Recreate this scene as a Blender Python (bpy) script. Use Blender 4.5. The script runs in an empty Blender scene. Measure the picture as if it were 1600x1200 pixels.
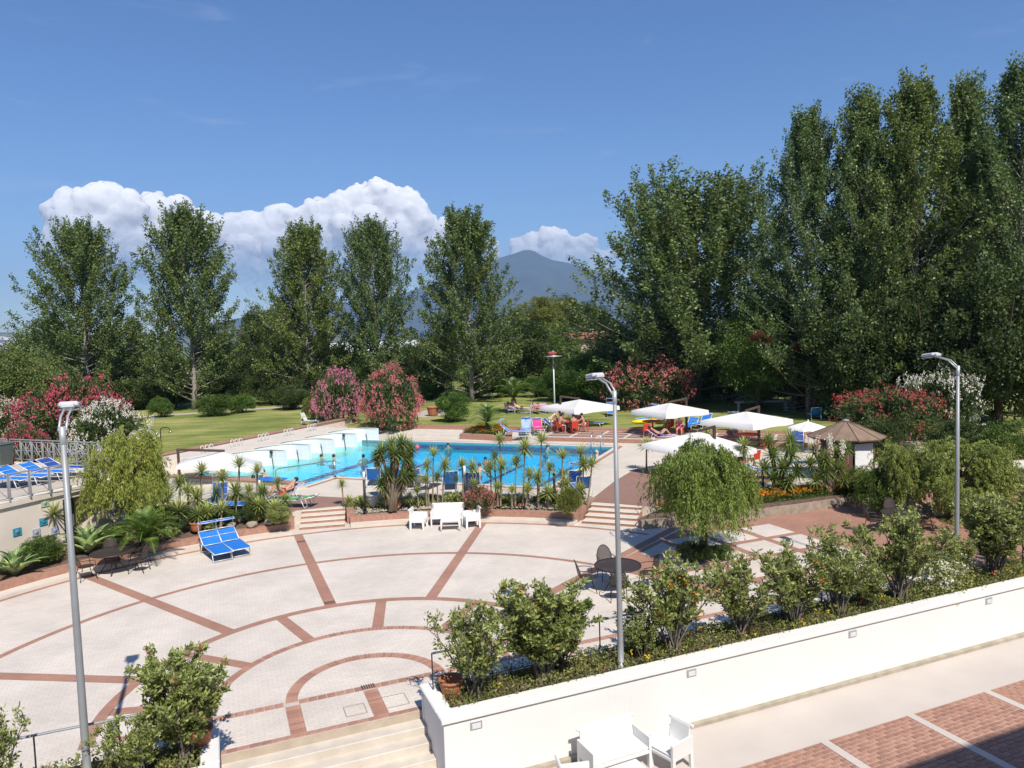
import bpy, bmesh, math, random
import numpy as np
from mathutils import Vector, Matrix
from mathutils.geometry import tessellate_polygon

R_ = math.radians
scene = bpy.context.scene
col = scene.collection

# ------------------------------------------------------------------ camera
CAM_H, PITCH, ROLL, FPX = 7.6, R_(3.75), R_(-1.9), 1150.0
cam_data = bpy.data.cameras.new("camera")
cam = bpy.data.objects.new("camera", cam_data)
col.objects.link(cam)
_up0 = Vector((0, math.sin(PITCH), math.cos(PITCH)))
_fw = Vector((0, math.cos(PITCH), -math.sin(PITCH)))
_rt = Vector((1, 0, 0)) * math.cos(ROLL) - _up0 * math.sin(-ROLL)
_rt = Vector((1, 0, 0)) * math.cos(ROLL) + _up0 * math.sin(ROLL)
_up = Vector((1, 0, 0)) * -math.sin(ROLL) + _up0 * math.cos(ROLL)
m = Matrix((( _rt.x, _up.x, -_fw.x, 0), (_rt.y, _up.y, -_fw.y, 0), (_rt.z, _up.z, -_fw.z, CAM_H), (0, 0, 0, 1)))
cam.matrix_world = m
cam_data.sensor_width = 36.0
cam_data.lens = 36.0 * FPX / 1600.0
cam_data.clip_start = 0.1
cam_data.clip_end = 60000
scene.camera = cam

# ------------------------------------------------------------------ light
SUN_EL = R_(49.0)
SUN_AZ = math.atan2(0.375, -0.927)            # where the sun stands: behind the camera, a little to the right
sun_dir = Vector((math.sin(SUN_AZ) * math.cos(SUN_EL), math.cos(SUN_AZ) * math.cos(SUN_EL), math.sin(SUN_EL)))
sun_data = bpy.data.lights.new("sun", 'SUN')
sun_data.energy = 4.6
sun_data.angle = R_(0.53)
sun_data.color = (1.0, 0.94, 0.84)
sun = bpy.data.objects.new("sun", sun_data)
sun.rotation_euler = (-sun_dir).to_track_quat('-Z', 'Y').to_euler()
sun.location = (20, -40, 60)
col.objects.link(sun)

world = bpy.data.worlds.new("World")
scene.world = world
world.use_nodes = True
wn, wl = world.node_tree.nodes, world.node_tree.links
wn.clear()
w_out = wn.new("ShaderNodeOutputWorld")
w_bg = wn.new("ShaderNodeBackground")
sky = wn.new("ShaderNodeTexSky")
sky.sky_type = 'NISHITA'
sky.sun_disc = False
sky.sun_elevation = SUN_EL
sky.sun_rotation = SUN_AZ
sky.altitude = 50
sky.air_density = 1.0
sky.dust_density = 0.3
sky.ozone_density = 4.0
w_bg.inputs["Strength"].default_value = 0.096
# thin high cirrus streaks all round the sky
tc = wn.new("ShaderNodeTexCoord")
mp = wn.new("ShaderNodeMapping"); mp.inputs["Scale"].default_value = (3.0, 3.0, 16.0); mp.inputs["Location"].default_value = (0.37, 0.1, 0.45)
nz = wn.new("ShaderNodeTexNoise"); nz.inputs["Scale"].default_value = 2.2; nz.inputs["Detail"].default_value = 6; nz.inputs["Roughness"].default_value = 0.6; nz.inputs["Distortion"].default_value = 0.6
rp = wn.new("ShaderNodeMapRange"); rp.inputs[1].default_value = 0.60; rp.inputs[2].default_value = 0.88; rp.inputs[3].default_value = 0.0; rp.inputs[4].default_value = 0.22
mx = wn.new("ShaderNodeMix"); mx.data_type = 'RGBA'
mx.inputs["B"].default_value = (6.4, 6.4, 6.9, 1)
wl.new(tc.outputs["Generated"], mp.inputs["Vector"]); wl.new(mp.outputs[0], nz.inputs["Vector"])
wl.new(nz.outputs["Fac"], rp.inputs[0]); wl.new(rp.outputs[0], mx.inputs["Factor"])
hs_ = wn.new("ShaderNodeHueSaturation"); hs_.inputs["Saturation"].default_value = 1.2; hs_.inputs["Hue"].default_value = 0.507; hs_.inputs["Value"].default_value = 0.92
wl.new(sky.outputs[0], hs_.inputs["Color"]); wl.new(hs_.outputs[0], mx.inputs["A"]); wl.new(mx.outputs["Result"], w_bg.inputs["Color"])
wl.new(w_bg.outputs[0], w_out.inputs["Surface"])

scene.view_settings.view_transform = 'Standard'
scene.view_settings.look = 'None'
scene.view_settings.exposure = 0.56
scene.view_settings.gamma = 1.0
scene.view_settings.use_curve_mapping = False
scene.render.engine = 'CYCLES'
scene.cycles.use_denoising = True
scene.cycles.max_bounces = 8
scene.cycles.diffuse_bounces = 3
scene.cycles.glossy_bounces = 3
scene.cycles.transmission_bounces = 4
scene.cycles.transparent_max_bounces = 12
scene.cycles.volume_bounces = 0
scene.cycles.sample_clamp_indirect = 6
# ------------------------------------------------------------------ helpers
def ray(px, py):
    u, v = (px - 800) / FPX, (600 - py) / FPX
    return _rt * u + _up * v + _fw
def G(px, py, z=0.0):
    """point of the level z that the photograph shows at (px, py)"""
    d = ray(px, py); t = (z - CAM_H) / d.z
    return Vector((d.x * t, d.y * t, z))
def VY(px, py, Y):
    d = ray(px, py); t = Y / d.y
    return Vector((d.x * t, Y, CAM_H + d.z * t))
E1, E2 = Vector((0.927, 0.375, 0)).normalized(), Vector((-0.375, 0.927, 0)).normalized()
def W(e1, e2, z=0.0): return E1 * e1 + E2 * e2 + Vector((0, 0, z))
WALL_ROT = math.atan2(0.375, 0.927)
PC = Vector((-3.36, 15.71, 0))                              # centre of the paved rings
def PP(r, deg, z=0.0): return Vector((PC.x + r * math.sin(R_(deg)), PC.y + r * math.cos(R_(deg)), z))
PO = Vector((1.48, 33.87, 0)); PB = Vector((0.3828, 0.9238, 0)); PA = Vector((-0.9238, 0.3828, 0))
def Q(a, b, z=0.0): return PO + PA * a + PB * b + Vector((0, 0, z))
POOL_ROT = math.atan2(PA.y, PA.x)
T, L = 0.5, 0.9                                             # levels of pool terrace and lawn

ORD = "first second third fourth fifth sixth seventh eighth ninth tenth eleventh twelfth thirteenth fourteenth fifteenth sixteenth seventeenth eighteenth nineteenth twentieth".split()
def ordw(i):
    if i < 20: return ORD[i]
    t = {2: "twenty", 3: "thirty", 4: "forty"}[(i + 1) // 10]
    return t + "-" + ORD[(i + 1) % 10 - 1] if (i + 1) % 10 else t[:-1] + "ieth"

MATS = {}
def newmat(name):
    m = bpy.data.materials.new(name); m.use_nodes = True
    MATS[name] = m
    return m, m.node_tree.nodes, m.node_tree.links
def mat(name, c, rough=0.6, var=0.15, scale=4.0, bump=0.0, bscale=40.0, metal=0.0, spec=0.5, c2=None, coord="Object", detail=5, sheen=0.0):
    """plain procedural surface: base colour broken up by noise, optional fine relief"""
    if name in MATS: return MATS[name]
    m, n, l = newmat(name); b = n["Principled BSDF"]
    b.inputs["Roughness"].default_value = rough; b.inputs["Metallic"].default_value = metal
    b.inputs["Specular IOR Level"].default_value = spec
    tc = n.new("ShaderNodeTexCoord")
    nz = n.new("ShaderNodeTexNoise"); nz.inputs["Scale"].default_value = scale; nz.inputs["Detail"].default_value = detail
    l.new(tc.outputs[coord], nz.inputs["Vector"])
    rp = n.new("ShaderNodeValToRGB")
    c2 = c2 or tuple(x * (1 - var) for x in c)
    e = rp.color_ramp.elements
    e[0].position = 0.3; e[0].color = (*c2, 1); e[1].position = 0.7; e[1].color = (*c, 1)
    l.new(nz.outputs["Fac"], rp.inputs[0]); l.new(rp.outputs[0], b.inputs["Base Color"])
    if bump:
        nb = n.new("ShaderNodeTexNoise"); nb.inputs["Scale"].default_value = bscale; nb.inputs["Detail"].default_value = 4
        l.new(tc.outputs[coord], nb.inputs["Vector"])
        bp = n.new("ShaderNodeBump"); bp.inputs["Strength"].default_value = bump; bp.inputs["Distance"].default_value = 0.02
        l.new(nb.outputs["Fac"], bp.inputs["Height"]); l.new(bp.outputs[0], b.inputs["Normal"])
    return m
def leafmat(name, cd, cl, trans=0.25, rough=0.55, spec=0.35):
    """foliage: every leaf face carries its own tint, the leaf lets some light through"""
    if name in MATS: return MATS[name]
    m, n, l = newmat(name); b = n["Principled BSDF"]; out = n["Material Output"]
    b.inputs["Roughness"].default_value = rough; b.inputs["Specular IOR Level"].default_value = spec
    at = n.new("ShaderNodeAttribute"); at.attribute_name = "tint"
    rp = n.new("ShaderNodeValToRGB"); e = rp.color_ramp.elements
    e[0].color = (*cd, 1); e[1].color = (*cl, 1)
    tr = n.new("ShaderNodeBsdfTranslucent"); mx = n.new("ShaderNodeMixShader"); mx.inputs[0].default_value = trans
    hs = n.new("ShaderNodeHueSaturation"); hs.inputs["Value"].default_value = 1.25; hs.inputs["Hue"].default_value = 0.49
    l.new(at.outputs["Fac"], rp.inputs[0]); l.new(rp.outputs[0], b.inputs["Base Color"])
    l.new(rp.outputs[0], hs.inputs["Color"]); l.new(hs.outputs[0], tr.inputs["Color"])
    l.new(b.outputs[0], mx.inputs[1]); l.new(tr.outputs[0], mx.inputs[2]); l.new(mx.outputs[0], out.inputs["Surface"])
    return m

class MB:
    """collects shapes and links them as one mesh object"""
    def __init__(s): s.v = []; s.f = []; s.sm = []
    def add(s, vs, fs, smooth=False):
        o = len(s.v); s.v += [tuple(v) for v in vs]; s.f += [tuple(i + o for i in f) for f in fs]; s.sm += [smooth] * len(fs); return s
    def box(s, c, size, rot=0.0, M=None, bev=0.0):
        x, y, z = [k / 2 for k in size]; c = Vector(c)
        if bev <= 0:
            P = [Vector((i * x, j * y, k * z)) for k in (-1, 1) for j in (-1, 1) for i in (-1, 1)]
            F = [(0, 2, 3, 1), (4, 5, 7, 6), (0, 1, 5, 4), (2, 6, 7, 3), (0, 4, 6, 2), (1, 3, 7, 5)]
        else:
            b = min(bev, x * .9, y * .9, z * .9)
            P = [];
            for k, zz in ((-1, -z), (-1, -z + b), (1, z - b), (1, z)):
                ins = b if abs(zz) == z else 0
                xx, yy = x - ins, y - ins
                c_ = 0 if ins else b * .6
                P += [Vector((-xx + c_, -yy, zz)), Vector((xx - c_, -yy, zz)), Vector((xx, -yy + c_, zz)), Vector((xx, yy - c_, zz)), Vector((xx - c_, yy, zz)), Vector((-xx + c_, yy, zz)), Vector((-xx, yy - c_, zz)), Vector((-xx, -yy + c_, zz))]
            F = [tuple(range(7, -1, -1)), tuple(range(24, 32))]
            for r in range(3):
                for i in range(8):
                    F.append((r * 8 + i, r * 8 + (i + 1) % 8, r * 8 + 8 + (i + 1) % 8, r * 8 + 8 + i))
        A = M if M is not None else Matrix.Rotation(rot, 3, 'Z')
        return s.add([A @ p + c for p in P], F)
    def tube(s, pts, rad, sides=8, cap=True, smooth=True):
        pts = [Vector(p) for p in pts]; n = len(pts)
        if not hasattr(rad, '__len__'): rad = [rad] * n
        vs = []; ref = None
        for i, p in enumerate(pts):
            d = (pts[min(i + 1, n - 1)] - pts[max(i - 1, 0)])
            d = d.normalized() if d.length > 1e-9 else Vector((0, 0, 1))
            if ref is None or abs(ref.dot(d)) > .95: ref = Vector((1, 0, 0)) if abs(d.x) < .8 else Vector((0, 1, 0))
            u = (ref - d * ref.dot(d)).normalized(); w = d.cross(u); ref = u
            for k in range(sides):
                a = 2 * math.pi * k / sides
                vs.append(p + (u * math.cos(a) + w * math.sin(a)) * rad[i])
        fs = [(i * sides + k, i * sides + (k + 1) % sides, (i + 1) * sides + (k + 1) % sides, (i + 1) * sides + k) for i in range(n - 1) for k in range(sides)]
        s.add(vs, fs, smooth)
        if cap:
            o = len(s.v) - len(vs)
            s.f += [tuple(o + k for k in range(sides - 1, -1, -1)), tuple(o + (n - 1) * sides + k for k in range(sides))]; s.sm += [False, False]
        return s
    def lathe(s, prof, c=(0, 0, 0), sides=16, smooth=True):
        c = Vector(c); vs = []; n = len(prof)
        for r, z in prof:
            for k in range(sides):
                a = 2 * math.pi * k / sides; vs.append(c + Vector((r * math.cos(a), r * math.sin(a), z)))
        return s.add(vs, [(i * sides + k, i * sides + (k + 1) % sides, (i + 1) * sides + (k + 1) % sides, (i + 1) * sides + k) for i in range(n - 1) for k in range(sides)], smooth)
    def poly(s, pts, z0, z1=None, holes=()):
        """flat polygon (with holes) at z0, or a prism from z0 up to z1; pts are 2-d or 3-d"""
        loops = [[Vector((p[0], p[1], 0)) for p in pts]] + [[Vector((p[0], p[1], 0)) for p in h] for h in holes]
        flat = [p for lp in loops for p in lp]; zt = z0 if z1 is None else z1
        tris = []
        for t in tessellate_polygon(loops):
            a, b, c = (flat[i] for i in t)
            tris.append(t if (b - a).cross(c - a).z > 0 else (t[0], t[2], t[1]))
        s.add([(p.x, p.y, zt) for p in flat], tris)
        if z1 is not None:
            for lp in loops:
                n = len(lp); vs = [(p.x, p.y, z0) for p in lp] + [(p.x, p.y, z1) for p in lp]
                ar = sum(lp[i].x * lp[(i + 1) % n].y - lp[(i + 1) % n].x * lp[i].y for i in range(n))
                q = [(i, (i + 1) % n, n + (i + 1) % n, n + i) for i in range(n)]
                inner = lp is not loops[0]
                if (ar < 0) != inner: q = [f[::-1] for f in q]
                s.add(vs, q)
        return s
    def build(s, name, m, parent=None, loc=None, **props):
        me = bpy.data.meshes.new(name)
        me.from_pydata(s.v, [], s.f)
        me.polygons.foreach_set("use_smooth", s.sm)
        me.materials.append(m)
        me.update()
        return link(name, me, parent, loc, **props)
def link(name, me, parent=None, loc=None, **props):
    o = bpy.data.objects.new(name, me); col.objects.link(o)
    if parent is not None: o.parent = parent
    if loc is not None: o.location = loc
    for k, v in props.items(): o[k] = v
    return o
def withmat(o, *ms):
    """give one object its own materials although it shares its mesh"""
    for i, m in enumerate(ms):
        o.material_slots[i].link = 'OBJECT'; o.material_slots[i].material = m
    return o
def thing(name, label, cat, loc=(0, 0, 0), rz=0.0, group=None, scale=1.0):
    o = bpy.data.objects.new(name, None); col.objects.link(o)
    o.empty_display_size = 0.3
    o.location = loc; o.rotation_euler = (0, 0, rz)
    o.scale = scale if hasattr(scale, '__len__') else (scale,) * 3
    o["label"] = label; o["category"] = cat
    if group: o["group"] = group
    return o
def tag(o, label, cat, group=None):
    o["label"] = label; o["category"] = cat
    if group: o["group"] = group
    return o
def copy_tree(o, loc=None, rz=None, label=None, group=None, scale=None, parent=None):
    c = o.copy(); col.objects.link(c); c.parent = parent
    if loc is not None: c.location = loc
    if rz is not None: c.rotation_euler = (0, 0, rz)
    if label: c["label"] = label
    if group: c["group"] = group
    if scale is not None: c.scale = scale if hasattr(scale, '__len__') else (scale,) * 3
    for ch in list(o.children): copy_tree(ch, parent=c)
    return c

def faces_mesh(name, V, nper, tint, m):
    """numpy mesh of N separate faces of nper corners: V is (N*nper, 3)"""
    me = bpy.data.meshes.new(name); n = len(V) // nper
    me.vertices.add(len(V)); me.vertices.foreach_set("co", np.ascontiguousarray(V, np.float32).ravel())
    me.loops.add(len(V)); me.loops.foreach_set("vertex_index", np.arange(len(V), dtype=np.int32))
    me.polygons.add(n); me.polygons.foreach_set("loop_start", np.arange(0, len(V), nper, dtype=np.int32))
    try: me.polygons.foreach_set("loop_total", np.full(n, nper, np.int32))
    except Exception: pass
    at = me.attributes.new("tint", 'FLOAT', 'FACE'); at.data.foreach_set("value", np.ascontiguousarray(tint, np.float32))
    me.materials.append(m); me.update(calc_edges=True); me.validate()
    return me
def unit(v): return v / np.maximum(np.linalg.norm(v, axis=-1, keepdims=True), 1e-9)
def leaf_verts(rng, P, D, Ln, Wd, fold=0.25):
    """diamond leaves: base P, direction D, length Ln, width Wd"""
    n = len(P); D = unit(D); S = unit(np.cross(D, rng.normal(size=(n, 3)))); N = np.cross(D, S)
    Ln = np.broadcast_to(Ln, (n,))[:, None]; Wd = np.broadcast_to(Wd, (n,))[:, None]
    mid = P + D * Ln * .45 + N * Wd * fold
    V = np.stack([P, mid + S * Wd * .5, P + D * Ln, mid - S * Wd * .5], 1)
    return V.reshape(-1, 3)
# ------------------------------------------------------------------ surface materials
def brickmat(name, c1, c2, mortar, w, h, rot=0.0, ms=0.006, rough=0.75, stain=0.18, bump=0.25, offset=0.5, soft=0.6, vert=None):
    m, n, l = newmat(name); b = n["Principled BSDF"]; b.inputs["Roughness"].default_value = rough; b.inputs["Specular IOR Level"].default_value = 0.3
    tc = n.new("ShaderNodeTexCoord"); mp = n.new("ShaderNodeMapping"); mp.inputs["Rotation"].default_value = (0, 0, -rot)
    br = n.new("ShaderNodeTexBrick"); br.offset = offset
    br.inputs["Scale"].default_value = 1.0; br.inputs["Brick Width"].default_value = w; br.inputs["Row Height"].default_value = h
    br.inputs["Mortar Size"].default_value = ms; br.inputs["Mortar Smooth"].default_value = soft
    br.inputs["Color1"].default_value = (*c1, 1); br.inputs["Color2"].default_value = (*c2, 1); br.inputs["Mortar"].default_value = (*mortar, 1)
    l.new(tc.outputs["Object"], mp.inputs["Vector"])
    if vert is None: l.new(mp.outputs[0], br.inputs["Vector"])
    else:
        dt = n.new("ShaderNodeVectorMath"); dt.operation = 'DOT_PRODUCT'; dt.inputs[1].default_value = vert
        sx = n.new("ShaderNodeSeparateXYZ"); cx = n.new("ShaderNodeCombineXYZ")
        l.new(tc.outputs["Object"], dt.inputs[0]); l.new(tc.outputs["Object"], sx.inputs[0]); l.new(dt.outputs["Value"], cx.inputs[0]); l.new(sx.outputs[2], cx.inputs[1]); l.new(cx.outputs[0], br.inputs["Vector"])
    nz = n.new("ShaderNodeTexNoise"); nz.inputs["Scale"].default_value = 0.55; nz.inputs["Detail"].default_value = 8; nz.inputs["Roughness"].default_value = .65
    l.new(tc.outputs["Object"], nz.inputs["Vector"])
    mr = n.new("ShaderNodeMapRange"); mr.inputs[1].default_value = .3; mr.inputs[2].default_value = .7; mr.inputs[3].default_value = 1 - stain; mr.inputs[4].default_value = 1.0
    l.new(nz.outputs["Fac"], mr.inputs[0])
    mu = n.new("ShaderNodeMix"); mu.data_type = 'RGBA'; mu.blend_type = 'MULTIPLY'; mu.inputs["Factor"].default_value = 1.0
    l.new(br.outputs["Color"], mu.inputs["A"]); l.new(mr.outputs[0], mu.inputs["B"]); l.new(mu.outputs["Result"], b.inputs["Base Color"])
    if bump:
        bp = n.new("ShaderNodeBump"); bp.inputs["Strength"].default_value = bump; bp.inputs["Distance"].default_value = 0.01; bp.invert = True
        l.new(br.outputs["Fac"], bp.inputs["Height"]); l.new(bp.outputs[0], b.inputs["Normal"])
    return m
M_PAVER = brickmat("cream_pavers", (.69, .615, .545), (.645, .575, .505), (.55, .48, .42), .21, .105, WALL_ROT, .008, stain=.22)
M_PAVER2 = brickmat("cream_slabs", (.64, .57, .485), (.60, .53, .45), (.52, .45, .38), .9, .6, POOL_ROT, .008, stain=.16, bump=.15)
M_REDB = brickmat("red_brick_paving", (.42, .225, .16), (.37, .195, .14), (.33, .22, .17), .2, .1, WALL_ROT, .006, stain=.25)
M_REDT = brickmat("red_terrace_paving", (.315, .185, .145), (.28, .163, .13), (.28, .18, .145), .2, .1, POOL_ROT, .005, stain=.2)
M_REDK = mat("red_brick_kerb", (.40, .215, .155), .75, .3, 9, .3, 60)
M_BRICK = [mat("brick_%s" % k, c, .75, .3, 14, .35, 70) for k, c in (("rose", (.46, .25, .18)), ("rust", (.40, .205, .145)), ("dusk", (.36, .19, .14)))]
M_STEP = mat("step_stone", (.60, .54, .465), .7, .2, 2.5, .15, 30)
M_CREAMK = mat("cream_stone", (.64, .57, .49), .7, .14, 2.0, .15, 30)
M_CONC = mat("pale_concrete_floor", (.55, .49, .445), .75, .12, .9, .12, 25, detail=9)
M_WHITEW = mat("white_wall_paint", (.80, .79, .775), .7, .05, .8, .08, 30, detail=9)
def streaky(name, c, c2):
    m = mat(name, c, .7, .05, .8, .08, 30, detail=9); n, l = m.node_tree.nodes, m.node_tree.links; b = n["Principled BSDF"]
    rp = [x for x in n if x.type == 'VALTORGB'][0]; tc = [x for x in n if x.type == 'TEX_COORD'][0]
    mp = n.new("ShaderNodeMapping"); mp.inputs["Scale"].default_value = (3.5, 3.5, .35); nz = n.new("ShaderNodeTexNoise"); nz.inputs["Scale"].default_value = 1.6; nz.inputs["Detail"].default_value = 8; nz.inputs["Roughness"].default_value = .7
    mr = n.new("ShaderNodeMapRange"); mr.inputs[1].default_value = .56; mr.inputs[2].default_value = .80; mr.inputs[4].default_value = .55
    mx = n.new("ShaderNodeMix"); mx.data_type = 'RGBA'; mx.inputs["B"].default_value = (*c2, 1)
    l.new(tc.outputs["Object"], mp.inputs[0]); l.new(mp.outputs[0], nz.inputs["Vector"]); l.new(nz.outputs["Fac"], mr.inputs[0]); l.new(mr.outputs[0], mx.inputs["Factor"]); l.new(rp.outputs[0], mx.inputs["A"]); l.new(mx.outputs["Result"], b.inputs["Base Color"]); return m
M_WHITEW = streaky("weathered_white_paint", (.72, .71, .695), (.56, .54, .50))
M_TILEW = brickmat("white_pool_tile", (.80, .80, .79), (.77, .775, .77), (.62, .63, .64), .24, .24, 0, .008, rough=.3, stain=.05, bump=.1, offset=0, vert=(-.80, .25, 0))
M_CREAMW = mat("cream_plaster", (.70, .62, .53), .8, .1, 1.2, .15, 40)
M_SALMON = mat("salmon_plaster", (.48, .30, .24), .8, .2, 1.0, .15, 40)
M_SOIL = mat("planting_soil", (.16, .105, .075), .95, .45, 6, .8, 30)
M_GRAVEL = mat("pale_gravel", (.36, .31, .25), .95, .5, 18, .8, 60)
M_GALV = mat("galvanised_steel", (.46, .47, .48), .45, .12, 6, 0, metal=.35)
M_GREYP = mat("grey_painted_metal", (.31, .32, .33), .5, .1, 5, 0, metal=.2)
M_DARKM = mat("dark_brown_metal", (.055, .042, .038), .5, .2, 8, 0, metal=.3)
M_BLACK = mat("black_metal", (.02, .02, .02), .5, .2, 8)
M_STEEL = mat("polished_steel", (.6, .62, .64), .25, .05, 8, metal=.9)
M_WHITEP = mat("white_plastic", (.72, .72, .71), .42, .04, 2)
M_WOOD = mat("dark_wood", (.075, .045, .03), .65, .35, 5, .2, 40)
M_LAMPG = mat("lamp_glass", (.62, .64, .66), .15, .05, 4)

# ------------------------------------------------------------------ ground, lawn, walkways
def lawnmat():
    m, n, l = newmat("lawn_grass"); b = n["Principled BSDF"]; b.inputs["Roughness"].default_value = .9; b.inputs["Specular IOR Level"].default_value = .1
    tc = n.new("ShaderNodeTexCoord")
    def noise(s, d, sc=(1, 1, 1), rot=0.0):
        mp = n.new("ShaderNodeMapping"); mp.inputs["Scale"].default_value = sc; mp.inputs["Rotation"].default_value = (0, 0, rot)
        z = n.new("ShaderNodeTexNoise"); z.inputs["Scale"].default_value = s; z.inputs["Detail"].default_value = d; z.inputs["Roughness"].default_value = .62
        l.new(tc.outputs["Object"], mp.inputs["Vector"]); l.new(mp.outputs[0], z.inputs["Vector"]); return z
    a, c, st = noise(.22, 7), noise(9, 6), noise(.9, 4, (.12, 1.6, 1), R_(18))
    ad = n.new("ShaderNodeMath"); ad.operation = 'MULTIPLY_ADD'; ad.inputs[1].default_value = .45; l.new(c.outputs["Fac"], ad.inputs[0])
    a2 = n.new("ShaderNodeMath"); a2.operation = 'MULTIPLY_ADD'; a2.inputs[1].default_value = .45; l.new(st.outputs["Fac"], a2.inputs[0]); l.new(ad.outputs[0], a2.inputs[2])
    a3 = n.new("ShaderNodeMath"); a3.operation = 'MULTIPLY'; a3.inputs[1].default_value = .5; l.new(a.outputs["Fac"], a3.inputs[0]); l.new(a3.outputs[0], ad.inputs[2])
    rp = n.new("ShaderNodeValToRGB"); e = rp.color_ramp.elements
    e[0].position = .52; e[0].color = (.08, .125, .028, 1); e[1].position = .82; e[1].color = (.36, .34, .125, 1)
    x = rp.color_ramp.elements.new(.68); x.color = (.185, .215, .058, 1)
    l.new(a2.outputs[0], rp.inputs[0]); l.new(rp.outputs[0], b.inputs["Base Color"])
    bp = n.new("ShaderNodeBump"); bp.inputs["Strength"].default_value = .9; bp.inputs["Distance"].default_value = .06
    l.new(c.outputs["Fac"], bp.inputs["Height"]); l.new(bp.outputs[0], b.inputs["Normal"])
    return m
M_LAWN = lawnmat()
M_FIELD = mat("far_fields", (.17, .19, .07), .95, .3, .012, c2=(.05, .10, .025), detail=8)
mb = MB(); N = 96
ring = [(12400 * math.sin(2 * math.pi * i / N), 12400 * math.cos(2 * math.pi * i / N)) for i in range(N)][::-1]
mb.poly(ring, -1.3)
mb.build("ground", M_FIELD, kind="structure")
lawn_pts = [(-150, 36), (-60, 37), (-30, 39.5), (-20.6, 41.4), Q(23.6, -1.5), Q(23.6, 17.5), Q(-16, 17.5), (24.5, 46), (27, 39), (40, 36), (150, 36), (150, 215), (-150, 215)]
MB().poly(lawn_pts, -.2, L).build("lawn", M_LAWN, kind="structure")
# a field strip beyond the wood, seen between the trunks
MB().poly([(-70, 150), (10, 150), (30, 205), (-90, 205)], L + .02).build("green_field", mat("crop_green", (.075, .16, .03), .9, .25, .3), kind="structure")
M_PATH = mat("pale_path", (.46, .40, .33), .9, .2, 1.2, .3, 40)
def strip(pts, w, z):
    a, b = [], []
    for i, p in enumerate(pts):
        d = (Vector(pts[min(i + 1, len(pts) - 1)]) - Vector(pts[max(i - 1, 0)])); d.z = 0; d.normalize(); nn = Vector((-d.y, d.x, 0)) * (w / 2 if not hasattr(w, '__len__') else w[i] / 2)
        a.append(Vector(p) + nn); b.append(Vector(p) - nn)
    mb = MB(); k = len(pts)
    mb.add([(p.x, p.y, z) for p in b + a], [(i, i + 1, k + i + 1, k + i) for i in range(k - 1)])
    return mb
strip([G(140, 655, L), G(235, 651, L), G(300, 646, L), G(370, 641, L), G(430, 637, L), G(480, 634, L)], 1.9, L + .012).build("garden_path", M_PATH, kind="structure")
strip([G(640, 650, L), G(675, 646, L), G(690, 640, L)], (5.0, 4.5, 2.5), L + .012).build("garden_path", M_PATH, kind="structure")
strip([G(735, 617, L), G(790, 613, L), G(850, 611, L)], 2.2, L + .012).build("garden_path", M_PATH, kind="structure")

LW = -.85
mb = MB(); mb.poly([W(-20, 11.13), W(32, 11.13), W(32, 12.78), W(-20, 12.78)], -1.0, LW)
walk = mb.build("lower_walkway", M_CONC, kind="structure")
mb = MB(); mb.poly([W(-20, -6), W(32, -6), W(32, 11.128), W(-20, 11.128)], -1.0, LW - .012)
mb.build("walkway_bed", mat("brick_joint_mortar", (.52, .45, .40), .9, .2, 3), walk)
mb = MB()
for k in range(-8, 9): mb.poly([W(11.1 + 2.42 * k - .1, 5), W(11.1 + 2.42 * k + .1, 5), W(11.1 + 2.42 * k + .1, 11.127), W(11.1 + 2.42 * k - .1, 11.127)], LW - .012, LW + .002)
mb.build("paving_strip", M_CONC, walk)
rng = np.random.RandomState(3); cand = []
bl, bw = .245, .118
for k in range(-8, 9):
    x0, x1 = 11.1 + 2.42 * k + .105, 11.1 + 2.42 * (k + 1) - .105
    for r in range(24 if k >= 0 else 14):
        yy = 11.12 - bw * (r + .5)
        nn = int(round((x1 - x0) / bl)); l_ = (x1 - x0) / nn
        for j in range(nn + (r % 2)):
            a = x0 + l_ * (j - .5 * (r % 2)); b_ = a + l_
            a, b_ = max(a, x0), min(b_, x1)
            if b_ - a > .05: cand.append(((a + b_) / 2, yy, b_ - a))
def vis(c):
    p = W(c[0], c[1], LW) - Vector((0, 0, CAM_H)); w = p.dot(_fw)
    if w < 1: return 0
    u, v = 800 + FPX * p.dot(_rt) / w, 600 - FPX * p.dot(_up) / w
    return 0 < u < 1600 and v < 1205
inview = [c for c in cand if vis(c)]
inview.sort(key=lambda c: W(c[0], c[1]).length); near = set(inview[:300])
bm_full = {}
rest = MB()
for c in cand:
    dz = rng.uniform(-.0015, .0025)
    if c in near:
        key = round(c[2], 2)
        if key not in bm_full:
            t = MB(); t.box((0, 0, 0), (c[2] - .017, bw - .017, .05), 0, bev=.004)
            me = bpy.data.meshes.new("brick"); me.from_pydata(t.v, [], t.f); me.materials.append(M_BRICK[0]); bm_full[key] = me
        o = link("brick", bm_full[key], walk, W(c[0], c[1], LW - .025 + dz)); o.rotation_euler = (0, 0, WALL_ROT)
        withmat(o, M_BRICK[rng.choice(3, p=(.5, .3, .2))])
    else:
        rest.box(W(c[0], c[1], LW - .025 + dz), (c[2] - .017, bw - .017, .05), WALL_ROT)
rest.build("brick", M_BRICK[0], walk, kind="stuff")
mb = MB(); mb.box(W(17.7, 12.70, LW + .03), (28.4, .10, .12), WALL_ROT, bev=.01); mb.build("wall_kerb", mat("stone_kerb", (.42, .37, .29), .85, .35, 3, .3, 40), walk)

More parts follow.
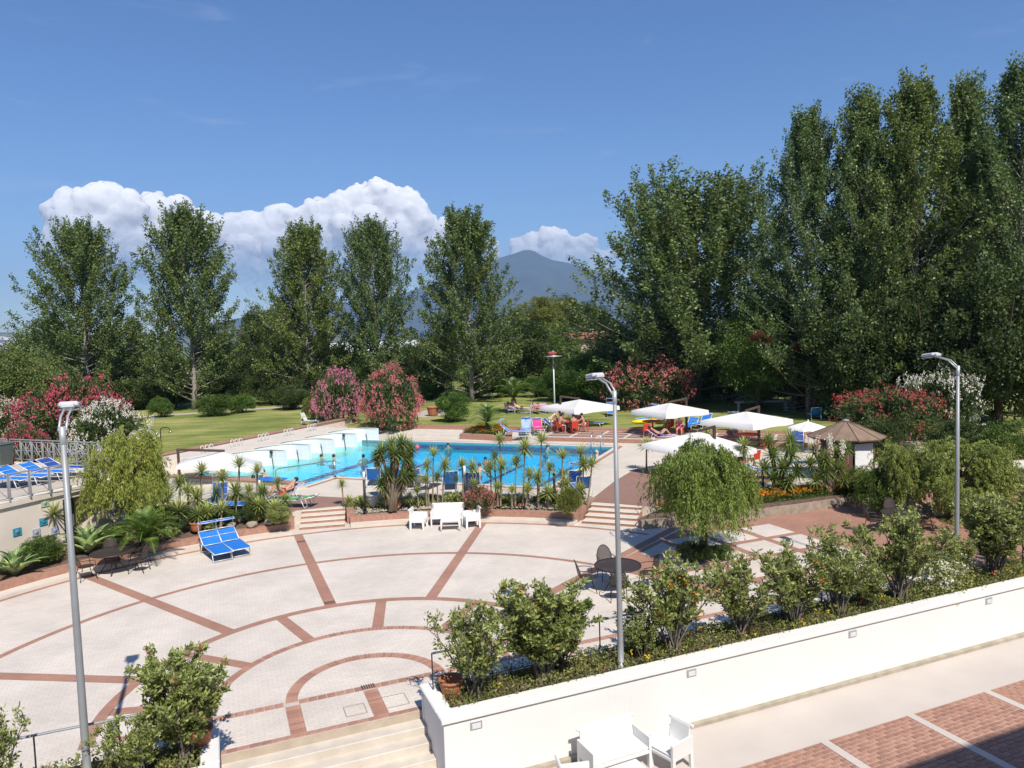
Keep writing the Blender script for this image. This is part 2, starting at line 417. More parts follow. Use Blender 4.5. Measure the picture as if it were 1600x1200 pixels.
# ------------------------------------------------------------------ plaza
plaza = MB().poly([W(-30, 14.35), W(34, 14.35), W(34, 30), W(14, 29.4), W(8, 31), W(2, 34), W(-14, 36), W(-30, 28)], -.3, 0).build("plaza", M_PAVER, kind="structure")
def arc_band(mb, r0, r1, d0, d1, z0, z1=None, n=None):
    n = n or max(3, int(abs(d1 - d0) / 3)); ds = [d0 + (d1 - d0) * i / n for i in range(n + 1)]
    mb.poly([PP(r0, d) for d in ds] + [PP(r1, d) for d in reversed(ds)], z0, z1); return mb
def radial(mb, r0, r1, d, w, z): 
    u = (PP(r1, d) - PP(r0, d)).normalized(); s = Vector((-u.y, u.x, 0)) * w / 2; a, b = PP(r0, d), PP(r1, d)
    mb.poly([a - s, b - s, b + s, a + s], z); return mb
band = MB()
arc_band(band, 5.32, 5.58, -113, 63, .004); arc_band(band, 9.86, 10.06, -95, 62, .004); arc_band(band, 14.02, 14.2, -75, 36, .004)
for d in (-82.5, -52.2, -22.2, 8.0, 37.7): radial(band, 5.57, 9.87, d, .34, .004); radial(band, 10.05, 14.03 if d < 30 else 16, d, .34, .004)
for d in (-98, -67.6, -37.4, -7.1, 23.1, 53): radial(band, 3.38, 5.33, d, .30, .004)
band.build("brick_band", M_REDB, plaza)
# inner rings, legs, chord and stair edge: bricks one by one, shared mesh
def bmesh_box(name, l_, w_, h_):
    t = MB(); t.box((0, 0, 0), (l_, w_, h_), 0, bev=.004); me = bpy.data.meshes.new(name); me.from_pydata(t.v, [], t.f); me.materials.append(M_BRICK[0]); return me
bandbed = MB(); arc_band(bandbed, 1.5, 1.76, -112, 68, .002); arc_band(bandbed, 3.2, 3.41, -112, 68, .003)
c1, c2 = PC.dot(E1), PC.dot(E2)
bandbed.poly([W(c1 - 5.3, c2 - .1), W(c1 + 13, c2 - .1), W(c1 + 13, c2 + .1), W(c1 - 5.3, c2 + .1)], .0025)
for e in (-1.63, 1.63, 0.0): bandbed.poly([W(c1 + e - .16, 14.5), W(c1 + e + .16, 14.5), W(c1 + e + .16, c2 - .1), W(c1 + e - .16, c2 - .1)], .003)
bandbed.poly([W(-1.5, 14.36), W(5, 14.36), W(5, 14.52), W(-1.5, 14.52)], .0035)
bandbed.build("brick_bed", MATS["brick_joint_mortar"], plaza)
BR = bmesh_box("brick", .245, .082, .02)
def put_brick(me, p, rz):
    o = link("brick", me, plaza, (p.x, p.y, .0 + rng.uniform(-.0012, .0012))); o.rotation_euler = (0, 0, rz); withmat(o, M_BRICK[rng.choice(3, p=(.45, .35, .2))])
n = 58
for i in range(n):
    d = -111 + 179 * (i + .5) / n; put_brick(BR, PP(1.63, d), R_(90 - d))
BR2 = bmesh_box("brick", .195, .092, .02); n = 104
for i in range(n):
    d = -111.5 + 179 * (i + .5) / n; put_brick(BR2, PP(3.305, d), R_(90 - d))
BR3 = bmesh_box("brick", .18, .19, .02); BR4 = bmesh_box("brick", .30, .085, .02); BR5 = bmesh_box("brick", .2, .14, .02)
for i in range(20): 
    if abs(-1.46 + .154 * i) < 1.5: put_brick(BR5 if False else bpy.data.meshes[BR3.name], W(c1 - 1.4 + .195 * i, c2), WALL_ROT) if c1 - 1.4 + .195 * i < c1 + 1.5 else None
for e in (-1.63, 1.63, 0.0):
    for i in range(13): put_brick(BR4, W(c1 + e, 14.56 + .09 * i), WALL_ROT)
for i in range(31): put_brick(BR5, W(-1.1 + .205 * i, 14.44), WALL_ROT)
lng = MB()
for i in range(17): lng.box(W(c1 - 1.9 - .195 * i, c2, 0), (.18, .19, .02), WALL_ROT, bev=.004)
for i in range(56): lng.box(W(c1 + 1.9 + .195 * i, c2, 0), (.18, .19, .02), WALL_ROT, bev=.004)
lng.build("brick", M_BRICK[0], plaza, kind="stuff")
# manhole frames and drains
mb = MB()
for e1_, e2_, s in ((c1 + .38, 14.98, .5), (c1 - .46, 14.95, .42)):
    for sx, sy, lx, ly in ((0, .5, 1, .03), (0, -.5, 1, .03), (.5, 0, .03, 1), (-.5, 0, .03, 1)): mb.box(W(e1_ + sx * s, e2_ + sy * s, .003), (max(lx * s, .018) if lx == 1 else .018, max(ly * s, .018) if ly == 1 else .018, .006), WALL_ROT)
mb.build("inspection_cover", mat("cover_joint", (.30, .26, .22), .8), plaza)
mb = MB()
for p, rz in ((W(c1 - .02, c2 + .02), WALL_ROT), (PP(5.75, -22.2), R_(22.2)), (PP(13.0, -22.2), R_(22.2))):
    for k in range(6): mb.box((p.x + .05 * (k - 2.5) * math.cos(rz), p.y + .05 * (k - 2.5) * math.sin(rz), .012), (.03, .2, .012), rz)
mb.build("drain_grate", mat("rusty_iron", (.10, .07, .055), .8, .4, 12), plaza)
# red court with cream squares at the right
grid_pts = [PP(10.06, 38.6), PP(15.9, 38.8), G(1000, 823), (8.16, 28.5), (14.86, 30.9), (20, 33.4), W(32, 24), W(32, 14.6), W(17.5, 14.6), PP(10.06, 80), PP(10.06, 70), PP(10.06, 60), PP(10.06, 50)]
MB().poly([(p[0], p[1]) for p in grid_pts], .002).build("red_court", M_REDB, plaza)
sqA = (Vector((11.29, 28.73, 0)) + Vector((11.79, 27.44, 0)) + Vector((10.74, 26.89, 0)) + Vector((9.92, 28.17, 0))) / 4
s1, s2 = sqA.dot(E1), sqA.dot(E2)
def inside(p, poly):
    r = False; j = len(poly) - 1
    for i in range(len(poly)):
        xi, yi, xj, yj = poly[i][0], poly[i][1], poly[j][0], poly[j][1]
        if (yi > p.y) != (yj > p.y) and p.x < (xj - xi) * (p.y - yi) / (yj - yi) + xi: r = not r
        j = i
    return r
t = MB(); t.box((0, 0, 0), (1.36, 1.36, .02), 0, bev=.004); sqm = bpy.data.meshes.new("square_panel"); sqm.from_pydata(t.v, [], t.f); sqm.materials.append(M_PAVER)
for i in range(-6, 6):
    for j in range(-9, 1):
        p = W(s1 + 1.66 * i, s2 + 1.66 * j)
        cs = [inside(p + E1 * .7 * a + E2 * .7 * b, [(q[0], q[1]) for q in grid_pts]) for a in (-1, 1) for b in (-1, 1)]
        if p.dot(E1) > 19.5: continue
        if any(cs) and not all(cs):
            sq = [p + E1 * .68 * a + E2 * .68 * b for a, b in ((-1, -1), (1, -1), (1, 1), (-1, 1))]
            u = Vector((math.sin(R_(38.6)), math.cos(R_(38.6)), 0)); nn = Vector((u.y, -u.x, 0))
            for o_, n_, dd in ((PC, nn, .24), (Vector((4.78, 28.1, 0)), Vector((.157, -.988, 0)), .35), (Vector((8.16, 28.75, 0)), Vector((.33, -.944, 0)), .35), (W(0, 14.62), E2, 0.0)):
                out = []
                for k in range(len(sq)):
                    a, b = sq[k], sq[(k + 1) % len(sq)]; da, db = (a - o_).dot(n_) - dd, (b - o_).dot(n_) - dd
                    if da >= 0: out.append(a)
                    if (da >= 0) != (db >= 0): out.append(a.lerp(b, da / (da - db)))
                sq = out
                if len(sq) < 3: break
            ar_ = abs(sum(sq[k].x * sq[(k + 1) % len(sq)].y - sq[(k + 1) % len(sq)].x * sq[k].y for k in range(len(sq)))) / 2 if len(sq) > 2 else 0
            if ar_ > .3 and (p - PC).length > 10.8: MB().poly([(q.x, q.y) for q in sq], -.01, .008).build("square_panel", M_PAVER, plaza)
        elif all(cs):
            o = link("square_panel", sqm, plaza, (p.x, p.y, -.002)); o.rotation_euler = (0, 0, WALL_ROT)

# ------------------------------------------------------------------ stairs and white planter walls
st = thing("stone_stairs", "broad cream stone stairs leading down beside the white planter wall", "stairs", W(1.62, 13.5), WALL_ROT)
for k in range(5):
    t = MB(); zt = -.17 * (k + 1) ; y1 = 14.35 - .32 * k
    t.box((0, y1 - .17 - 13.5, zt / 2 + LW / 2 - .05), (3.92, .345, zt - LW + .1 if zt - LW > .02 else .1), 0, bev=.012)
    if zt - LW > .01: t.build("step", M_STEP, st)
t = MB(); t.box((0, 14.352 - 13.5, -.085), (3.92, .006, .168)); t.build("riser", mat("riser_tile", (.47, .39, .31), .7, .2, 4), st)
def planter(label, e0, e1_, lights):
    mid = (e0 + e1_) / 2; w = e1_ - e0
    r = thing("planter_wall", label, "wall", W(mid, 13.5), WALL_ROT)
    def bx(name, x0, x1, y0, y1, z0, z1, m, bev=.015): 
        t = MB(); t.box(((x0 + x1) / 2 - mid, (y0 + y1) / 2 - 13.5, (z0 + z1) / 2), (x1 - x0, y1 - y0, z1 - z0), 0, bev=bev); return t.build(name, m, r)
    bx("front_wall", e0 + .02, e1_ - .02, 12.75, 13.0, -.95, .475, M_WHITEW)
    bx("cap", e0 - .03, e1_ + .03, 12.69, 13.1, .48, .58, M_WHITEW, .02)
    bx("back_wall", e0 + .02, e1_ - .02, 14.2, 14.34, -.2, .36, M_WHITEW)
    for a, nm in ((e0, "end_wall"), (e1_ - .26, "end_wall")):
        bx(nm, a + .03, a + .23, 13.002, 14.198, -.9, .478, M_WHITEW)
        bx("end_cap", a - .03, a + .29, 13.102, 14.3, .482, .575, M_WHITEW, .02)
    t = MB(); nx, ny = max(6, int(w * 2)), 5; vs = []
    for j in range(ny):
        for i in range(nx): vs.append((e0 + .24 + (w - .48) * i / (nx - 1) - mid, 13.05 + 1.2 * j / (ny - 1) - 13.5, .44 + rng.uniform(-.03, .04)))
    t.add(vs, [(j * nx + i, j * nx + i + 1, (j + 1) * nx + i + 1, (j + 1) * nx + i) for j in range(ny - 1) for i in range(nx - 1)], True); t.build("soil", M_SOIL, r)
    for a in lights:
        t = MB(); t.box((a - mid, 12.745 - 13.5, .33), (.24, .035, .17), 0, bev=.01); f = t.build("wall_light", M_GALV, r)
        t = MB(); t.box((a - mid, 12.724 - 13.5, .315), (.17, .012, .10), 0, bev=.004); t.build("lens", M_LAMPG, f)
    return r
planter("long white rendered planter wall with hedge on top and recessed lights", 3.55, 31, [W_ for W_ in (4.2, 9.05, 13.6, 18.3)])
planter("white planter wall end at the left of the stone stairs, by a terracotta pot", -16, -.3, [-3.2])

# ------------------------------------------------------------------ planters round the plaza, terrace, steps
def kerb(name, label, d0, d1, r0=14.72, r1=15.0, h=.35, pl=14.2):
    o = thing(name, label, "planter", PC)
    off = lambda mb: MB().add([(v[0] - PC.x, v[1] - PC.y, v[2]) for v in mb.v], mb.f)
    off(arc_band(MB(), r0, r1, d0, d1, 0, h)).build("brick_kerb", M_REDK, o)
    off(arc_band(MB(), pl, r0 - .002, d0, d1, 0, .11)).build("cream_plinth", M_CREAMK, o)
    return o
def soilpatch(parent, r0, r1, d0, d1, zf, m, name="soil"):
    nr, nd = 10, max(8, int((d1 - d0) / 1.2)); vs = []
    for i in range(nr + 1):
        for j in range(nd + 1):
            f = i / nr; p = PP(r0 + (r1 - r0) * f, d0 + (d1 - d0) * j / nd); vs.append((p.x - PC.x, p.y - PC.y, zf(f, j / nd) + rng.uniform(-.04, .04) * (0 < i < nr)))
    MB().add(vs, [(i * (nd + 1) + j, (i + 1) * (nd + 1) + j, (i + 1) * (nd + 1) + j + 1, i * (nd + 1) + j + 1)[::-1] for i in range(nr) for j in range(nd)], True).build(name, m, parent)
kl = kerb("curved_planter", "long curved brick planter with agaves and yuccas below the left building", -78, -23)
soilpatch(kl, 15.0, 20.5, -78, -23, lambda f, g: .30 + .34 * f, M_SOIL)
for d, s in ((-23, 1),):
    pass
kc = kerb("curved_planter", "curved brick planter with yuccas and gravel between the two step flights", -13.8, 23.3)
soilpatch(kc, 15.0, 17.1, -13.6, 23.1, lambda f, g: .31 + .22 * f, M_GRAVEL, "gravel")
def radial_kerb(parent, d, r0, r1, h, w=.34):
    u = (PP(r1, d) - PP(r0, d)).normalized(); s = Vector((-u.y, u.x, 0)) * w / 2; a, b = PP(r0, d) - PC, PP(r1, d) - PC
    MB().poly([a - s, b - s, b + s, a + s], 0, h).build("side_kerb", M_REDK, parent)
radial_kerb(kl, -22.85, 15.062, 17.3, .50, .3); radial_kerb(kc, -13.7, 15.062, 17.1, .505, .3); radial_kerb(kc, 23.2, 15.062, 17.1, .505, .3)
def steps(label, d0, d1):
    dm = (d0 + d1) / 2; hw = 14.9 * math.tan(R_((d1 - d0) / 2)) - .16
    o = thing("garden_steps", label, "steps", PP(14.6, dm), R_(-dm * (.6 if dm < 0 else .8)))
    for k in range(4):
        z = .125 * (k + 1); y0 = .1 + .42 * k
        t = MB(); t.box((0, y0 + .225, z / 2 - .03), (2 * hw, .45, z + .06 - .035), 0); t.build("riser", M_REDK, o)
        t = MB(); t.box((0, y0 + .205, z - .0145), (2 * hw + .02, .46, .035), 0, bev=.008); t.build("tread", M_CREAMK, o)
    return o
steps("left flight of cream and brick steps up to the pool terrace", -22.3, -14.2)
steps("right flight of cream and brick steps beside the tall grey lamp post", 23.7, 33.0)
# right hand flower bed planter
bed_line = [PP(14.75, 33.4), Vector((8.16, 28.75, 0)), Vector((11.5, 29.75, 0)), Vector((14.86, 31.1, 0))]
kr = thing("flower_planter", "low brick planter with orange flowers behind the weeping tree", "planter", bed_line[0])
mb = strip(bed_line, .34, .42); t = MB()
pl = [Vector(v) for v in mb.v]; k = len(bed_line)
t.poly([(p.x - bed_line[0].x, p.y - bed_line[0].y) for p in pl[:k] + pl[k:][::-1]], 0, .34); t.build("kerb", mat("weathered_stone_kerb", (.36, .29, .23), .85, .4, 4, .4, 40), kr)
back = [Vector((17.5, 34.0, 0)), Vector((11.0, 32.6, 0)), PP(18.2, 34.5)]
t = MB(); t.poly([(p.x - bed_line[0].x, p.y - bed_line[0].y) for p in bed_line + back], .1, .42); t.build("soil", M_SOIL, kr)

hole = [Q(0, 0), Q(0, 12.5), Q(20.5, 12.5), Q(20.5, -2.7), Q(11.9, -2.7), Q(11.9, 0)]
terr = [PP(16.25, d) for d in range(-46, 34, 2)] + [PP(16.3, 33.5), (7.2, 30.9), (11.0, 32.6), (17.5, 34.0), (23, 36.5), (25, 44), Q(-16, 17.4), Q(23.5, 17.4), Q(23.5, -2.2), (-19, 36.5), (-17.5, 33), (-15.5, 31)]
terrace = MB().poly([(p[0], p[1]) for p in terr], -.2, T, holes=[[(p.x, p.y) for p in hole]]).build("pool_terrace", M_PAVER2, kind="structure")
MB().poly([G(469, 774, T), G(568, 779, T), G(540, 794, T), PP(16.27, -14), PP(16.27, -18), PP(16.27, -22.5), G(440, 800, T), G(430, 775, T)], T + .004).build("red_paving", M_REDT, terrace)
MB().poly([G(992, 733, T), G(960, 752, T), G(918, 785, T), PP(16.27, 24), PP(16.27, 28), PP(16.27, 33), G(1080, 785, T), G(1200, 755, T), G(1250, 735, T)], T + .004).build("red_paving", M_REDT, terrace)
# pool
M_POOLT = brickmat("pool_tile_blue", (.11, .76, .95), (.09, .73, .94), (.20, .78, .94), .3, .3, POOL_ROT, .01, rough=.3, stain=.06, bump=.0, offset=0)
M_NAVY = mat("navy_lane_tile", (.012, .04, .20), .4, .1, 3)
pool = thing("swimming_pool", "large rectangular blue swimming pool with cream coping and lane lines", "swimming pool", PO)
def loc(p, z=None): return (p.x - PO.x, p.y - PO.y, p.z if z is None else z)
t = MB(); fl = -.9
A = [(0, fl), (13.5, fl), (17.3, .0), (20.6, .12)]
for (a0, z0), (a1, z1) in zip(A[:-1], A[1:]):
    if a0 > 17: t.build("pool_floor", M_POOLT, pool); t = MB()
    t.add([loc(Q(a0, -.0, z0)), loc(Q(a1, -.0, z1)), loc(Q(a1, 12.5, z1)), loc(Q(a0, 12.5, z0))], [(0, 3, 2, 1)])
t.build("shallow_floor", M_CREAMK, pool)
t = MB()
for i in range(3): t.add([loc(Q(11.9, -2.7 + .9 * i, .22 - .25 * i)), loc(Q(20.6, -2.7 + .9 * i, .22 - .25 * i)), loc(Q(20.6, -1.8 + .9 * i, .22 - .25 * i)), loc(Q(11.9, -1.8 + .9 * i, .22 - .25 * i))], [(0, 3, 2, 1)])
t.build("entry_step", M_TILEW, pool)
t = MB()
def wallq(p, q, z0=-1.0, z1=T - .02): t.add([loc(p, z0), loc(q, z0), loc(q, z1), loc(p, z1)], [(0, 1, 2, 3)])
wallq(Q(0, 0), Q(0, 12.5)); wallq(Q(0, 12.5), Q(20.5, 12.5)); wallq(Q(11.9, 0), Q(0, 0)); wallq(Q(11.9, -2.7), Q(11.9, 0)); wallq(Q(20.5, -2.7), Q(11.9, -2.7)); wallq(Q(20.5, 12.5), Q(20.5, -2.7))
t.build("pool_wall", M_POOLT, pool)
for a in (15.6, 13.0, 9.6, 6.2, 2.8):
    zz = fl if a <= 13.5 else fl + (a - 13.5) / 3.8 * .9
    t = MB(); t.add([loc(Q(a - .16, .05, zz + .012)), loc(Q(a + .16, .05, zz + .012 + (.075 if a > 13.5 else 0))), loc(Q(a + .16, 12.45, zz + .012 + (.075 if a > 13.5 else 0))), loc(Q(a - .16, 12.45, zz + .012))], [(0, 3, 2, 1)]); t.build("lane_line", M_NAVY, pool)
t = MB(); t.add([loc(Q(0.02, 12.47, .02)), loc(Q(17.3, 12.47, .02)), loc(Q(17.3, 12.47, .30)), loc(Q(.02, 12.47, .30))], [(0, 1, 2, 3)]); t.build("tile_band", M_NAVY, pool)
def coping(p, q, nm="coping"):
    d = (q - p).normalized(); ln = (q - p).length; ang = math.atan2(d.y, d.x); nn = Vector((d.y, -d.x, 0)); c = (p + q) / 2
    t = MB(); x = c + nn * .12; t.box(loc(x, T - .01), (ln + .24, .24, .07), ang, bev=.02); t.build("coping", M_CREAMK, pool)
    t = MB(); x = c + nn * .36; t.box(loc(x, T - .005), (ln + .5, .235, .03), ang, bev=.005); t.build("coping_strip", M_REDK, pool)
coping(Q(0, 12.5), Q(0, 0)) if False else None
for p, q in ((Q(0, 0), Q(0, 12.5)), (Q(0, 12.5), Q(17.2, 12.5)), (Q(11.9, 0), Q(0, 0)), (Q(11.9, -2.5), Q(11.9, 0))): coping(p, q)
def watermat():
    m, n, l = newmat("pool_water"); n.remove(n["Principled BSDF"]); out = n["Material Output"]
    tr = n.new("ShaderNodeBsdfTransparent"); tr.inputs[0].default_value = (.62, .97, 1, 1)
    gl = n.new("ShaderNodeBsdfGlossy"); gl.inputs["Roughness"].default_value = .03
    fr = n.new("ShaderNodeFresnel"); fr.inputs["IOR"].default_value = 1.24
    mx = n.new("ShaderNodeMixShader"); bp = n.new("ShaderNodeBump"); bp.inputs["Strength"].default_value = .55; bp.inputs["Distance"].default_value = .12
    tc = n.new("ShaderNodeTexCoord"); mp = n.new("ShaderNodeMapping"); mp.inputs["Scale"].default_value = (1.0, 1.7, 1); mp.inputs["Rotation"].default_value = (0, 0, .4)
    nz = n.new("ShaderNodeTexNoise"); nz.inputs["Scale"].default_value = 1.7; nz.inputs["Detail"].default_value = 3; nz.inputs["Distortion"].default_value = 1.2
    l.new(tc.outputs["Object"], mp.inputs[0]); l.new(mp.outputs[0], nz.inputs["Vector"]); l.new(nz.outputs["Fac"], bp.inputs["Height"])
    l.new(bp.outputs[0], gl.inputs["Normal"]); l.new(bp.outputs[0], fr.inputs["Normal"])
    l.new(fr.outputs[0], mx.inputs[0]); l.new(tr.outputs[0], mx.inputs[1]); l.new(gl.outputs[0], mx.inputs[2]); l.new(mx.outputs[0], out.inputs["Surface"])
    va = n.new("ShaderNodeVolumeAbsorption"); va.inputs["Color"].default_value = (.05, .92, .98, 1); va.inputs["Density"].default_value = .45
    l.new(va.outputs[0], out.inputs["Volume"])
    return m
wh = [Q(.002, .002), Q(.002, 12.498), Q(20.49, 12.498), Q(20.49, -2.69), Q(11.902, -2.69), Q(11.902, .002)]
t = MB(); t.poly([(p.x, p.y) for p in wh], -1.05, .38); t.poly([(p.x, p.y) for p in reversed(wh)], -1.05)
# the underside faces down so the volume is closed
nb = len(wh); tri_n = nb - 2
fl_ = t.f[-tri_n:]; t.f[-tri_n:] = [f[::-1] for f in fl_]
t.build("water", watermat(), kind="structure")
# massage booths along the left side
bs = [2.7, 5.0, 7.4, 9.95, 12.6]
names = ["first", "second", "third", "fourth", "fifth"]
for i, b1 in enumerate(bs):
    b0 = bs[i - 1] if i else .2
    o = thing("shower_booth", "%s white tiled curved massage booth in the pool counted from the near end" % names[i], "booth", Q(17.4, b1), group="tiled booths along the pool side")
    cv = []
    for k in range(13):
        f = k / 12; ang = f * math.pi / 2
        cv.append(Q(17.4 + .9 + 1.5 * math.sin(ang), b1 - (b1 - b0 + .15) * .9 * (1 - math.cos(ang))))
    cv = [Q(17.4, b1)] + cv
    cv = [p - PB * .03 - PA * .02 for p in cv]
    org = Q(17.4, b1); zt = 1.32
    vs = []; K = len(cv)
    for z in (-.1, zt): vs += [(p.x - org.x, p.y - org.y, z) for p in cv]
    MB().add(vs, [(k, k + 1, K + k + 1, K + k) for k in range(K - 1)], False).build("tiled_wall", M_TILEW, o)
    # end face and far side of the fin, rim on top
    th = PB * .22
    t = MB(); t.poly([(p.x - org.x, p.y - org.y) for p in (Q(17.38, b1) - PB * .02, Q(18.4, b1) - PB * .02, Q(18.4, b1) + th + PB * .02, Q(17.38, b1) + th + PB * .02)], -.1, zt - .003); t.build("fin_wall", M_TILEW, o)
    rim = [Vector((p.x - org.x, p.y - org.y, zt + .015)) for p in cv]; t = MB(); t.tube(rim, .035, 5); t.build("rim", M_CREAMK, o)
    pz = Q(18.15, b1 - .08, 0) - org
    t = MB(); t.tube([(pz.x, pz.y, .2), (pz.x - .05, pz.y, .8), (pz.x - .08, pz.y - .04, 1.0 if i % 3 else 1.25)], .022, 6)
    if i % 3 == 0: t.lathe([(0, .12), (.09, .09), (.10, -.02), (.05, -.08), (0, -.09)], (pz.x - .08, pz.y - .06, 1.2), 10)
    t.build("water_pipe", M_BLACK, o)
top = []
for i, b1 in reversed(list(enumerate(bs))):
    b0 = bs[i - 1] if i else .2
    top += [Q(17.4, b1) + PB * .2, Q(17.4, b1)] + [Q(17.4 + .9 + 1.5 * math.sin(k / 6 * math.pi / 2), b1 - (b1 - b0 + .15) * .9 * (1 - math.cos(k / 6 * math.pi / 2))) for k in range(7)]
MB().poly([(p.x, p.y) for p in [Q(23.3, 12.8)] + top + [Q(23.3, -1.5)]][::1], .3, 1.31).build("booth_deck", M_CREAMK, kind="structure")
t = thing("retaining_kerb", "low brick topped wall between the left lawn and the pool booths", "wall", Q(23.45, 8))
d_ = Q(23.45, 8); ang = math.atan2(PB.y, PB.x)
MB().box((0, 0, .55), (20.6, .26, 1.66), ang, bev=.01).build("wall", M_CREAMK, t)
MB().box((0, 0, 1.415), (20.7, .46, .08), ang, bev=.01).build("brick_cap", M_REDK, t)
for k, b in enumerate((.4, 2.8, 5.2, 7.7, 10.2)):
    o = thing("hand_rail", "%s white hand rail on the booth deck from the near end" % ORD[k], "rail", Q(21.6, b + .6, 1.31), ang, "white rails behind the booths")
    for s in (-.35, 0, .35):
        q = MB(); q.tube([(s - .12, 0, 0), (s - .12, 0, .4), (s - .06, 0, .47), (s + .06, 0, .47), (s + .12, 0, .4), (s + .12, 0, 0)], .02, 5); q.build("bar", M_WHITEP, o)
# near low wall by the entry steps
o = thing("pool_entry_wall", "low brick capped wall along the shallow entry of the pool", "wall", Q(16, -2.85), POOL_ROT)
MB().box((0, 0, .35), (8.6, .3, .7), 0, bev=.01).build("wall", M_CREAMK, o)
MB().box((0, 0, .745), (8.7, .42, .085), 0, bev=.02).build("brick_cap", M_REDK, o)
o = thing("pool_handrail", "steel hand rail going down into the shallow pool entry", "rail", Q(13.2, -1.5), 0)
def lq(a, b, z): p = Q(a, b, z) - Q(13.2, -1.5); return (p.x, p.y, z)
MB().tube([lq(11.75, -.15, .5), lq(11.75, -.15, 1.32), lq(11.9, -.2, 1.36), lq(14.8, -.9, .98), lq(14.95, -.95, .9), lq(14.95, -.95, 0)], .03, 8).build("rail", M_STEEL, o)
o = thing("pool_ladder", "steel pool ladder at the far right corner of the pool", "ladder", Q(.9, 12.75, T))
for s in (0, .62):
    p0 = PA * s
    MB().tube([p0 + PB * .35, p0 + PB * .35 + Vector((0, 0, .55)), p0 + PB * .22 + Vector((0, 0, .78)), p0 + Vector((0, 0, .8)), p0 - PB * .25 + Vector((0, 0, .6)), p0 - PB * .32 + Vector((0, 0, -.9))], .028, 8).build("rail", M_STEEL, o)
for z in (-.3, -.6): 
    q = MB(); q.box(PA * .31 - PB * .32 + Vector((0, 0, z)), (.6, .08, .03), POOL_ROT); q.build("rung", M_STEEL, o)
# raised patio behind the pool
UP = .8
far = MB().poly([(p.x, p.y) for p in (Q(-12, 14.1), Q(5.4, 14.1), Q(5.4, 17.45), Q(-14, 17.45))], T - .1, UP).build("raised_patio", M_PAVER2, kind="structure")
MB().poly([(p.x, p.y) for p in (Q(5.41, 14.6), Q(17.2, 14.6), Q(17.2, 17.45), Q(5.41, 17.45))], T - .1, .68).build("cream_bench_step", M_CREAMK, far)
MB().poly([(p.x, p.y) for p in (Q(-12.02, 14.08), Q(5.42, 14.08), Q(5.42, 14.098), Q(-12.02, 14.098))], T, UP - .04).build("brick_riser", M_REDK, far)
MB().poly([(p.x, p.y) for p in (Q(-16, 17.46), Q(17.6, 17.46), Q(17.6, 17.74), Q(-16, 17.74))], T, L + .07).build("brick_edge", M_REDK, far)
t = MB(); t.box((0, 0, 0), (1.62, .86, .012), 0); pm = bpy.data.meshes.new("paving_panel"); pm.from_pydata(t.v, [], t.f); pm.materials.append(M_REDT)
for i in range(9):
    for j in range(3):
        o = link("paving_panel", pm, far, Q(4.4 - 1.82 * i, 14.72 + 1.06 * j, UP)); o.rotation_euler = (0, 0, POOL_ROT)
# hedge court wall and ramp at the right
o = thing("retaining_wall", "low salmon rendered wall behind the bushes at the far right", "wall", G(1440, 803, 0))
p0, p1 = G(1425, 800, 0), G(1600, 800, 0); dd = p1 - p0
MB().box((dd.x / 2 + .5, dd.y / 2, .55), (dd.length, .3, 1.1), math.atan2(dd.y, dd.x), bev=.02).build("wall", M_SALMON, o)
MB().box((dd.x / 2 + .5, dd.y / 2, 1.13), (dd.length + .1, .4, .06), math.atan2(dd.y, dd.x), bev=.02).build("cap", M_CREAMW, o)
o = thing("garden_outbuilding", "corner of a beige rendered outbuilding at the right edge", "building", G(1612, 805, 0))
MB().box((2.0, .3, .85), (4.0, 4, 1.7), .3, bev=.02).build("wall", M_CREAMW, o)
MB().box((2.0, .3, 1.75), (4.3, 4.3, .12), .3, bev=.02).build("roof", M_CREAMW, o)
o = thing("concrete_ramp", "pale concrete ramp with steel rails between bushes near the hut", "ramp", G(1450, 806, 0))
a, b, c_, d = [G(*p) - G(1450, 806, 0) for p in ((1425, 806, .02), (1480, 806, .02), (1405, 763, .9), (1385, 764, .9))]
MB().add([a, b, c_, d], [(0, 1, 2, 3)]).build("ramp_slab", M_CONC, o)
MB().tube([a, a + Vector((0, 0, .9)), d + Vector((0, 0, .9)), d], .03, 6).build("hand_rail", M_GALV, o)
MB().tube([b, b + Vector((0, 0, .9)), c_ + Vector((0, 0, .9)), c_], .03, 6).build("hand_rail", M_GALV, o)
# ------------------------------------------------------------------ plant makers
def quads_mesh(name, V, tint, m): return faces_mesh(name, V, 4, tint, m)
def wood_mesh(name, mb, m):
    me = bpy.data.meshes.new(name); me.from_pydata(mb.v, [], mb.f); me.polygons.foreach_set("use_smooth", mb.sm); me.materials.append(m); me.update(); return me
M_BARK = mat("grey_bark", (.20, .17, .14), .9, .4, 7, .5, 40)
M_BARKP = mat("pale_poplar_bark", (.30, .27, .23), .9, .35, 5, .4, 30)
M_BARKB = mat("brown_bark", (.13, .085, .055), .95, .4, 9, .6, 40)
M_POP = [leafmat("poplar_leaf", (.042, .072, .018), (.26, .34, .105), .38, .46, .45), leafmat("poplar_leaf_cool", (.038, .070, .020), (.245, .33, .11), .38, .46, .45), leafmat("poplar_leaf_warm", (.047, .074, .015), (.275, .345, .09), .38, .46, .45)]
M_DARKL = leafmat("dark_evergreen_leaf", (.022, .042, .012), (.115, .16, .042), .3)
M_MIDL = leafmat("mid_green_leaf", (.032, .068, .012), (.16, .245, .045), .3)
M_BRIGHTL = leafmat("bright_laurel_leaf", (.035, .080, .014), (.15, .26, .045), .28)
M_YELL = leafmat("yellow_green_leaf", (.055, .080, .014), (.27, .28, .055), .3)
M_WILL = leafmat("willow_leaf", (.05, .085, .02), (.22, .27, .07), .3)
M_ACER = leafmat("rusty_acer_leaf", (.13, .03, .014), (.20, .075, .03), .25)
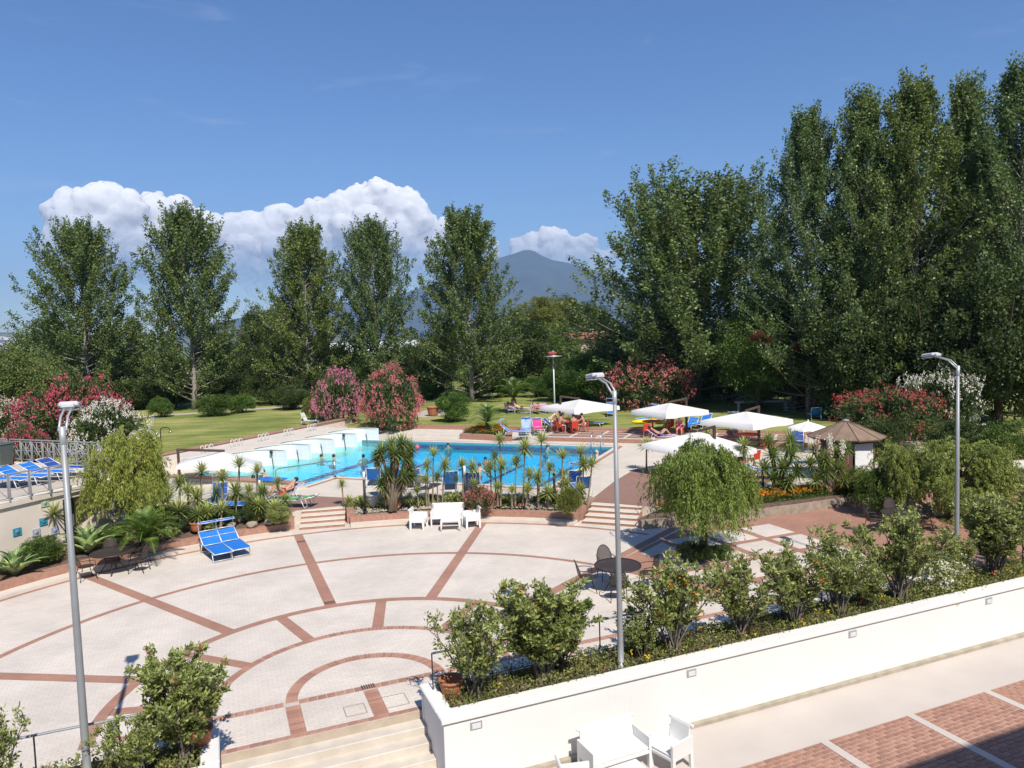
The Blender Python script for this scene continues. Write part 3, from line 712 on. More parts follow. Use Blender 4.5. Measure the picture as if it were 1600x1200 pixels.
M_HEDGE = leafmat("hedge_leaf", (.075, .11, .022), (.50, .55, .19), .4)
M_OLEAF = leafmat("oleander_leaf", (.028, .052, .016), (.13, .175, .055), .25)
M_PEPPER = leafmat("pepper_leaf", (.065, .105, .016), (.34, .43, .10), .35)
M_PEPPERL = leafmat("pepper_leaf_light", (.11, .15, .02), (.48, .52, .12), .35)
M_PEPPERM = leafmat("pepper_leaf_mid", (.085, .125, .02), (.42, .48, .13), .36)
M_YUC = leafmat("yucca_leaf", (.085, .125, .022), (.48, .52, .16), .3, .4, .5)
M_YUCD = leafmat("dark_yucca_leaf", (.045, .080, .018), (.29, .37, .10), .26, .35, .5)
M_DRYL = leafmat("dry_leaf", (.15, .10, .045), (.33, .25, .12), .2)
M_CYC = leafmat("cycad_leaf", (.03, .070, .012), (.22, .33, .06), .22, .4, .5)
M_COVER = leafmat("ground_cover_leaf", (.055, .080, .016), (.34, .36, .11), .32)
FLW = {k: leafmat("petal_" + k, a, b, .25, .7, .2) for k, a, b in (("crimson", (.38, .04, .075), (.68, .15, .21)), ("pink", (.52, .13, .23), (.78, .33, .43)), ("white", (.62, .58, .48), (.86, .83, .74)), ("cream", (.55, .42, .33), (.8, .66, .55)), ("rose", (.42, .085, .10), (.72, .28, .26)), ("red", (.30, .035, .035), (.52, .12, .10)), ("orange", (.55, .14, .01), (.82, .33, .03)), ("yellow", (.62, .38, .01), (.85, .62, .05)))}

def make_poplar(seed, H, rad, nb=74, spread=1.0, lsize=.27, lpersub=44, base=.10, lo_full=.8, round_=False, spire=False, texp=2.7, tmin=.30):
    rng = np.random.RandomState(seed); wood = MB()
    tp = []; x = y = 0.0
    for i in range(11):
        f = i / 10; x += rng.normal(0, .07); y += rng.normal(0, .07); tp.append(Vector((x, y, H * .97 * f)))
    wood.tube(tp, [max(.03, .30 * (1 - .95 * i / 10)) for i in range(11)], 8)
    def trunk(z):
        f = min(max(z / (H * .97), 0), .9999) * 10; i = int(f); return tp[i].lerp(tp[i + 1], f - i)
    P, D = [], []; br = MB()
    for k in range(nb):
        h = base + (.955 - base) * ((k + rng.uniform(0, .8)) / nb) ** .9
        prof = (max(tmin, 1 - ((h - .42) / .60) ** texp) if h > .42 else lo_full + (1 - lo_full) * h / .42)
        if spire: prof = 1.0 if h < .38 else max(.26, 1.0 - ((h - .38) / .62) ** 1.35)
        if round_: prof = max(.30, (1 - max(0, (h - .42) / .62) ** 2.6) ** .6)
        ln = rad * max(.16, prof) * rng.uniform(.72, 1.18) * (1.0 if h < .8 else 1.1)
        az = k * 2.39996 + rng.uniform(-.5, .5); el = R_(6 + 44 * h + rng.uniform(-10, 10))
        d = Vector((math.cos(az) * math.cos(el), math.sin(az) * math.cos(el), math.sin(el)))
        p = trunk(h * H - ln * math.sin(el) * .45); pts = [p.copy()]; n = 6
        for i in range(n):
            d = (d + Vector((rng.normal(0, .08), rng.normal(0, .08), .06 + .06 * h))).normalized(); p = p + d * (ln / n); pts.append(p.copy())
        br.tube(pts, [.07 * (1 - .85 * i / n) * (1.2 - .6 * h) for i in range(n + 1)], 4, cap=False)
        # upright shoots along the branch
        ns = 7
        for s in range(ns):
            f = .28 + .72 * (s + rng.uniform(0, .6)) / ns; f = min(f, .999) * n; i = int(f); q = pts[i].lerp(pts[i + 1], f - i)
            up = Vector((rng.normal(0, .5), rng.normal(0, .5), rng.uniform(.4, 1.2))).normalized()
            if h > .55: up = Vector((up.x * .6, up.y * .6, up.z + .6)).normalized()
            dd = (d * .55 + up).normalized() if s < ns - 1 else (d + Vector((0, 0, .9 * h))).normalized()
            sl = rng.uniform(.9, 1.9) * (.50 + .11 * rad) * (1 if s < ns - 1 else .9) * (1 + .25 * (h > .6))
            m_ = int(lpersub * rng.uniform(.6, 1.25)); tt = rng.uniform(.0, 1.0, m_) ** .85
            a = np.array(q)[None] + np.outer(tt * sl, np.array(dd)) + rng.normal(0, 1, (m_, 3)) * (.27 * (1 - .62 * tt)[:, None])
            P.append(a); D.append(unit(rng.normal(0, 1, (m_, 3))) + np.array([0, 0, .25]) + .35 * unit(a - np.array([0, 0, H * .45])))
    P = np.concatenate(P); D = np.concatenate(D); n = len(P)
    clump = np.sin(P[:, 0] * 1.9 + seed) * np.sin(P[:, 1] * 1.7 + 2 * seed) * np.sin(P[:, 2] * 1.5)
    tint = np.clip(.45 + .22 * clump + rng.normal(0, .22, n), 0, 1)
    V = leaf_verts(rng, P, D, lsize * rng.uniform(.7, 1.3, n), lsize * .78 * rng.uniform(.7, 1.2, n), .15)
    h0 = float(np.percentile(P[:, 2], 99.95))
    return quads_mesh("poplar_crown", V, tint, M_POP[0]), wood_mesh("poplar_trunk", wood, M_BARKP), wood_mesh("poplar_branches", br, M_BARKP), h0
POPS = [make_poplar(11, 21, 6.8, nb=108, lpersub=78, base=.06, lo_full=.85, lsize=.235), make_poplar(23, 21, 6.8, nb=112, lpersub=78, base=.06, lo_full=.85, lsize=.235), make_poplar(37, 21, 7.8, nb=116, lpersub=78, base=.06, lo_full=.9, lsize=.235), make_poplar(52, 26, 7.0, nb=150, lpersub=62, lo_full=1.0, base=.05, lsize=.215, texp=1.5, tmin=.17), make_poplar(59, 26, 6.4, nb=150, lpersub=62, lo_full=1.0, base=.05, lsize=.215, texp=1.45, tmin=.16)]
BIGPOP = make_poplar(71, 19.5, 10.6, nb=170, lsize=.245, lpersub=86, lo_full=1.0, base=.07, round_=True)
def poplar(label, var, x, yb, ytop, sxy=1.0, mi=0, rz=0.0, zb=L, depth=None):
    p = G(x, yb, zb) if depth is None else VY(x, yb, depth); p.z = zb
    meshes = POPS[var] if var is not None else BIGPOP; h0 = meshes[3]
    h = VY(x, ytop, p.y).z - zb; s = h / h0
    o = thing("poplar_tree", label, "tree", p, rz, "poplars round the lawn", (s * sxy, s * sxy, s))
    link("trunk", meshes[1], o); b = link("branches", meshes[2], o); withmat(link("crown", meshes[0], o), M_POP[mi]); return o
poplar("broad poplar at the far left of the row behind red oleanders", 2, 138, 645, 340, 1.02, 0, .3)
poplar("second poplar from the left with bare trunk on the lawn edge", 0, 303, 640, 318, 1.0, 0, 2.1)
poplar("third poplar from the left below the white cloud", 1, 484, 628, 346, 1.0, 2, 4.0)
poplar("slender poplar behind the pink oleander ball", 0, 595, 625, 338, .92, 1, 5.2)
poplar("tall poplar just left of the distant mountain", 1, 738, 628, 323, 1.04, 0, .9)
poplar("huge round crowned poplar right of the distant mountain", None, 1090, 628, 260, 1.36, 0, .4)
poplar("leftmost spire of the tall poplar group at the right", 3, 1262, 645, 166, .95, 1, .5, depth=56)
poplar("second spire from the left of the tall right poplar group", 4, 1343, 650, 138, .92, 0, 2.2, depth=54)
poplar("third spire of the tall right poplar group, above the red oleander", 3, 1430, 650, 114, .95, 2, 3.7, depth=53)
poplar("fourth spire of the right poplar group, above the grey lamp", 4, 1514, 650, 116, .85, 0, 5.1, depth=56)
poplar("tallest poplar cut by the right edge of the picture", 3, 1596, 650, 84, 1.0, 1, 1.2, depth=50)
poplar("background poplar filling the gap between the right hand spires", 0, 1388, 650, 262, .9, 0, 1.9, depth=64)
poplar("background poplar behind the rightmost spires", 2, 1550, 650, 250, .85, 1, 4.4, depth=64)

def make_crown(seed, nclump=60, per=150, leaf=.085, squash=1.0, up=.1, shell=.55, name="leafy_crown"):
    """crown of unit radius made of leaf clumps; x, y, z in -1..1"""
    rng = np.random.RandomState(seed); P, D, tt = [], [], []
    for k in range(nclump):
        d = unit(rng.normal(0, 1, 3)); d[2] = d[2] * squash; r = rng.uniform(shell, .86) if k % 4 else rng.uniform(.1, shell)
        c = d * r; cr = rng.uniform(.16, .30); q = unit(rng.normal(0, 1, (per, 3)))
        rr = rng.uniform(.55, 1.05, per)[:, None]
        P.append(c + q * cr * rr); D.append(q + rng.normal(0, .7, (per, 3)) + np.array([0, 0, up])); tt.append(rng.normal(.5, .16) + rng.normal(0, .2, per))
    P, D, tt = np.concatenate(P), np.concatenate(D), np.clip(np.concatenate(tt), 0, 1); n = len(P)
    V = leaf_verts(rng, P, D, leaf * rng.uniform(.7, 1.3, n), leaf * .6 * rng.uniform(.7, 1.3, n))
    return quads_mesh(name, V, tt, M_MIDL)
CROWNS = [make_crown(s, 84, 380, .046) for s in (1, 2, 3)]
SHRUBS = [make_crown(s, 90, 190, .062, 1.0, .5, .62) for s in (5, 6)]
def make_trunk(seed, limbs=5):
    rng = np.random.RandomState(seed); mb = MB(); mb.tube([(0, 0, -.02), (.01, 0, .2), (rng.normal(0, .02), rng.normal(0, .02), .55)], [.05, .04, .03], 7)
    for k in range(limbs):
        a = k * 2.4 + rng.uniform(-.4, .4); q = Vector((math.cos(a), math.sin(a), 1.0)); mb.tube([(0, 0, .3 + .04 * k), q * .3 + Vector((0, 0, .15)), q * .55 + Vector((0, 0, .12))], [.025, .016, .006], 5, cap=False)
    return wood_mesh("tree_trunk", mb, M_BARKB)
TRUNKS = [make_trunk(s) for s in (3, 4)]
_cv = [0]
def tree_px(name, label, cat, x, yb, ytop, wpx, m, zb=L, bole=.18, depth=None, meshes=None, group=None, m2=None):
    """round tree or bush given by the place of its foot, its top and its width"""
    p = G(x, yb, zb) if depth is None else VY(x, yb, depth); p.z = zb
    h = VY(x, ytop, p.y).z - zb; w = wpx / FPX * p.y; _cv[0] += 1; i = _cv[0]
    o = thing(name, label, cat, p, (i * 1.7) % 6.28, group)
    meshes = meshes or CROWNS
    c = link("crown", meshes[i % len(meshes)], o, (0, 0, h * (bole + 1) / 2)); c.scale = (w / 2, w / 2 * (.9 + .2 * ((i * 7) % 5) / 5), h * (1 - bole) / 2 * 1.02); withmat(c, m)
    t = link("trunk", TRUNKS[i % 2], o); t.scale = (w * .6, w * .6, h * 1.15)
    return o
bg = [("broadleaf_tree", "light green willow like tree at the left edge behind the pale oleander", 22, 648, 532, 150, M_WILL, 62, 0),
      ("broadleaf_tree", "dark evergreen mass under the leftmost poplar", 105, 640, 490, 150, M_DARKL, 92, .0),
      ("broadleaf_tree", "dark evergreen between the first and second poplars", 205, 638, 500, 130, M_DARKL, 90, 0),
      ("broadleaf_tree", "olive green low tree between the two left poplars", 268, 635, 555, 90, M_MIDL, 96, 0),
      ("broadleaf_tree", "dark rounded evergreen right of the second poplar", 365, 635, 515, 110, M_DARKL, 92, 0),
      ("broadleaf_tree", "dark rounded evergreen left of the third poplar", 415, 632, 480, 95, M_DARKL, 94, .0),
      ("broadleaf_tree", "yellowish topped tree behind the third poplar", 440, 632, 470, 90, M_YELL, 101, .35),
      ("broadleaf_tree", "dark evergreen mass at the foot of the third poplar", 500, 628, 520, 130, M_DARKL, 92, .0),
      ("broadleaf_tree", "dark bushy tree between the third and fourth poplars", 548, 628, 548, 70, M_MIDL, 98, .0),
      ("broadleaf_tree", "dark evergreen behind the rose coloured oleander", 640, 628, 535, 90, M_DARKL, 95, .0),
      ("broadleaf_tree", "dense dark evergreen left of the tall middle poplar", 690, 626, 500, 100, M_DARKL, 92, .0),
      ("broadleaf_tree", "dense grey green tree right of the tall middle poplar", 800, 622, 495, 150, M_DARKL, 88, .0),
      ("broadleaf_tree", "olive grove tree behind the slim garden mast", 862, 620, 500, 110, M_MIDL, 92, .0),
      ("pine_tree", "yellow green pine crown left of the red roof", 838, 615, 460, 90, M_YELL, 128, .4),
      ("pine_tree", "yellow green pine crown above the red roof", 882, 612, 462, 80, M_YELL, 135, .4),
      ("pine_tree", "dark pine crown right of the yellow green pines", 925, 612, 468, 80, M_DARKL, 132, .4),
      ("broadleaf_tree", "dark tree right of the red roof", 965, 622, 500, 110, M_DARKL, 84, .0),
      ("broadleaf_tree", "grey green bush low in front of the red roof house", 935, 620, 540, 90, M_DARKL, 90, .0),
      ("broadleaf_tree", "dark evergreen under the huge round poplar", 1060, 630, 470, 170, M_DARKL, 76, .0),
      ("broadleaf_tree", "mottled green maple with rusty red tufts", 1185, 640, 462, 150, M_MIDL, 58, .1),
      ("broadleaf_tree", "dark evergreen behind the blue loungers in the shade", 1255, 655, 480, 150, M_DARKL, 60, .0),
      ("broadleaf_tree", "deep green tree behind the red oleander at the right", 1345, 660, 430, 190, M_DARKL, 52, .0),
      ("broadleaf_tree", "deep green tree behind the white oleander at the right", 1450, 665, 420, 200, M_DARKL, 50, .0),
      ("broadleaf_tree", "mid green tree filling the right edge behind the grey lamp", 1560, 690, 410, 230, M_DARKL, 46, .0),
      ("broadleaf_tree", "dark filler evergreen between the maple and the huge poplar", 1140, 640, 520, 120, M_DARKL, 70, .0),
      ("laurel_bush", "bright green laurel bush left of the rose oleander at centre right", 915, 622, 548, 115, M_BRIGHTL, 72, .0),
      ("laurel_bush", "bright laurel mound behind the slim garden mast", 868, 622, 575, 70, M_BRIGHTL, 74, .0)]
for nm, lb, x, yb, yt, w, m_, dp, bo in bg: tree_px(nm, lb, "tree" if "bush" not in nm else "bush", x, yb, yt, w, m_, bole=bo, depth=dp)
o = list(bpy.data.objects)
# rusty tufts on the maple
mp_ = [x for x in o if x.get("label", "").startswith("mottled green maple")][0]
for dx, dz, s in ((-1.2, 6.1, .5), (-.5, 5.8, .4), (1.9, 5.2, .45), (2.5, 5.0, .36), (.6, 3.6, .4)):
    c = link("red_tuft", SHRUBS[0], mp_, (dx, -3.5, dz)); c.scale = (s * 1.3, s, s * .8); withmat(c, M_ACER); c.rotation_euler = (0, 0, .0)
mp_.rotation_euler = (0, 0, 0)
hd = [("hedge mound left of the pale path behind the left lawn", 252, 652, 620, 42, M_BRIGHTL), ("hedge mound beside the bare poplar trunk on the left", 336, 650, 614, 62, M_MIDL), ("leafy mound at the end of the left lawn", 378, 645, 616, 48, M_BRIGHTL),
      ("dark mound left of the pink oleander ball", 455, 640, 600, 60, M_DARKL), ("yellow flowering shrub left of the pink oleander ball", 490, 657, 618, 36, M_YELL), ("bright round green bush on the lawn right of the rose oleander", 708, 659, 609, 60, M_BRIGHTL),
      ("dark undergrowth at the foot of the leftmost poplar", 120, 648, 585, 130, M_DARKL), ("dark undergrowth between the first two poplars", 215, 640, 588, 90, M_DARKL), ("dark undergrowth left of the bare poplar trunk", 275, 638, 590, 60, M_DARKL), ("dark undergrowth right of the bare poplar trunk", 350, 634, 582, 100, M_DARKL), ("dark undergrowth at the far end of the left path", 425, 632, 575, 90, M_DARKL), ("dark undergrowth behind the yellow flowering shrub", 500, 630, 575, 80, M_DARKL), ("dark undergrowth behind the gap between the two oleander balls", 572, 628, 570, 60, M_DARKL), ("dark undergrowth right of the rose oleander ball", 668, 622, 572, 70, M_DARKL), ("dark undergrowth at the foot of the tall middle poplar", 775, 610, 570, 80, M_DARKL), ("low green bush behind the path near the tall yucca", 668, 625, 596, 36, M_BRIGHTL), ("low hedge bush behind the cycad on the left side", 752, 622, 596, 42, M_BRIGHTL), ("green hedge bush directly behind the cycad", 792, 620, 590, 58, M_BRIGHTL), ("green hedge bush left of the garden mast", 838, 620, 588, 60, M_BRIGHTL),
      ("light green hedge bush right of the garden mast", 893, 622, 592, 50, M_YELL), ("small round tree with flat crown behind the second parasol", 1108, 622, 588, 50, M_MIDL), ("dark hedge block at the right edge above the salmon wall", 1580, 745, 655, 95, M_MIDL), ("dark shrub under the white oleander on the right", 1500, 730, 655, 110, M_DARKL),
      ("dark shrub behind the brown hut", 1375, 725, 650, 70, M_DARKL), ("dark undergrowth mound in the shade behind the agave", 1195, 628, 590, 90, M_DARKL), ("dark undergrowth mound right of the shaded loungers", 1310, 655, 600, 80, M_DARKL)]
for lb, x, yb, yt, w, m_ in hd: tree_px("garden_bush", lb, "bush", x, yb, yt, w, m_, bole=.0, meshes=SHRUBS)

# oleanders -----------------------------------------------------------------
def make_oleander(seed, nst=420, lper=22, nf=900, top_only=.0):
    rng = np.random.RandomState(seed); P, D = [], []; wood = MB()
    def surf(n):
        d = unit(rng.normal(0, 1, (n, 3))); d[:, 2] = np.where((d[:, 2] < -.7), -d[:, 2] * .8, d[:, 2])
        lump = 1 + .13 * np.sin(d[:, 0] * 7 + seed) * np.sin(d[:, 1] * 6 + 1) + .08 * np.sin(d[:, 2] * 11 + seed)
        q = d * lump[:, None]; q[:, 2] = .43 + .57 * q[:, 2]; return q
    s = surf(nst); cen = np.array([0, 0, .35])
    for k in range(nst):
        tip = np.array([0, 0, .45]) + (s[k] - np.array([0, 0, .45])) * rng.uniform(.62, 1.0)
        t = rng.uniform(.0, .28, lper)[:, None]; q = cen + (tip - cen) * (1 - t) + rng.normal(0, .035, (lper, 3)); q[:, 2] = np.maximum(q[:, 2], .0)
        P.append(q); D.append(unit(tip - cen)[None] + rng.normal(0, .75, (lper, 3)))
    for k in range(9):
        a = k * .7; wood.tube([(.05 * math.cos(a), .05 * math.sin(a), -.02), (.3 * math.cos(a), .3 * math.sin(a), .4), (.6 * math.cos(a), .6 * math.sin(a), .7)], [.02, .014, .006], 5, cap=False)
    P, D = np.concatenate(P), np.concatenate(D); n = len(P)
    lv = quads_mesh("oleander_foliage", leaf_verts(rng, P, D, .085 * rng.uniform(.7, 1.3, n), .03), np.clip(.5 + .3 * np.sin(P[:, 0] * 5) * np.sin(P[:, 1] * 5 + P[:, 2] * 4) + rng.normal(0, .2, n), 0, 1), M_OLEAF)
    f = surf(nf); keep = (np.sin(f[:, 0] * 8 + seed) * np.sin(f[:, 1] * 7 + 2) + np.sin(f[:, 2] * 9 + seed * .5) * .6 + rng.normal(0, .55, nf)) > -.02
    f = f[keep]; f = cen + (f - cen) * rng.uniform(.93, 1.06, len(f))[:, None]; f[:, 2] = np.maximum(f[:, 2], .03)
    K = 6; c = np.repeat(f, K, 0); q = c + rng.normal(0, .015, c.shape); nrm = unit(c - cen) + rng.normal(0, .6, c.shape)
    side = unit(np.cross(nrm, rng.normal(0, 1, c.shape)))
    fv = quads_mesh("oleander_flowers", leaf_verts(rng, q, side, .028 * rng.uniform(.8, 1.3, len(q)), .025, .1), np.clip(rng.normal(.5, .28, len(q)), 0, 1), FLW["pink"])
    return lv, fv, wood_mesh("oleander_stems", wood, M_BARK)
OLE = [make_oleander(4, nf=1700), make_oleander(9, nf=2600), make_oleander(14, nf=900)]
def oleander(label, var, x, yb, ytop, wpx, fl, zb=L, depth=None, dy=1.0, rz=0.0):
    p = G(x, yb, zb) if depth is None else VY(x, yb, depth); p.z = zb
    h = (VY(x, ytop, p.y).z - zb) / 1.05; w = wpx / FPX * p.y / 2.1
    o = thing("oleander_bush", label, "bush", p, rz, "flowering oleanders", (w, w * dy, h))
    link("foliage", OLE[var][0], o); withmat(link("flowers", OLE[var][1], o, kind="stuff"), FLW[fl]); link("stems", OLE[var][2], o)
oleander("big crimson flowering oleander behind the left terrace railing", 0, 118, 700, 586, 165, "crimson", depth=48)
oleander("white flowering oleander in front of the crimson one at the left", 1, 172, 708, 626, 122, "white", depth=43, rz=2)
oleander("pale cream pink oleander at the left picture edge", 1, 18, 700, 624, 105, "cream", depth=47, rz=1)
oleander("low crimson oleander right behind the terrace bin", 0, 36, 704, 660, 70, "crimson", depth=43, rz=3)
oleander("pink oleander ball at the far end of the booths", 1, 532, 662, 577, 82, "pink", rz=1.1)
oleander("rose red oleander ball right of the pink one", 1, 613, 667, 571, 100, "rose", rz=2.6)
oleander("wide rose oleander behind the first two parasols", 0, 1012, 638, 553, 138, "rose", rz=.4)
oleander("red flowering oleander behind the brown hut", 2, 1385, 700, 600, 165, "red", depth=42, rz=.8)
oleander("white oleander in tree shade at the right", 2, 1470, 690, 572, 130, "white", depth=44, rz=.3)
oleander("small pink flowering bush in the gravel bed right of the white sofa", 0, 749, 797, 757, 52, "rose", zb=.5, rz=.4)

# hedge bushes on the planter walls -------------------------------------------
def make_vase_bush(seed, nst=13, H=1.0, lper=17, leaf=.062, fl=26):
    rng = np.random.RandomState(seed); wood = MB(); P, D, F = [], [], []
    for k in range(nst):
        a = k * 2.4 + rng.uniform(-.4, .4); lean = rng.uniform(.12, .62); p = Vector((rng.normal(0, .03), rng.normal(0, .03), 0)); d = Vector((math.cos(a) * lean * .5, math.sin(a) * lean * .5, 1)).normalized()
        pts = [p.copy()]; n = 6; ln = H * rng.uniform(.72, 1.03)
        for i in range(n): d = (d + Vector((math.cos(a) * lean * .16 + rng.normal(0, .07), math.sin(a) * lean * .16 + rng.normal(0, .07), .02))).normalized(); p = p + d * ln / n; pts.append(p.copy())
        wood.tube(pts, [.013 * (1 - .75 * i / n) for i in range(n + 1)], 5, cap=False)
        for s in range(13):
            f = (.30 + .69 * (s + rng.rand() * .8) / 13) * n; f = min(f, n - .001); i = int(f); q = pts[i].lerp(pts[i + 1], f - i)
            dd = (Vector((rng.normal(0, 1), rng.normal(0, 1), rng.uniform(.1, 1.1))).normalized() + d * .4).normalized(); sl = rng.uniform(.06, .2); e = q + dd * sl
            wood.tube([q, e], [.004, .002], 3, cap=False)
            for u in (.5, .8, 1.0):
                m_ = int(lper * (.35 + .5 * u)); c = np.array(q.lerp(e, u)); P.append(c + rng.normal(0, .017, (m_, 3))); D.append(unit(rng.normal(0, 1, (m_, 3))) + np.array(dd) * .8 + np.array([0, 0, .3]))
            if rng.rand() < fl / (nst * 13): F.append(np.array(e))
    P, D = np.concatenate(P), np.concatenate(D); n = len(P)
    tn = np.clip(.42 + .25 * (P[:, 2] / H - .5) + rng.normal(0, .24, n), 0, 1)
    fo = quads_mesh("hedge_foliage", leaf_verts(rng, P, D, leaf * rng.uniform(.6, 1.25, n), leaf * .42), tn, M_HEDGE)
    F = np.repeat(np.array(F), 9, 0); q = F + rng.normal(0, .012, F.shape)
    ff = quads_mesh("hedge_flowers", leaf_verts(rng, q, rng.normal(0, 1, q.shape), .03, .022), np.clip(rng.normal(.5, .3, len(q)), 0, 1), FLW["orange"])
    return fo, wood_mesh("hedge_stems", wood, M_BARK), ff
VASE = [make_vase_bush(3, 16, lper=11, leaf=.056), make_vase_bush(8, 22, lper=18, leaf=.054), make_vase_bush(15, 16, lper=8, leaf=.054), make_vase_bush(29, 18, lper=11, leaf=.056)]
def vase(label, var, e1, e2, h, w, rz, zb=.44, fl="orange", m_=None, flowers=True):
    o = thing("hedge_bush", label, "bush", W(e1, e2, zb), rz, "hedge bushes on the planter walls", (w, w, h))
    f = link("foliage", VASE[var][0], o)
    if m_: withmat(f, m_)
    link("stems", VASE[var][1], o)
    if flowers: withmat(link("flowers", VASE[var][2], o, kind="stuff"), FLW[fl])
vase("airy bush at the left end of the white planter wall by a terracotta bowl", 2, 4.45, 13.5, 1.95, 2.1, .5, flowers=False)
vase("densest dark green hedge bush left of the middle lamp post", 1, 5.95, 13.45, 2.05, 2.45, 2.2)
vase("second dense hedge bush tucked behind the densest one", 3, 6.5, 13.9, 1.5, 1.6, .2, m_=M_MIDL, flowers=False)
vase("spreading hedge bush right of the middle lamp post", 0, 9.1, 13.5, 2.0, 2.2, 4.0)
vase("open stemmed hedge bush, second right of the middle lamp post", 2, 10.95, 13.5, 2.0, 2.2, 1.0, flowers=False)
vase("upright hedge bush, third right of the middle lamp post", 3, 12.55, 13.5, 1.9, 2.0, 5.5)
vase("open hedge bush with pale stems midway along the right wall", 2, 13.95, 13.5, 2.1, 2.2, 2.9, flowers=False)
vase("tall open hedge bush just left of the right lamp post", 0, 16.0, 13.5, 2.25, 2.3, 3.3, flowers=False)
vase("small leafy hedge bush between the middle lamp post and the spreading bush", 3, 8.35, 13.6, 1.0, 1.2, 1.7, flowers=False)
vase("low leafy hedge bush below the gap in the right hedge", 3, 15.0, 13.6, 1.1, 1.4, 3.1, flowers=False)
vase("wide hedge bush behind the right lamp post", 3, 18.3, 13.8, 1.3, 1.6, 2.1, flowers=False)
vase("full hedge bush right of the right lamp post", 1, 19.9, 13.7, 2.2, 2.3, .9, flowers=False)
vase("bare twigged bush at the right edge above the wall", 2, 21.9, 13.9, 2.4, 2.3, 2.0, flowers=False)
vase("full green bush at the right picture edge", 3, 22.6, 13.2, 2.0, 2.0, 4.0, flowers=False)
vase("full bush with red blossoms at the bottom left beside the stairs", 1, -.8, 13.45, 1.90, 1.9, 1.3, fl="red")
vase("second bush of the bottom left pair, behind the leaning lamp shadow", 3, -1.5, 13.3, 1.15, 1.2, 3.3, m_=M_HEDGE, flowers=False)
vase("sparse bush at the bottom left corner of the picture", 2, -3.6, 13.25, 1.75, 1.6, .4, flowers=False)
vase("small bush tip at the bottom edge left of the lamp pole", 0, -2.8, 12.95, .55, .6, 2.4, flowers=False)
# ground cover on both planters
def cover(name, label, pts, n, leaf, m_, flc, nfl, hmax=.22):
    rng = np.random.RandomState(n % 97); base = np.array([pts(rng) for _ in range(n)]); hgt = rng.rand(n) ** 1.5 * hmax
    lump = .5 + .5 * np.sin(base[:, 0] * 3.1) * np.sin(base[:, 1] * 2.7 + 1)
    P = base.copy(); P[:, 2] += hgt * (.4 + .9 * lump); D = rng.normal(0, 1, (n, 3)); D[:, 2] = np.abs(D[:, 2]) * .8 + .2
    me = quads_mesh(name, leaf_verts(rng, P, D, leaf * rng.uniform(.6, 1.4, n), leaf * .5), np.clip(.3 + .3 * lump + rng.normal(0, .25, n), 0, 1), m_)
    o = link(name, me, label=label, category="ground cover", kind="stuff")
    for c, k in zip(flc, nfl):
        b = np.array([pts(rng) for _ in range(k)]); b[:, 2] += hmax * rng.uniform(.6, 1.15, k); b = np.repeat(b, 7, 0); b += rng.normal(0, .02, b.shape)
        link("blossoms", quads_mesh("blossoms", leaf_verts(rng, b, rng.normal(0, 1, b.shape), .05, .035), np.clip(rng.normal(.5, .3, len(b)), 0, 1), FLW[c]), o, kind="stuff")
    return o
cover("ground_cover", "low leafy ground cover under the hedge on the right planter wall", lambda r: np.array(W(r.uniform(3.8, 24), r.uniform(13.02, 14.25), .42)), 19000, .075, M_COVER, ("yellow", "red"), (60, 16), .26)
cover("ground_cover", "low leafy ground cover on the left planter wall by the stairs", lambda r: np.array(W(r.uniform(-6, -.55), r.uniform(13.02, 14.2), .42)), 6000, .075, M_COVER, ("yellow",), (14,), .25)
def in_poly(pts):
    P2 = [(p[0], p[1]) for p in pts]; xs, ys = [p[0] for p in P2], [p[1] for p in P2]
    def f(r):
        while True:
            v = Vector((r.uniform(min(xs), max(xs)), r.uniform(min(ys), max(ys)), 0))
            if inside(v, P2): return np.array((v.x, v.y, .42))
    return f
cover("flower_bed", "orange and yellow marigold bed behind the weeping tree", in_poly([bed_line[0] + Vector((.6, .5, 0)), bed_line[1] + Vector((0, .25, 0)), bed_line[3], Vector((14.5, 32.0, 0)), Vector((9, 30.6, 0)), Vector((7, 30.2, 0))]), 15000, .085, M_MIDL, ("orange", "yellow"), (900, 140), .38)
def zs(f, z): return lambda r: np.array((*f(r)[:2], z))
cover("flower_bed", "orange flower bed under the low cycad behind the pool", zs(in_poly([G(724, 684, T), G(790, 688, T), G(792, 668, .8), G(752, 667, .8)]), .82), 9000, .10, M_MIDL, ("orange", "red"), (420, 60), .30)
t = MB(); pts = [G(718, 686, T), G(800, 690, T), G(802, 668, T), G(748, 667, T)]; t.poly([(p.x, p.y) for p in pts], T, .84); tag(t.build("bed_kerb", M_REDK), "low brick bed edging below the low cycad", "kerb")
def clumps(centers, sx):
    return lambda r: np.array(centers[r.randint(len(centers))]) + np.array((r.normal(0, sx), r.normal(0, sx), 0))
rr_ = np.random.RandomState(12)
cover("bed_undergrowth", "low green succulents and tufts scattered over the gravel bed before the pool", clumps([PP(15.3 + 1.6 * rr_.rand(), rr_.uniform(-13, 22.5), .44) for _ in range(46)], .13), 9000, .12, M_HEDGE, ("orange",), (30,), .30)
cover("bed_undergrowth", "low succulents and tufts scattered in the curved left planter", clumps([PP(15.4 + 2.6 * rr_.rand(), rr_.uniform(-68, -24), .45) for _ in range(60)], .16), 11000, .13, M_HEDGE, ("yellow",), (20,), .32)
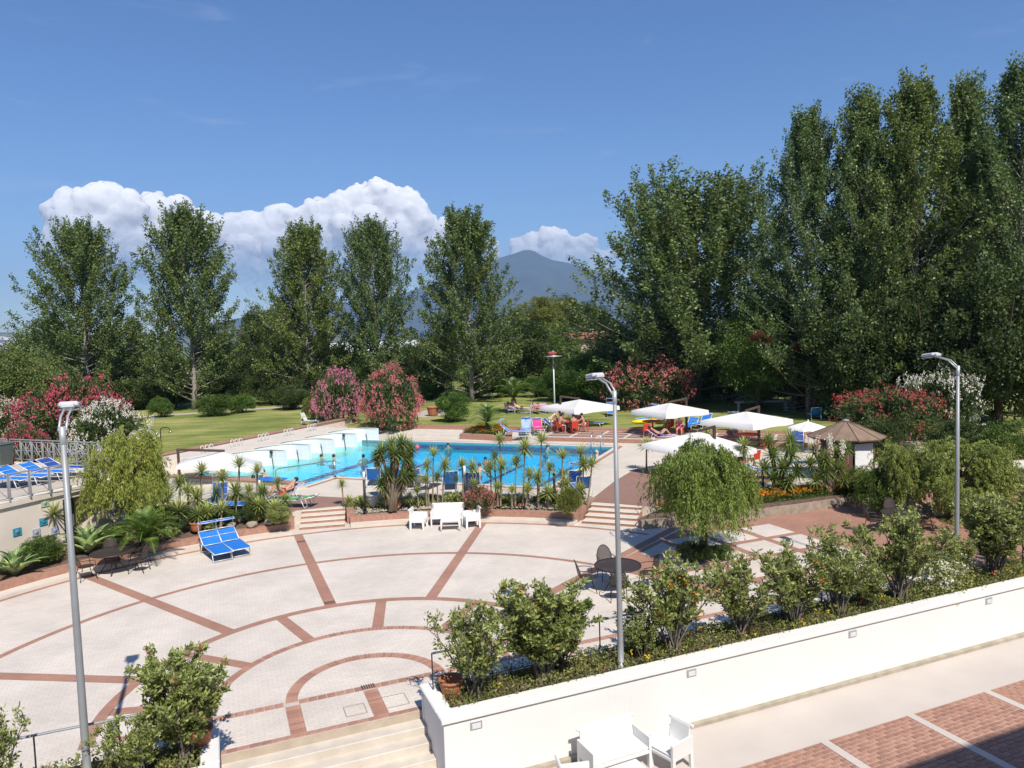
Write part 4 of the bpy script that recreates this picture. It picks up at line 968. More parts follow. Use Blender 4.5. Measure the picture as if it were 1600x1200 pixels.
# white roses at the right lamp foot
rng = np.random.RandomState(5); c = np.array([W(17.6 + rng.normal(0, .35), 13.45 + rng.normal(0, .2), .55 + rng.rand() * .75) for _ in range(55)]); c = np.repeat(c, 10, 0) + rng.normal(0, .03, (550, 3))
lv = np.array([W(17.6 + rng.normal(0, .4), 13.45 + rng.normal(0, .25), .42 + rng.rand() * .85) for _ in range(1500)])
o = thing("rose_bush", "white rose bush at the foot of the right lamp post", "bush", W(17.6, 13.45, .44)); off = np.array(W(17.6, 13.45, .44))
link("foliage", quads_mesh("rose_foliage", leaf_verts(rng, lv - off, rng.normal(0, 1, lv.shape), .07, .045), rng.rand(len(lv)), M_HEDGE), o)
link("flowers", quads_mesh("rose_flowers", leaf_verts(rng, c - off, rng.normal(0, 1, c.shape), .06, .05), np.clip(rng.normal(.7, .2, len(c)), 0, 1), FLW["white"]), o, kind="stuff")

# pepper trees ---------------------------------------------------------------
def make_pepper(seed, nstr=560, drop=(.7, 1.7), w=2.2, h=3.6, per=34, lf=.13, lo=.9):
    """drooping crown: strands hang from limbs"""
    rng = np.random.RandomState(seed); wood = MB(); P, D, tn = [], [], []
    wood.tube([(0, 0, -.05), (.05, .02, .5), (.0, -.03, 1.1), (.06, 0, 1.6)], [.19, .14, .12, .10], 8)
    ends = []
    for k in range(9):
        a = k * .7 + rng.uniform(-.2, .2); r = w * rng.uniform(.55, .9); e = Vector((math.cos(a) * r, math.sin(a) * r, h * rng.uniform(.72, .93)))
        wood.tube([(.05, 0, 1.3 + .05 * k), Vector((math.cos(a) * r * .35, math.sin(a) * r * .35, h * .66)), e], [.075, .05, .018], 6, cap=False); ends.append(e)
    cl = [(rng.uniform(0, 6.283), math.sqrt(rng.rand()) * .95, rng.uniform(-.5, .14)) for _ in range(52)]
    for k in range(nstr):
        ca, cr_, cz_ = cl[rng.randint(52)]; a = ca + rng.normal(0, .20); lob = .76 + .26 * math.sin(3 * a + seed) ; rr = max(.05, w * lob * (cr_ + rng.normal(0, .10))); top = cz_ * 1.3 + h * (1 - .26 * (rr / w) ** 2) * rng.uniform(lo, 1.03) + .26 * math.sin(rr * 3 + a * 4 + seed) * math.sin(a * 2)
        p = np.array([rr * math.cos(a), rr * math.sin(a), top]); ln = rng.uniform(*drop) * (.55 + .6 * rr / w); ln = min(ln, max(.3, p[2] - rng.uniform(1.0, 1.5))); out = np.array([math.cos(a), math.sin(a), 0])
        t = np.sort(rng.rand(per)); q = p + np.outer(np.sin(t * 1.6) * .28, out) * (.4 + rng.rand()) - np.outer(t ** 1.15 * ln, [0, 0, 1]) + np.outer(np.sin(t * 3) * .12, [0, 0, 1])
        q += rng.normal(0, .025, q.shape); dd = rng.normal(0, .55, (per, 3)); dd[:, 2] -= 1.1
        P.append(q); D.append(dd); tn.append(np.clip(rng.normal(.5, .16) + rng.normal(0, .15, per), 0, 1))
    P, D, tn = np.concatenate(P), np.concatenate(D), np.concatenate(tn); n = len(P)
    return quads_mesh("weeping_crown", leaf_verts(rng, P, D, lf * rng.uniform(.7, 1.3, n), lf * .26), tn, M_PEPPER), wood_mesh("weeping_trunk", wood, M_BARKB)
PEP = [make_pepper(2, 1250, (.9, 2.0), per=42), make_pepper(6, 1250, (.3, .75), 2.2, 3.3, lo=.5), make_pepper(9, 1500, (.12, .42), 2.1, 3.3, per=30, lf=.12, lo=.42)]
def pepper(label, var, p, s, m_, rz=0.0):
    o = thing("pepper_tree", label, "tree", p, rz, "pepper trees", s); withmat(link("crown", PEP[var][0], o), m_); link("trunk", PEP[var][1], o)
pepper("weeping pepper tree with drooping crown standing on the plaza", 0, G(1099, 868, 0), (1.0, 1.0, 1.02), M_PEPPER, .6)
pepper("feathery pepper tree at the right beside the concrete ramp", 2, G(1403, 800, .2), (.66, .66, .80), M_PEPPERM, 1)
pepper("feathery pepper tree at the right behind the grey lamp post", 2, G(1502, 808, .2), (1.05, 1.05, .86), M_PEPPERM, 2.4)
pepper("light green pepper tree at the corner of the left building", 2, G(208, 835, .6), (.80, .80, 1.15), M_PEPPERL, 3.9)
tree_px("garden_bush", "low dark shrub at the foot of the weeping tree", "bush", 1085, 880, 846, 62, M_DARKL, 0, 0, meshes=SHRUBS)
tree_px("garden_bush", "low green shrub beside the weeping tree trunk", "bush", 1125, 874, 850, 50, M_MIDL, 0, 0, meshes=SHRUBS)
tree_px("garden_bush", "dark leafy bush left of the concrete ramp", "bush", 1372, 800, 735, 70, M_MIDL, .2, 0, meshes=SHRUBS)
tree_px("garden_bush", "brown twigged shrub below the hut door", "bush", 1345, 770, 728, 50, M_MIDL, T, 0, meshes=SHRUBS)
tree_px("garden_bush", "round variegated shrub at the right corner of the gravel bed", "bush", 889, 806, 762, 46, M_YELL, .45, 0, meshes=SHRUBS)
tree_px("garden_bush", "rosemary shrub below the left building wall", "bush", 65, 880, 835, 62, M_MIDL, .4, 0, meshes=SHRUBS)
tree_px("garden_bush", "leafy shrub at the left edge by the building wall", "bush", 14, 868, 795, 46, M_MIDL, .45, .1, meshes=SHRUBS)
tree_px("garden_bush", "low shrub between the left agaves", "bush", 178, 855, 822, 40, M_MIDL, .5, 0, meshes=SHRUBS)
tree_px("garden_bush", "dark low shrub behind the left cycad", "bush", 255, 830, 790, 60, M_DARKL, .5, 0, meshes=SHRUBS)
for lb_, x_, y_, t_y, w_, m__ in (("dark shrub under the yuccas beside the left pepper tree", 275, 828, 792, 55, M_DARKL), ("dark shrub under the yuccas behind the small terracotta pot", 318, 820, 790, 50, M_DARKL), ("green shrub under the yuccas behind the plaza loungers", 352, 818, 794, 44, M_MIDL), ("dark shrub under the yuccas left of the reclining bather", 395, 812, 785, 48, M_DARKL), ("light green tuft bush at the left side of the steps", 437, 818, 790, 40, M_HEDGE)):
    tree_px("garden_bush", lb_, "bush", x_, y_, t_y, w_, m__, .5, 0, meshes=SHRUBS)
tree_px("garden_bush", "low shrub under the salmon wall at the right", "bush", 1535, 812, 765, 80, M_MIDL, .1, 0, meshes=SHRUBS)

# yuccas, cycads, agaves ------------------------------------------------------
def make_rosette(seed, n=78, ln=.64, wd=.062, droop=.5, low=-.5):
    rng = np.random.RandomState(seed); V = []; T_ = []
    for k in range(n):
        a = k * 2.39996; el = math.asin(low + (1 - low) * ((k + .5) / n) ** .75); l_ = ln * rng.uniform(.8, 1.1)
        d = np.array([math.cos(a) * math.cos(el), math.sin(a) * math.cos(el), math.sin(el)]); s = np.array([-math.sin(a), math.cos(a), 0]) * wd / 2
        g = np.array([0, 0, -1]) * droop * (math.cos(el) ** 1.5)
        p0, p1, p2 = d * .03, d * l_ * .5 + g * l_ * .08, d * l_ + g * l_ * .35
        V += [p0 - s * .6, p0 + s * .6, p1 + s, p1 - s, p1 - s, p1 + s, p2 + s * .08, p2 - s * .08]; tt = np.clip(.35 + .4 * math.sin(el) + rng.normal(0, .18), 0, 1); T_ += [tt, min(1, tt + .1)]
    return faces_mesh("yucca_rosette", np.array(V), 4, np.array(T_), M_YUC)
ROS = [make_rosette(1), make_rosette(2, 90, .64, .062, .7, -.7), make_rosette(3, 64, .64, .06, .3, -.3)]
STALK = wood_mesh("yucca_stalk", MB().tube([(0, 0, 0), (.0, 0, .35), (0, 0, .7), (0, 0, 1)], [1.25, .9, .85, .8], 7), mat("pale_yucca_stem", (.30, .24, .17), .9, .35, 12, .4, 40))
def yucca(label, xh, yh, xb, yb, zb, r=.42, var=0, m_=None, grp="slender yuccas in the planters", thick=.035):
    b = G(xb, yb, zb); h = VY(xh, yh, b.y) - b
    o = thing("yucca_plant", label, "plant", b, 0, grp)
    s = link("stalk", STALK, o); s.scale = (thick, thick, h.length); s.rotation_euler = h.to_track_quat('Z', 'Y').to_euler()
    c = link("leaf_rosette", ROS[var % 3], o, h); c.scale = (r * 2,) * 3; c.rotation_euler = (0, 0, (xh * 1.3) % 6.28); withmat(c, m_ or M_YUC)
    return o
Y = [(534, 757, 537, 795, .30), (545, 784, 543, 800, .34), (560, 787, 560, 802, .30), (575, 784, 577, 798, .36), (652, 769, 654, 797, .36), (665, 750, 667, 790, .34), (667, 728, 670, 788, .36), (677.5, 711, 676, 786, .40), (683, 748, 684, 785, .36), (695, 728, 691, 786, .44), (712, 752, 712, 783, .28), (722, 727, 724, 785, .40), (738, 731, 735, 786, .40), (741, 757, 742, 788, .34), (766, 731, 768, 786, .40), (773, 715, 775, 784, .34), (784, 729, 782, 790, .46), (781, 688, 783, 786, .40), (778, 763, 778, 798, .42), (806, 724, 805, 790, .40),
     (820, 701, 817, 790, .50), (827, 743, 825, 788, .42), (824, 768, 822, 803, .46), (846, 690, 841, 792, .48), (840, 747, 840, 790, .42), (859, 732, 855, 790, .38), (857, 771, 857, 803, .46), (879, 715, 877, 792, .42), (880, 745, 879, 788, .44), (884, 757, 884, 800, .40), (907, 708, 904, 789, .38), (912, 726, 909, 790, .44), (925, 727, 918, 790, .42), (907, 765, 905, 800, .38), (640, 778, 642, 800, .30), (800, 768, 800, 796, .36)]
Y.sort(key=lambda r: r[0])
for i, (xh, yh, xb, yb, r) in enumerate(Y): yucca("slender yucca, %s from the left in the gravel bed before the pool" % ordw(i), xh, yh, xb, min(yb, 791), .5, r, i)
YL = [(255, 755, 254, 800, .52), (281, 757, 280, 805, .50), (315, 737, 313, 800, .46), (348, 747, 347, 815, .42), (374, 728, 371, 790, .46), (402, 738, 401, 800, .42), (307, 778, 306, 815, .56), (369, 770, 368, 815, .52), (434, 754, 434, 795, .34), (338, 770, 338, 800, .42), (389, 768, 390, 800, .40), (411, 770, 412, 805, .46), (278, 800, 277, 826, .58), (325, 800, 324, 822, .46), (346, 797, 345, 825, .42), (392, 785, 392, 810, .40), (430, 795, 430, 815, .44), (445, 783, 444, 805, .40), (405, 790, 405, 812, .42), (310, 805, 309, 826, .40), (262, 780, 262, 815, .5), (294, 770, 294, 812, .48)]
YL.sort(key=lambda r: r[0])
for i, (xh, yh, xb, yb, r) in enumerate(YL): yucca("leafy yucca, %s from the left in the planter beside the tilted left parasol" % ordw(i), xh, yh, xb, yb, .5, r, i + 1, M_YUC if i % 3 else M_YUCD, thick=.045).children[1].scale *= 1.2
yucca("small yucca tree in front of the white wall at the far left", 35, 805, 31, 862, .4, .50, 0, thick=.045)
yucca("small yucca tree left of the dark doorway", 83, 803, 84, 858, .4, .46, 2, thick=.04)
YR = [(1010, 697, 1010, 735, .50), (1105, 682, 1106, 735, .52), (1136, 706, 1137, 740, .46), (1163, 697, 1163, 745, .50), (1155, 712, 1155, 742, .40)]
for i, (xh, yh, xb, yb, r) in enumerate(YR): yucca("thin yucca, %s from the left behind the weeping tree" % ORD[i], xh, yh, xb, yb, T, r, i, thick=.05)
def big_yucca(label, x, yb, zb, heads, m_=None, thick=.10, dry=True, grp=None, flowers=()):
    b = G(x, yb, zb); o = thing("branched_yucca", label, "plant", b, 0, grp)
    for i, (hx, hy, r, dy) in enumerate(heads):
        h = VY(hx, hy, b.y + dy) - b
        t = MB(); mid = Vector((h.x * .35, h.y * .35, h.z * .5)); t.tube([(.12 * math.cos(i * 2.1), .12 * math.sin(i * 2.1), -.05), mid, h], [thick, thick * .8, thick * .55], 7); t.build("stem", MATS["pale_yucca_stem"], o)
        c = link("leaf_rosette", ROS[1 if i % 2 else 0], o, h); c.scale = (r * (2.0 if dry else 2.5),) * 3; c.rotation_euler = (.15 * math.sin(i * 3), .15 * math.cos(i * 2), i); withmat(c, m_ or M_YUCD)
        if dry:
            c = link("dry_skirt", ROS[1], o, h - Vector((0, 0, r * .35))); c.scale = (r * 1.3, r * 1.3, -r * 1.7); c.rotation_euler = (0, 0, i + .5); withmat(c, M_DRYL)
    for k, (fx, fy) in enumerate(flowers):
        h = VY(fx, fy, b.y - .3) - b; rr = np.random.RandomState(k); q = rr.normal(0, 1, (220, 3)) * np.array([.055, .055, .16]) + np.array(h)
        link("flower_spike", quads_mesh("flower_spike", leaf_verts(rr, q, rr.normal(0, 1, q.shape), .07, .055), np.clip(rr.normal(.55, .25, 220), 0, 1), FLW["white" if k % 2 else "cream"]), o, kind="stuff")
    return o
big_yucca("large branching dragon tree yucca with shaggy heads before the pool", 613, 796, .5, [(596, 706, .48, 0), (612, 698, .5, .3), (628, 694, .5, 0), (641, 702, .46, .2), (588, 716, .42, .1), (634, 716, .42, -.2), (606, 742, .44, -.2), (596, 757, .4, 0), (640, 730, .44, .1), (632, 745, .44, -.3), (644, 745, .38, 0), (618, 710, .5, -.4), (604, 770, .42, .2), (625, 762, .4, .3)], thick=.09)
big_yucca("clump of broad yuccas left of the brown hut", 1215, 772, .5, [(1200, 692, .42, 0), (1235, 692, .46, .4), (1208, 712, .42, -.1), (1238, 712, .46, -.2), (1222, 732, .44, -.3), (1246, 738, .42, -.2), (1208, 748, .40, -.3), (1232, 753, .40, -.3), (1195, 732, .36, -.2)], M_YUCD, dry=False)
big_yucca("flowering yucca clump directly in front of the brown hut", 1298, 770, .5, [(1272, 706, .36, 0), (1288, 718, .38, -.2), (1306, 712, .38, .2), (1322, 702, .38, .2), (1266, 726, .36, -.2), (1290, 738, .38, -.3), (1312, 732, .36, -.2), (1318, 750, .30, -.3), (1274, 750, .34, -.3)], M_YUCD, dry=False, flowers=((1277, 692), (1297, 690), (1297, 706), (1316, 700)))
big_yucca("spiky yucca group behind the lawn left of the hedges", 732, 612, L, [(715, 590, 1.0, 0), (732, 580, 1.15, .5), (748, 588, 1.0, 0), (725, 600, .9, -.3), (742, 602, .9, -.4)], M_YUC, dry=False)
def cycad(label, x, yb, zb, r, n, trunk_h, m_, tilt=0):
    b = G(x, yb, zb); o = thing("cycad_palm", label, "plant", b, 0, "cycads")
    MB().tube([(0, 0, -.1), (0, 0, trunk_h * .5), (0, 0, trunk_h)], [r * .13, r * .14, r * .10], 9).build("trunk", M_BARKB, o)
    rr = np.random.RandomState(int(x)); V, tt = [], []; K = 13
    for k in range(K):
        f = (k + .5) / K; q0 = np.array([.0, f * 1.0, .30 * math.sin(f * 2.6) - .12 * f * f])
        for s in (-1, 1):
            for j in range(2):
                ff = f + j * .5 / K; q = np.array([0, ff, .30 * math.sin(ff * 2.6) - .12 * ff * ff]); l_ = .20 * math.sin(math.pi * min(.98, .18 + .8 * ff)) ** .6
                tip = q + np.array([s * l_, l_ * .55, -.02 + .05]); w = .016
                V += [q + [0, -w, 0], q + [0, w, 0], tip + [0, w * .3, 0], tip - [0, w * .3, 0]]; tt.append(np.clip(rr.normal(.5, .2), 0, 1))
    for k in range(8):
        f0, f1 = k / 8, (k + 1) / 8; a = np.array([0, f0, .30 * math.sin(f0 * 2.6) - .12 * f0 * f0]); c = np.array([0, f1, .30 * math.sin(f1 * 2.6) - .12 * f1 * f1]); V += [a - [.01, 0, 0], a + [.01, 0, 0], c + [.008, 0, 0], c - [.008, 0, 0]]; tt.append(.8)
    fm = faces_mesh("frond", np.array(V), 4, np.array(tt), m_)
    for k in range(n):
        a = k * 2.39996; el = R_(62 - 78 * (k / n) + rr.uniform(-6, 6)); c = link("frond", fm, o, (0, 0, trunk_h)); c.scale = (r,) * 3
        c.rotation_euler = (Matrix.Rotation(a, 3, 'Z') @ Matrix.Rotation(el, 3, 'X')).to_euler()
cycad("large green cycad in the left planter behind the dark metal table", 230, 858, .5, 1.2, 34, .35, M_CYC)
cycad("low cycad above the orange flower bed behind the pool", 762, 674, L, 1.5, 26, .6, M_CYC)
cycad("upright cycad palm on the lawn by the sunbathers", 803, 644, L, 2.0, 24, 1.2, M_CYC)
def agave(label, x, yb, zb, r, n, m_, up=0.0, zrot=0.0):
    b = G(x, yb, zb); o = thing("agave_plant", label, "plant", b, zrot, "agaves"); V, tt, F = [], [], []
    K = 7; vs = []
    for k in range(K + 1):
        f = k / K; w = .165 * (math.sin(math.pi * min(1, .22 + .78 * f)) ** .8) * (1 if f < 1 else .1); z = .16 * math.sin(f * 2.2) - .10 * f ** 3; th = .02 * (1 - f)
        vs += [(-w, f, z + w * .45), (0, f, z), (w, f, z + w * .45), (0, f, z - th - .01)]
    t = MB()
    fs = []
    for k in range(K):
        a, c = k * 4, k * 4 + 4
        fs += [(a, a + 1, c + 1, c), (a + 1, a + 2, c + 2, c + 1), (a + 2, a + 3, c + 3, c + 2), (a + 3, a, c, c + 3)]
    t.add(vs, fs, True); me = wood_mesh("leaf", t, m_)
    rr = np.random.RandomState(int(x) + 3)
    for k in range(n):
        a = k * 2.39996; el = R_(78 - (66 - up) * ((k + .5) / n) + rr.uniform(-6, 6)); c = link("leaf", me, o); s = r * rr.uniform(.85, 1.1) * (.75 + .25 * (k + 3) / n); c.scale = (s, s, s)
        c.rotation_euler = (Matrix.Rotation(a, 3, 'Z') @ Matrix.Rotation(el, 3, 'X')).to_euler()
M_AGA = mat("agave_skin", (.33, .40, .15), .5, .3, 4, c2=(.15, .25, .09)); M_AGB = mat("blue_agave_skin", (.16, .22, .17), .5, .3, 4, c2=(.09, .14, .11))
agave("yellow green agave at the left edge of the planter", 24, 897, .38, 1.05, 20, M_AGA)
agave("big agave with drooping leaves in front of the dark doorway", 138, 862, .45, 1.25, 22, M_AGA, zrot=.7)
agave("tall blue grey agave in the shade of the trees at the lawn edge", 1185, 638, L, 2.2, 18, M_AGB, 20)
# ------------------------------------------------------------------ lamp posts
def lamp(label, base, h, zt):
    o = thing("lamp_post", label, "lamp post", base, WALL_ROT, "tall grey floodlight posts")
    MB().lathe([(.0, .02), (.17, .02), (.17, .0), (.17, .03), (.07, .05), (.062, .6), (.054, h * .5), (.04, h), (.0, h)], (0, 0, 0), 14).build("pole", M_GREYP, o)
    MB().lathe([(.0, h - .35), (.048, h - .25), (.048, h + .02), (.0, h + .02)], (0, 0, 0), 14).build("collar", M_GALV, o)
    a = MB(); a.tube([(.05, 0, h - .05), (.05, .25, h + .16), (.05, .72, h + .28)], .020, 6); a.tube([(-.05, 0, h - .05), (-.05, .25, h + .16), (-.05, .72, h + .28)], .020, 6); a.build("arm", M_GALV, o)
    Mx = Matrix.Rotation(R_(-8), 3, 'X')
    hd = MB(); hd.box((0, .84, h + .30), (.30, .36, .10), M=Mx, bev=.03); hd.box((0, .62, h + .30), (.20, .12, .10), M=Mx, bev=.03); f = hd.build("floodlight", mat("light_grey_housing", (.55, .56, .58), .45, .1, 5, metal=.1), o)
    MB().box((0, .86, h + .225), (.28, .30, .02), M=Mx, bev=.005).build("lens", M_LAMPG, f)
lamp("tall grey lamp post in the left foreground, cut by the bottom edge", W(-2.25, 13.3, .42), 5.97, 6.6)
lamp("tall grey lamp post in the middle of the picture standing in the hedge", W(7.69, 13.35, .42), 5.95, 6.6)
lamp("tall grey lamp post at the right, in front of the pepper tree", W(18.72, 13.95, .42), 5.95, 6.6)
b = G(867, 645, L); hh = VY(866, 558, b.y).z - L
o = thing("garden_mast", "slim white garden mast with flat disc lamp on the far lawn", "lamp post", b)
MB().tube([(0, 0, 0), (0, 0, hh)], [.07, .05], 8).build("mast", M_WHITEP, o)
MB().lathe([(0, hh - .1), (.1, hh - .1), (.16, hh), (.72, hh + .04), (.75, hh + .1), (.1, hh + .14), (.06, hh + .55), (0, hh + .56)], sides=18).build("disc_lamp", M_GALV, o)
MB().box((-.1, 0, hh + .33), (.75, .4, .3), .3, bev=.1).build("horn_cover", mat("faded_red_plastic", (.30, .06, .04), .5, .2, 4), o)
MB().box((.12, -.1, hh - .7), (.25, .2, .3), .2, bev=.03).build("control_box", M_BLACK, o)

# ------------------------------------------------------------------ railings
def railing(label, p0, p1, zb, zt, posts, gaps=()):
    o = thing("hand_railing", label, "railing", p0); d = p1 - p0
    t = MB(); ang = math.atan2(d.y, d.x); t.box((d.x / 2, d.y / 2, zt - zb), (d.length, .055, .03), ang, bev=.006); t.build("top_rail", M_GREYP, o)
    t = MB(); t.box((d.x / 2, d.y / 2, (zt - zb) * .25), (d.length, .014, .014), ang); t.build("lower_rail", M_BLACK, o)
    for k in range(posts):
        q = d * (k / (posts - 1)); t = MB(); t.box((q.x, q.y, (zt - zb) / 2), (.022, .022, zt - zb), ang); t.build("post", M_BLACK, o)
railing("long thin dark railing behind the hedge on the white wall", W(3.72, 13.95, .42), W(24, 13.95, .42), .42, 1.32, 17)
railing("thin dark railing crossing the bottom left behind the bushes", W(-8, 13.85, .42), W(-.6, 13.85, .42), .42, 1.32, 7)

# ------------------------------------------------------------------ left building with roof terrace
DZ = 2.5
c0, c1_, c2_, c3_ = G(-330, 860, DZ), G(0, 787, DZ), G(165, 750, DZ), G(236, 737, DZ)
r0, r1_ = G(236, 737, DZ), G(18, 724, DZ); r2_ = r1_ + (r1_ - r0) * 1.2
bo = c1_.copy(); bo.z = 0
bld = thing("terrace_building", "low cream building at the left with roof terrace and dark doorway", "building", bo)
rel = lambda p, z=0.0: Vector((p.x - bo.x, p.y - bo.y, z))
deck = [c0, c1_, c2_, c3_, r1_, r2_]
MB().poly([rel(p) for p in deck], DZ - .22, DZ).build("roof_deck", mat("terrace_floor", (.52, .45, .38), .8, .2, 1.5, .1, 30), bld)
def wall_seg(name, p, q, z0, z1, th, m_, par=None, inset=0.0):
    d = q - p; ang = math.atan2(d.y, d.x); nn = Vector((-d.y, d.x, 0)).normalized() * (th / 2 + inset); c = (p + q) / 2 + nn
    t = MB(); t.box(rel(c, (z0 + z1) / 2), (d.length, th, z1 - z0), ang); return t.build(name, m_, par or bld)
u01 = (c2_ - c1_).normalized()
def on_front(px): 
    best = min((abs(VYd(c1_.lerp(c2_, k / 200)) - px), k) for k in range(-220, 260)); return c1_.lerp(c2_, best[1] / 200)
def VYd(p): 
    q = p - Vector((0, 0, CAM_H)); w = q.dot(_fw); return 800 + FPX * q.dot(_rt) / w
dl, dr = on_front(97), on_front(128)
IN = .03
wall_seg("front_wall", c0, c1_, -.3, DZ - .22, .2, M_CREAMW, inset=IN)
wall_seg("front_wall", c1_, dl, -.3, DZ - .22, .2, M_CREAMW, inset=IN)
wall_seg("door_head", dl, dr, 2.12, DZ - .22, .2, M_CREAMW, inset=IN)
# deep recess right of the door: wall set back
nf = Vector((-(c2_ - c1_).y, (c2_ - c1_).x, 0)).normalized()
wall_seg("recess_wall", dr + nf * .9, c3_ + nf * .5, -.3, DZ - .22, .2, M_CREAMW)
wall_seg("recess_side", dl + nf * .25, dl + nf * 2.6, -.3, DZ - .22, .12, M_CREAMW)
wall_seg("recess_side", dr + nf * .9, dr + nf * 2.6, -.3, DZ - .22, .12, M_CREAMW)
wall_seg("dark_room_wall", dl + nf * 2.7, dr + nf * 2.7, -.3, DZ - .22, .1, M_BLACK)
# open glass door leaf
d_ = wall_seg("door", dl.lerp(dr, .62) + nf * .5, dr + nf * .5, .1, 2.1, .05, M_BLACK)
wall_seg("door_glass", dl.lerp(dr, .68) + nf * .46, dr.lerp(dl, .07) + nf * .46, .95, 2.0, .03, mat("grey_green_glass", (.14, .17, .16), .2, .2, 2), d_)
def rim(p, q):
    d = q - p; nn = Vector((d.y, -d.x, 0)).normalized() * -.09; t = MB(); t.box(rel((p + q) / 2 + nn, DZ - .085), (d.length + .1, .30, .29), math.atan2(d.y, d.x), bev=.05); t.build("roof_rim", M_CREAMK, bld)
rim(c0, c1_); rim(c1_, c2_); rim(c2_, c3_)
wall_seg("rail_kerb", c3_, r1_, DZ - .05, DZ + .10, .18, M_CREAMK); wall_seg("rail_kerb", r1_, r2_, DZ - .05, DZ + .10, .18, M_CREAMK)
# small ceramic plaques on the wall
pl_ = [(69, 786, (.42, .55, .40)), (65, 815, (.03, .30, .50)), (23, 831, (.05, .28, .42)), (53, 832, (.45, .45, .52)), (82, 829, (.40, .42, .58)), (90, 850, (.50, .44, .40)), (177, 812, (.30, .38, .30))]
for k, (px, py, c) in enumerate(pl_):
    p = on_front(px) if px < 120 else dr.lerp(c3_, .55) + nf * .72
    zz = VY(px, py, (p + nf * IN).y).z; ang = math.atan2(u01.y, u01.x)
    q = p + nf * (IN - .02)
    o = thing("ceramic_plaque", ["pale green ceramic tile above the others on the cream wall", "bright blue square ceramic tile on the cream wall", "dark turquoise ceramic tile left on the cream wall", "pale ceramic figure tile between the small yucca trees", "white and blue ceramic tile left of the doorway", "lowest pale ceramic tile beside the doorway", "green ceramic plaque on the recessed wall"][k], "tile", (q.x, q.y, zz), ang, "ceramic tiles on the cream wall")
    MB().box((0, 0, 0), (.30, .03, .27), bev=.01).build("plate", mat("glaze_%d" % k, c, .25, .25, 9), o)
    MB().lathe([(0, .012), (.07, .012), (.08, 0)], sides=10).build("relief", mat("glaze_motif_%d" % k, tuple(min(1, x * .55 + .12) for x in c), .25, .3, 14), o).rotation_euler = (R_(90), 0, 0)
    o.children[-1].location = (0, -.018, 0)
# terrace railings
def panel_rail(label, p, q, n, h, z, fancy):
    o = thing("terrace_railing", label, "railing", (p.x, p.y, z)); d = q - p; d.z = 0; ang = math.atan2(d.y, d.x)
    t = MB(); t.box((d.x / 2, d.y / 2, h), (d.length, .06, .045), ang, bev=.01); t.build("top_rail", M_GREYP, o)
    for k in range(n + 1):
        c = d * (k / n); t = MB(); t.box((c.x, c.y, h / 2), (.045, .045, h), ang); t.build("post", M_GREYP, o)
    for k in range(n):
        a, b_ = d * ((k + .07) / n), d * ((k + .93) / n); t = MB(); z0, z1 = .12, h - .1
        Z = lambda v, zz: (v.x, v.y, zz)
        if fancy:
            for u, v, x, y in ((a, b_, z0, z0), (a, b_, z1, z1), (a, a, z0, z1), (b_, b_, z0, z1), (a, b_, z1, z0), (a, b_, (z0 + z1) / 2, (z0 + z1) / 2), (a.lerp(b_, .5), a.lerp(b_, .5), z0, z1)): t.tube([Z(u, x), Z(v, y)], .018, 4)
            if k % 2: t.tube([Z(a, z0), Z(b_, z1)], .018, 4)
            c = a.lerp(b_, .5); dd = d.normalized(); t.tube([(c.x + dd.x * .17 * math.cos(w), c.y + dd.y * .17 * math.cos(w), (z0 + z1) / 2 + .17 * math.sin(w)) for w in [i * math.pi / 5 for i in range(11)]], .012, 4)
        else:
            for u, v, x, y in ((a, b_, z0, z0), (a, a, z0, z1), (b_, b_, z0, z1), (a, b_, z1, z0)): t.tube([Z(u, x), Z(v, y)], .010, 4)
        t.build("panel", M_GREYP, o)
panel_rail("grey lattice railing along the back of the left roof terrace", r1_, r0, 12, 1.02, DZ + .1, True)
panel_rail("end piece of grey railing at the far left of the roof terrace", r2_.lerp(r1_, .3), r1_ + (r2_ - r1_) * .02, 6, 1.02, DZ + .1, True)
panel_rail("thin grey railing along the front edge of the left roof terrace", c1_ + (c0 - c1_) * .2, c3_, 10, .95, DZ, False)
o = thing("waste_bin", "grey green wheeled bin on the roof terrace at the left edge", "bin", G(3, 728, DZ), -.2)
t = MB(); t.add([(-.28, -.3, .05), (.28, -.3, .05), (.28, .3, .05), (-.28, .3, .05), (-.34, -.36, .95), (.34, -.36, .95), (.34, .36, .95), (-.34, .36, .95)], [(3, 2, 1, 0), (4, 5, 6, 7), (0, 1, 5, 4), (1, 2, 6, 5), (2, 3, 7, 6), (3, 0, 4, 7)]); t.build("body", mat("bin_plastic", (.09, .11, .10), .55, .15, 4), o)
MB().box((0, 0, 1.0), (.74, .8, .09), bev=.04).build("lid", MATS["bin_plastic"], o); MB().tube([(-.3, .42, .95), (-.3, .48, 1.0), (.3, .48, 1.0), (.3, .42, .95)], .02, 6).build("handle", M_BLACK, o)
for s in (-.25, .25): MB().tube([(s - .03, .3, .09), (s + .03, .3, .09)], .09, 10).build("wheel", M_BLACK, o)

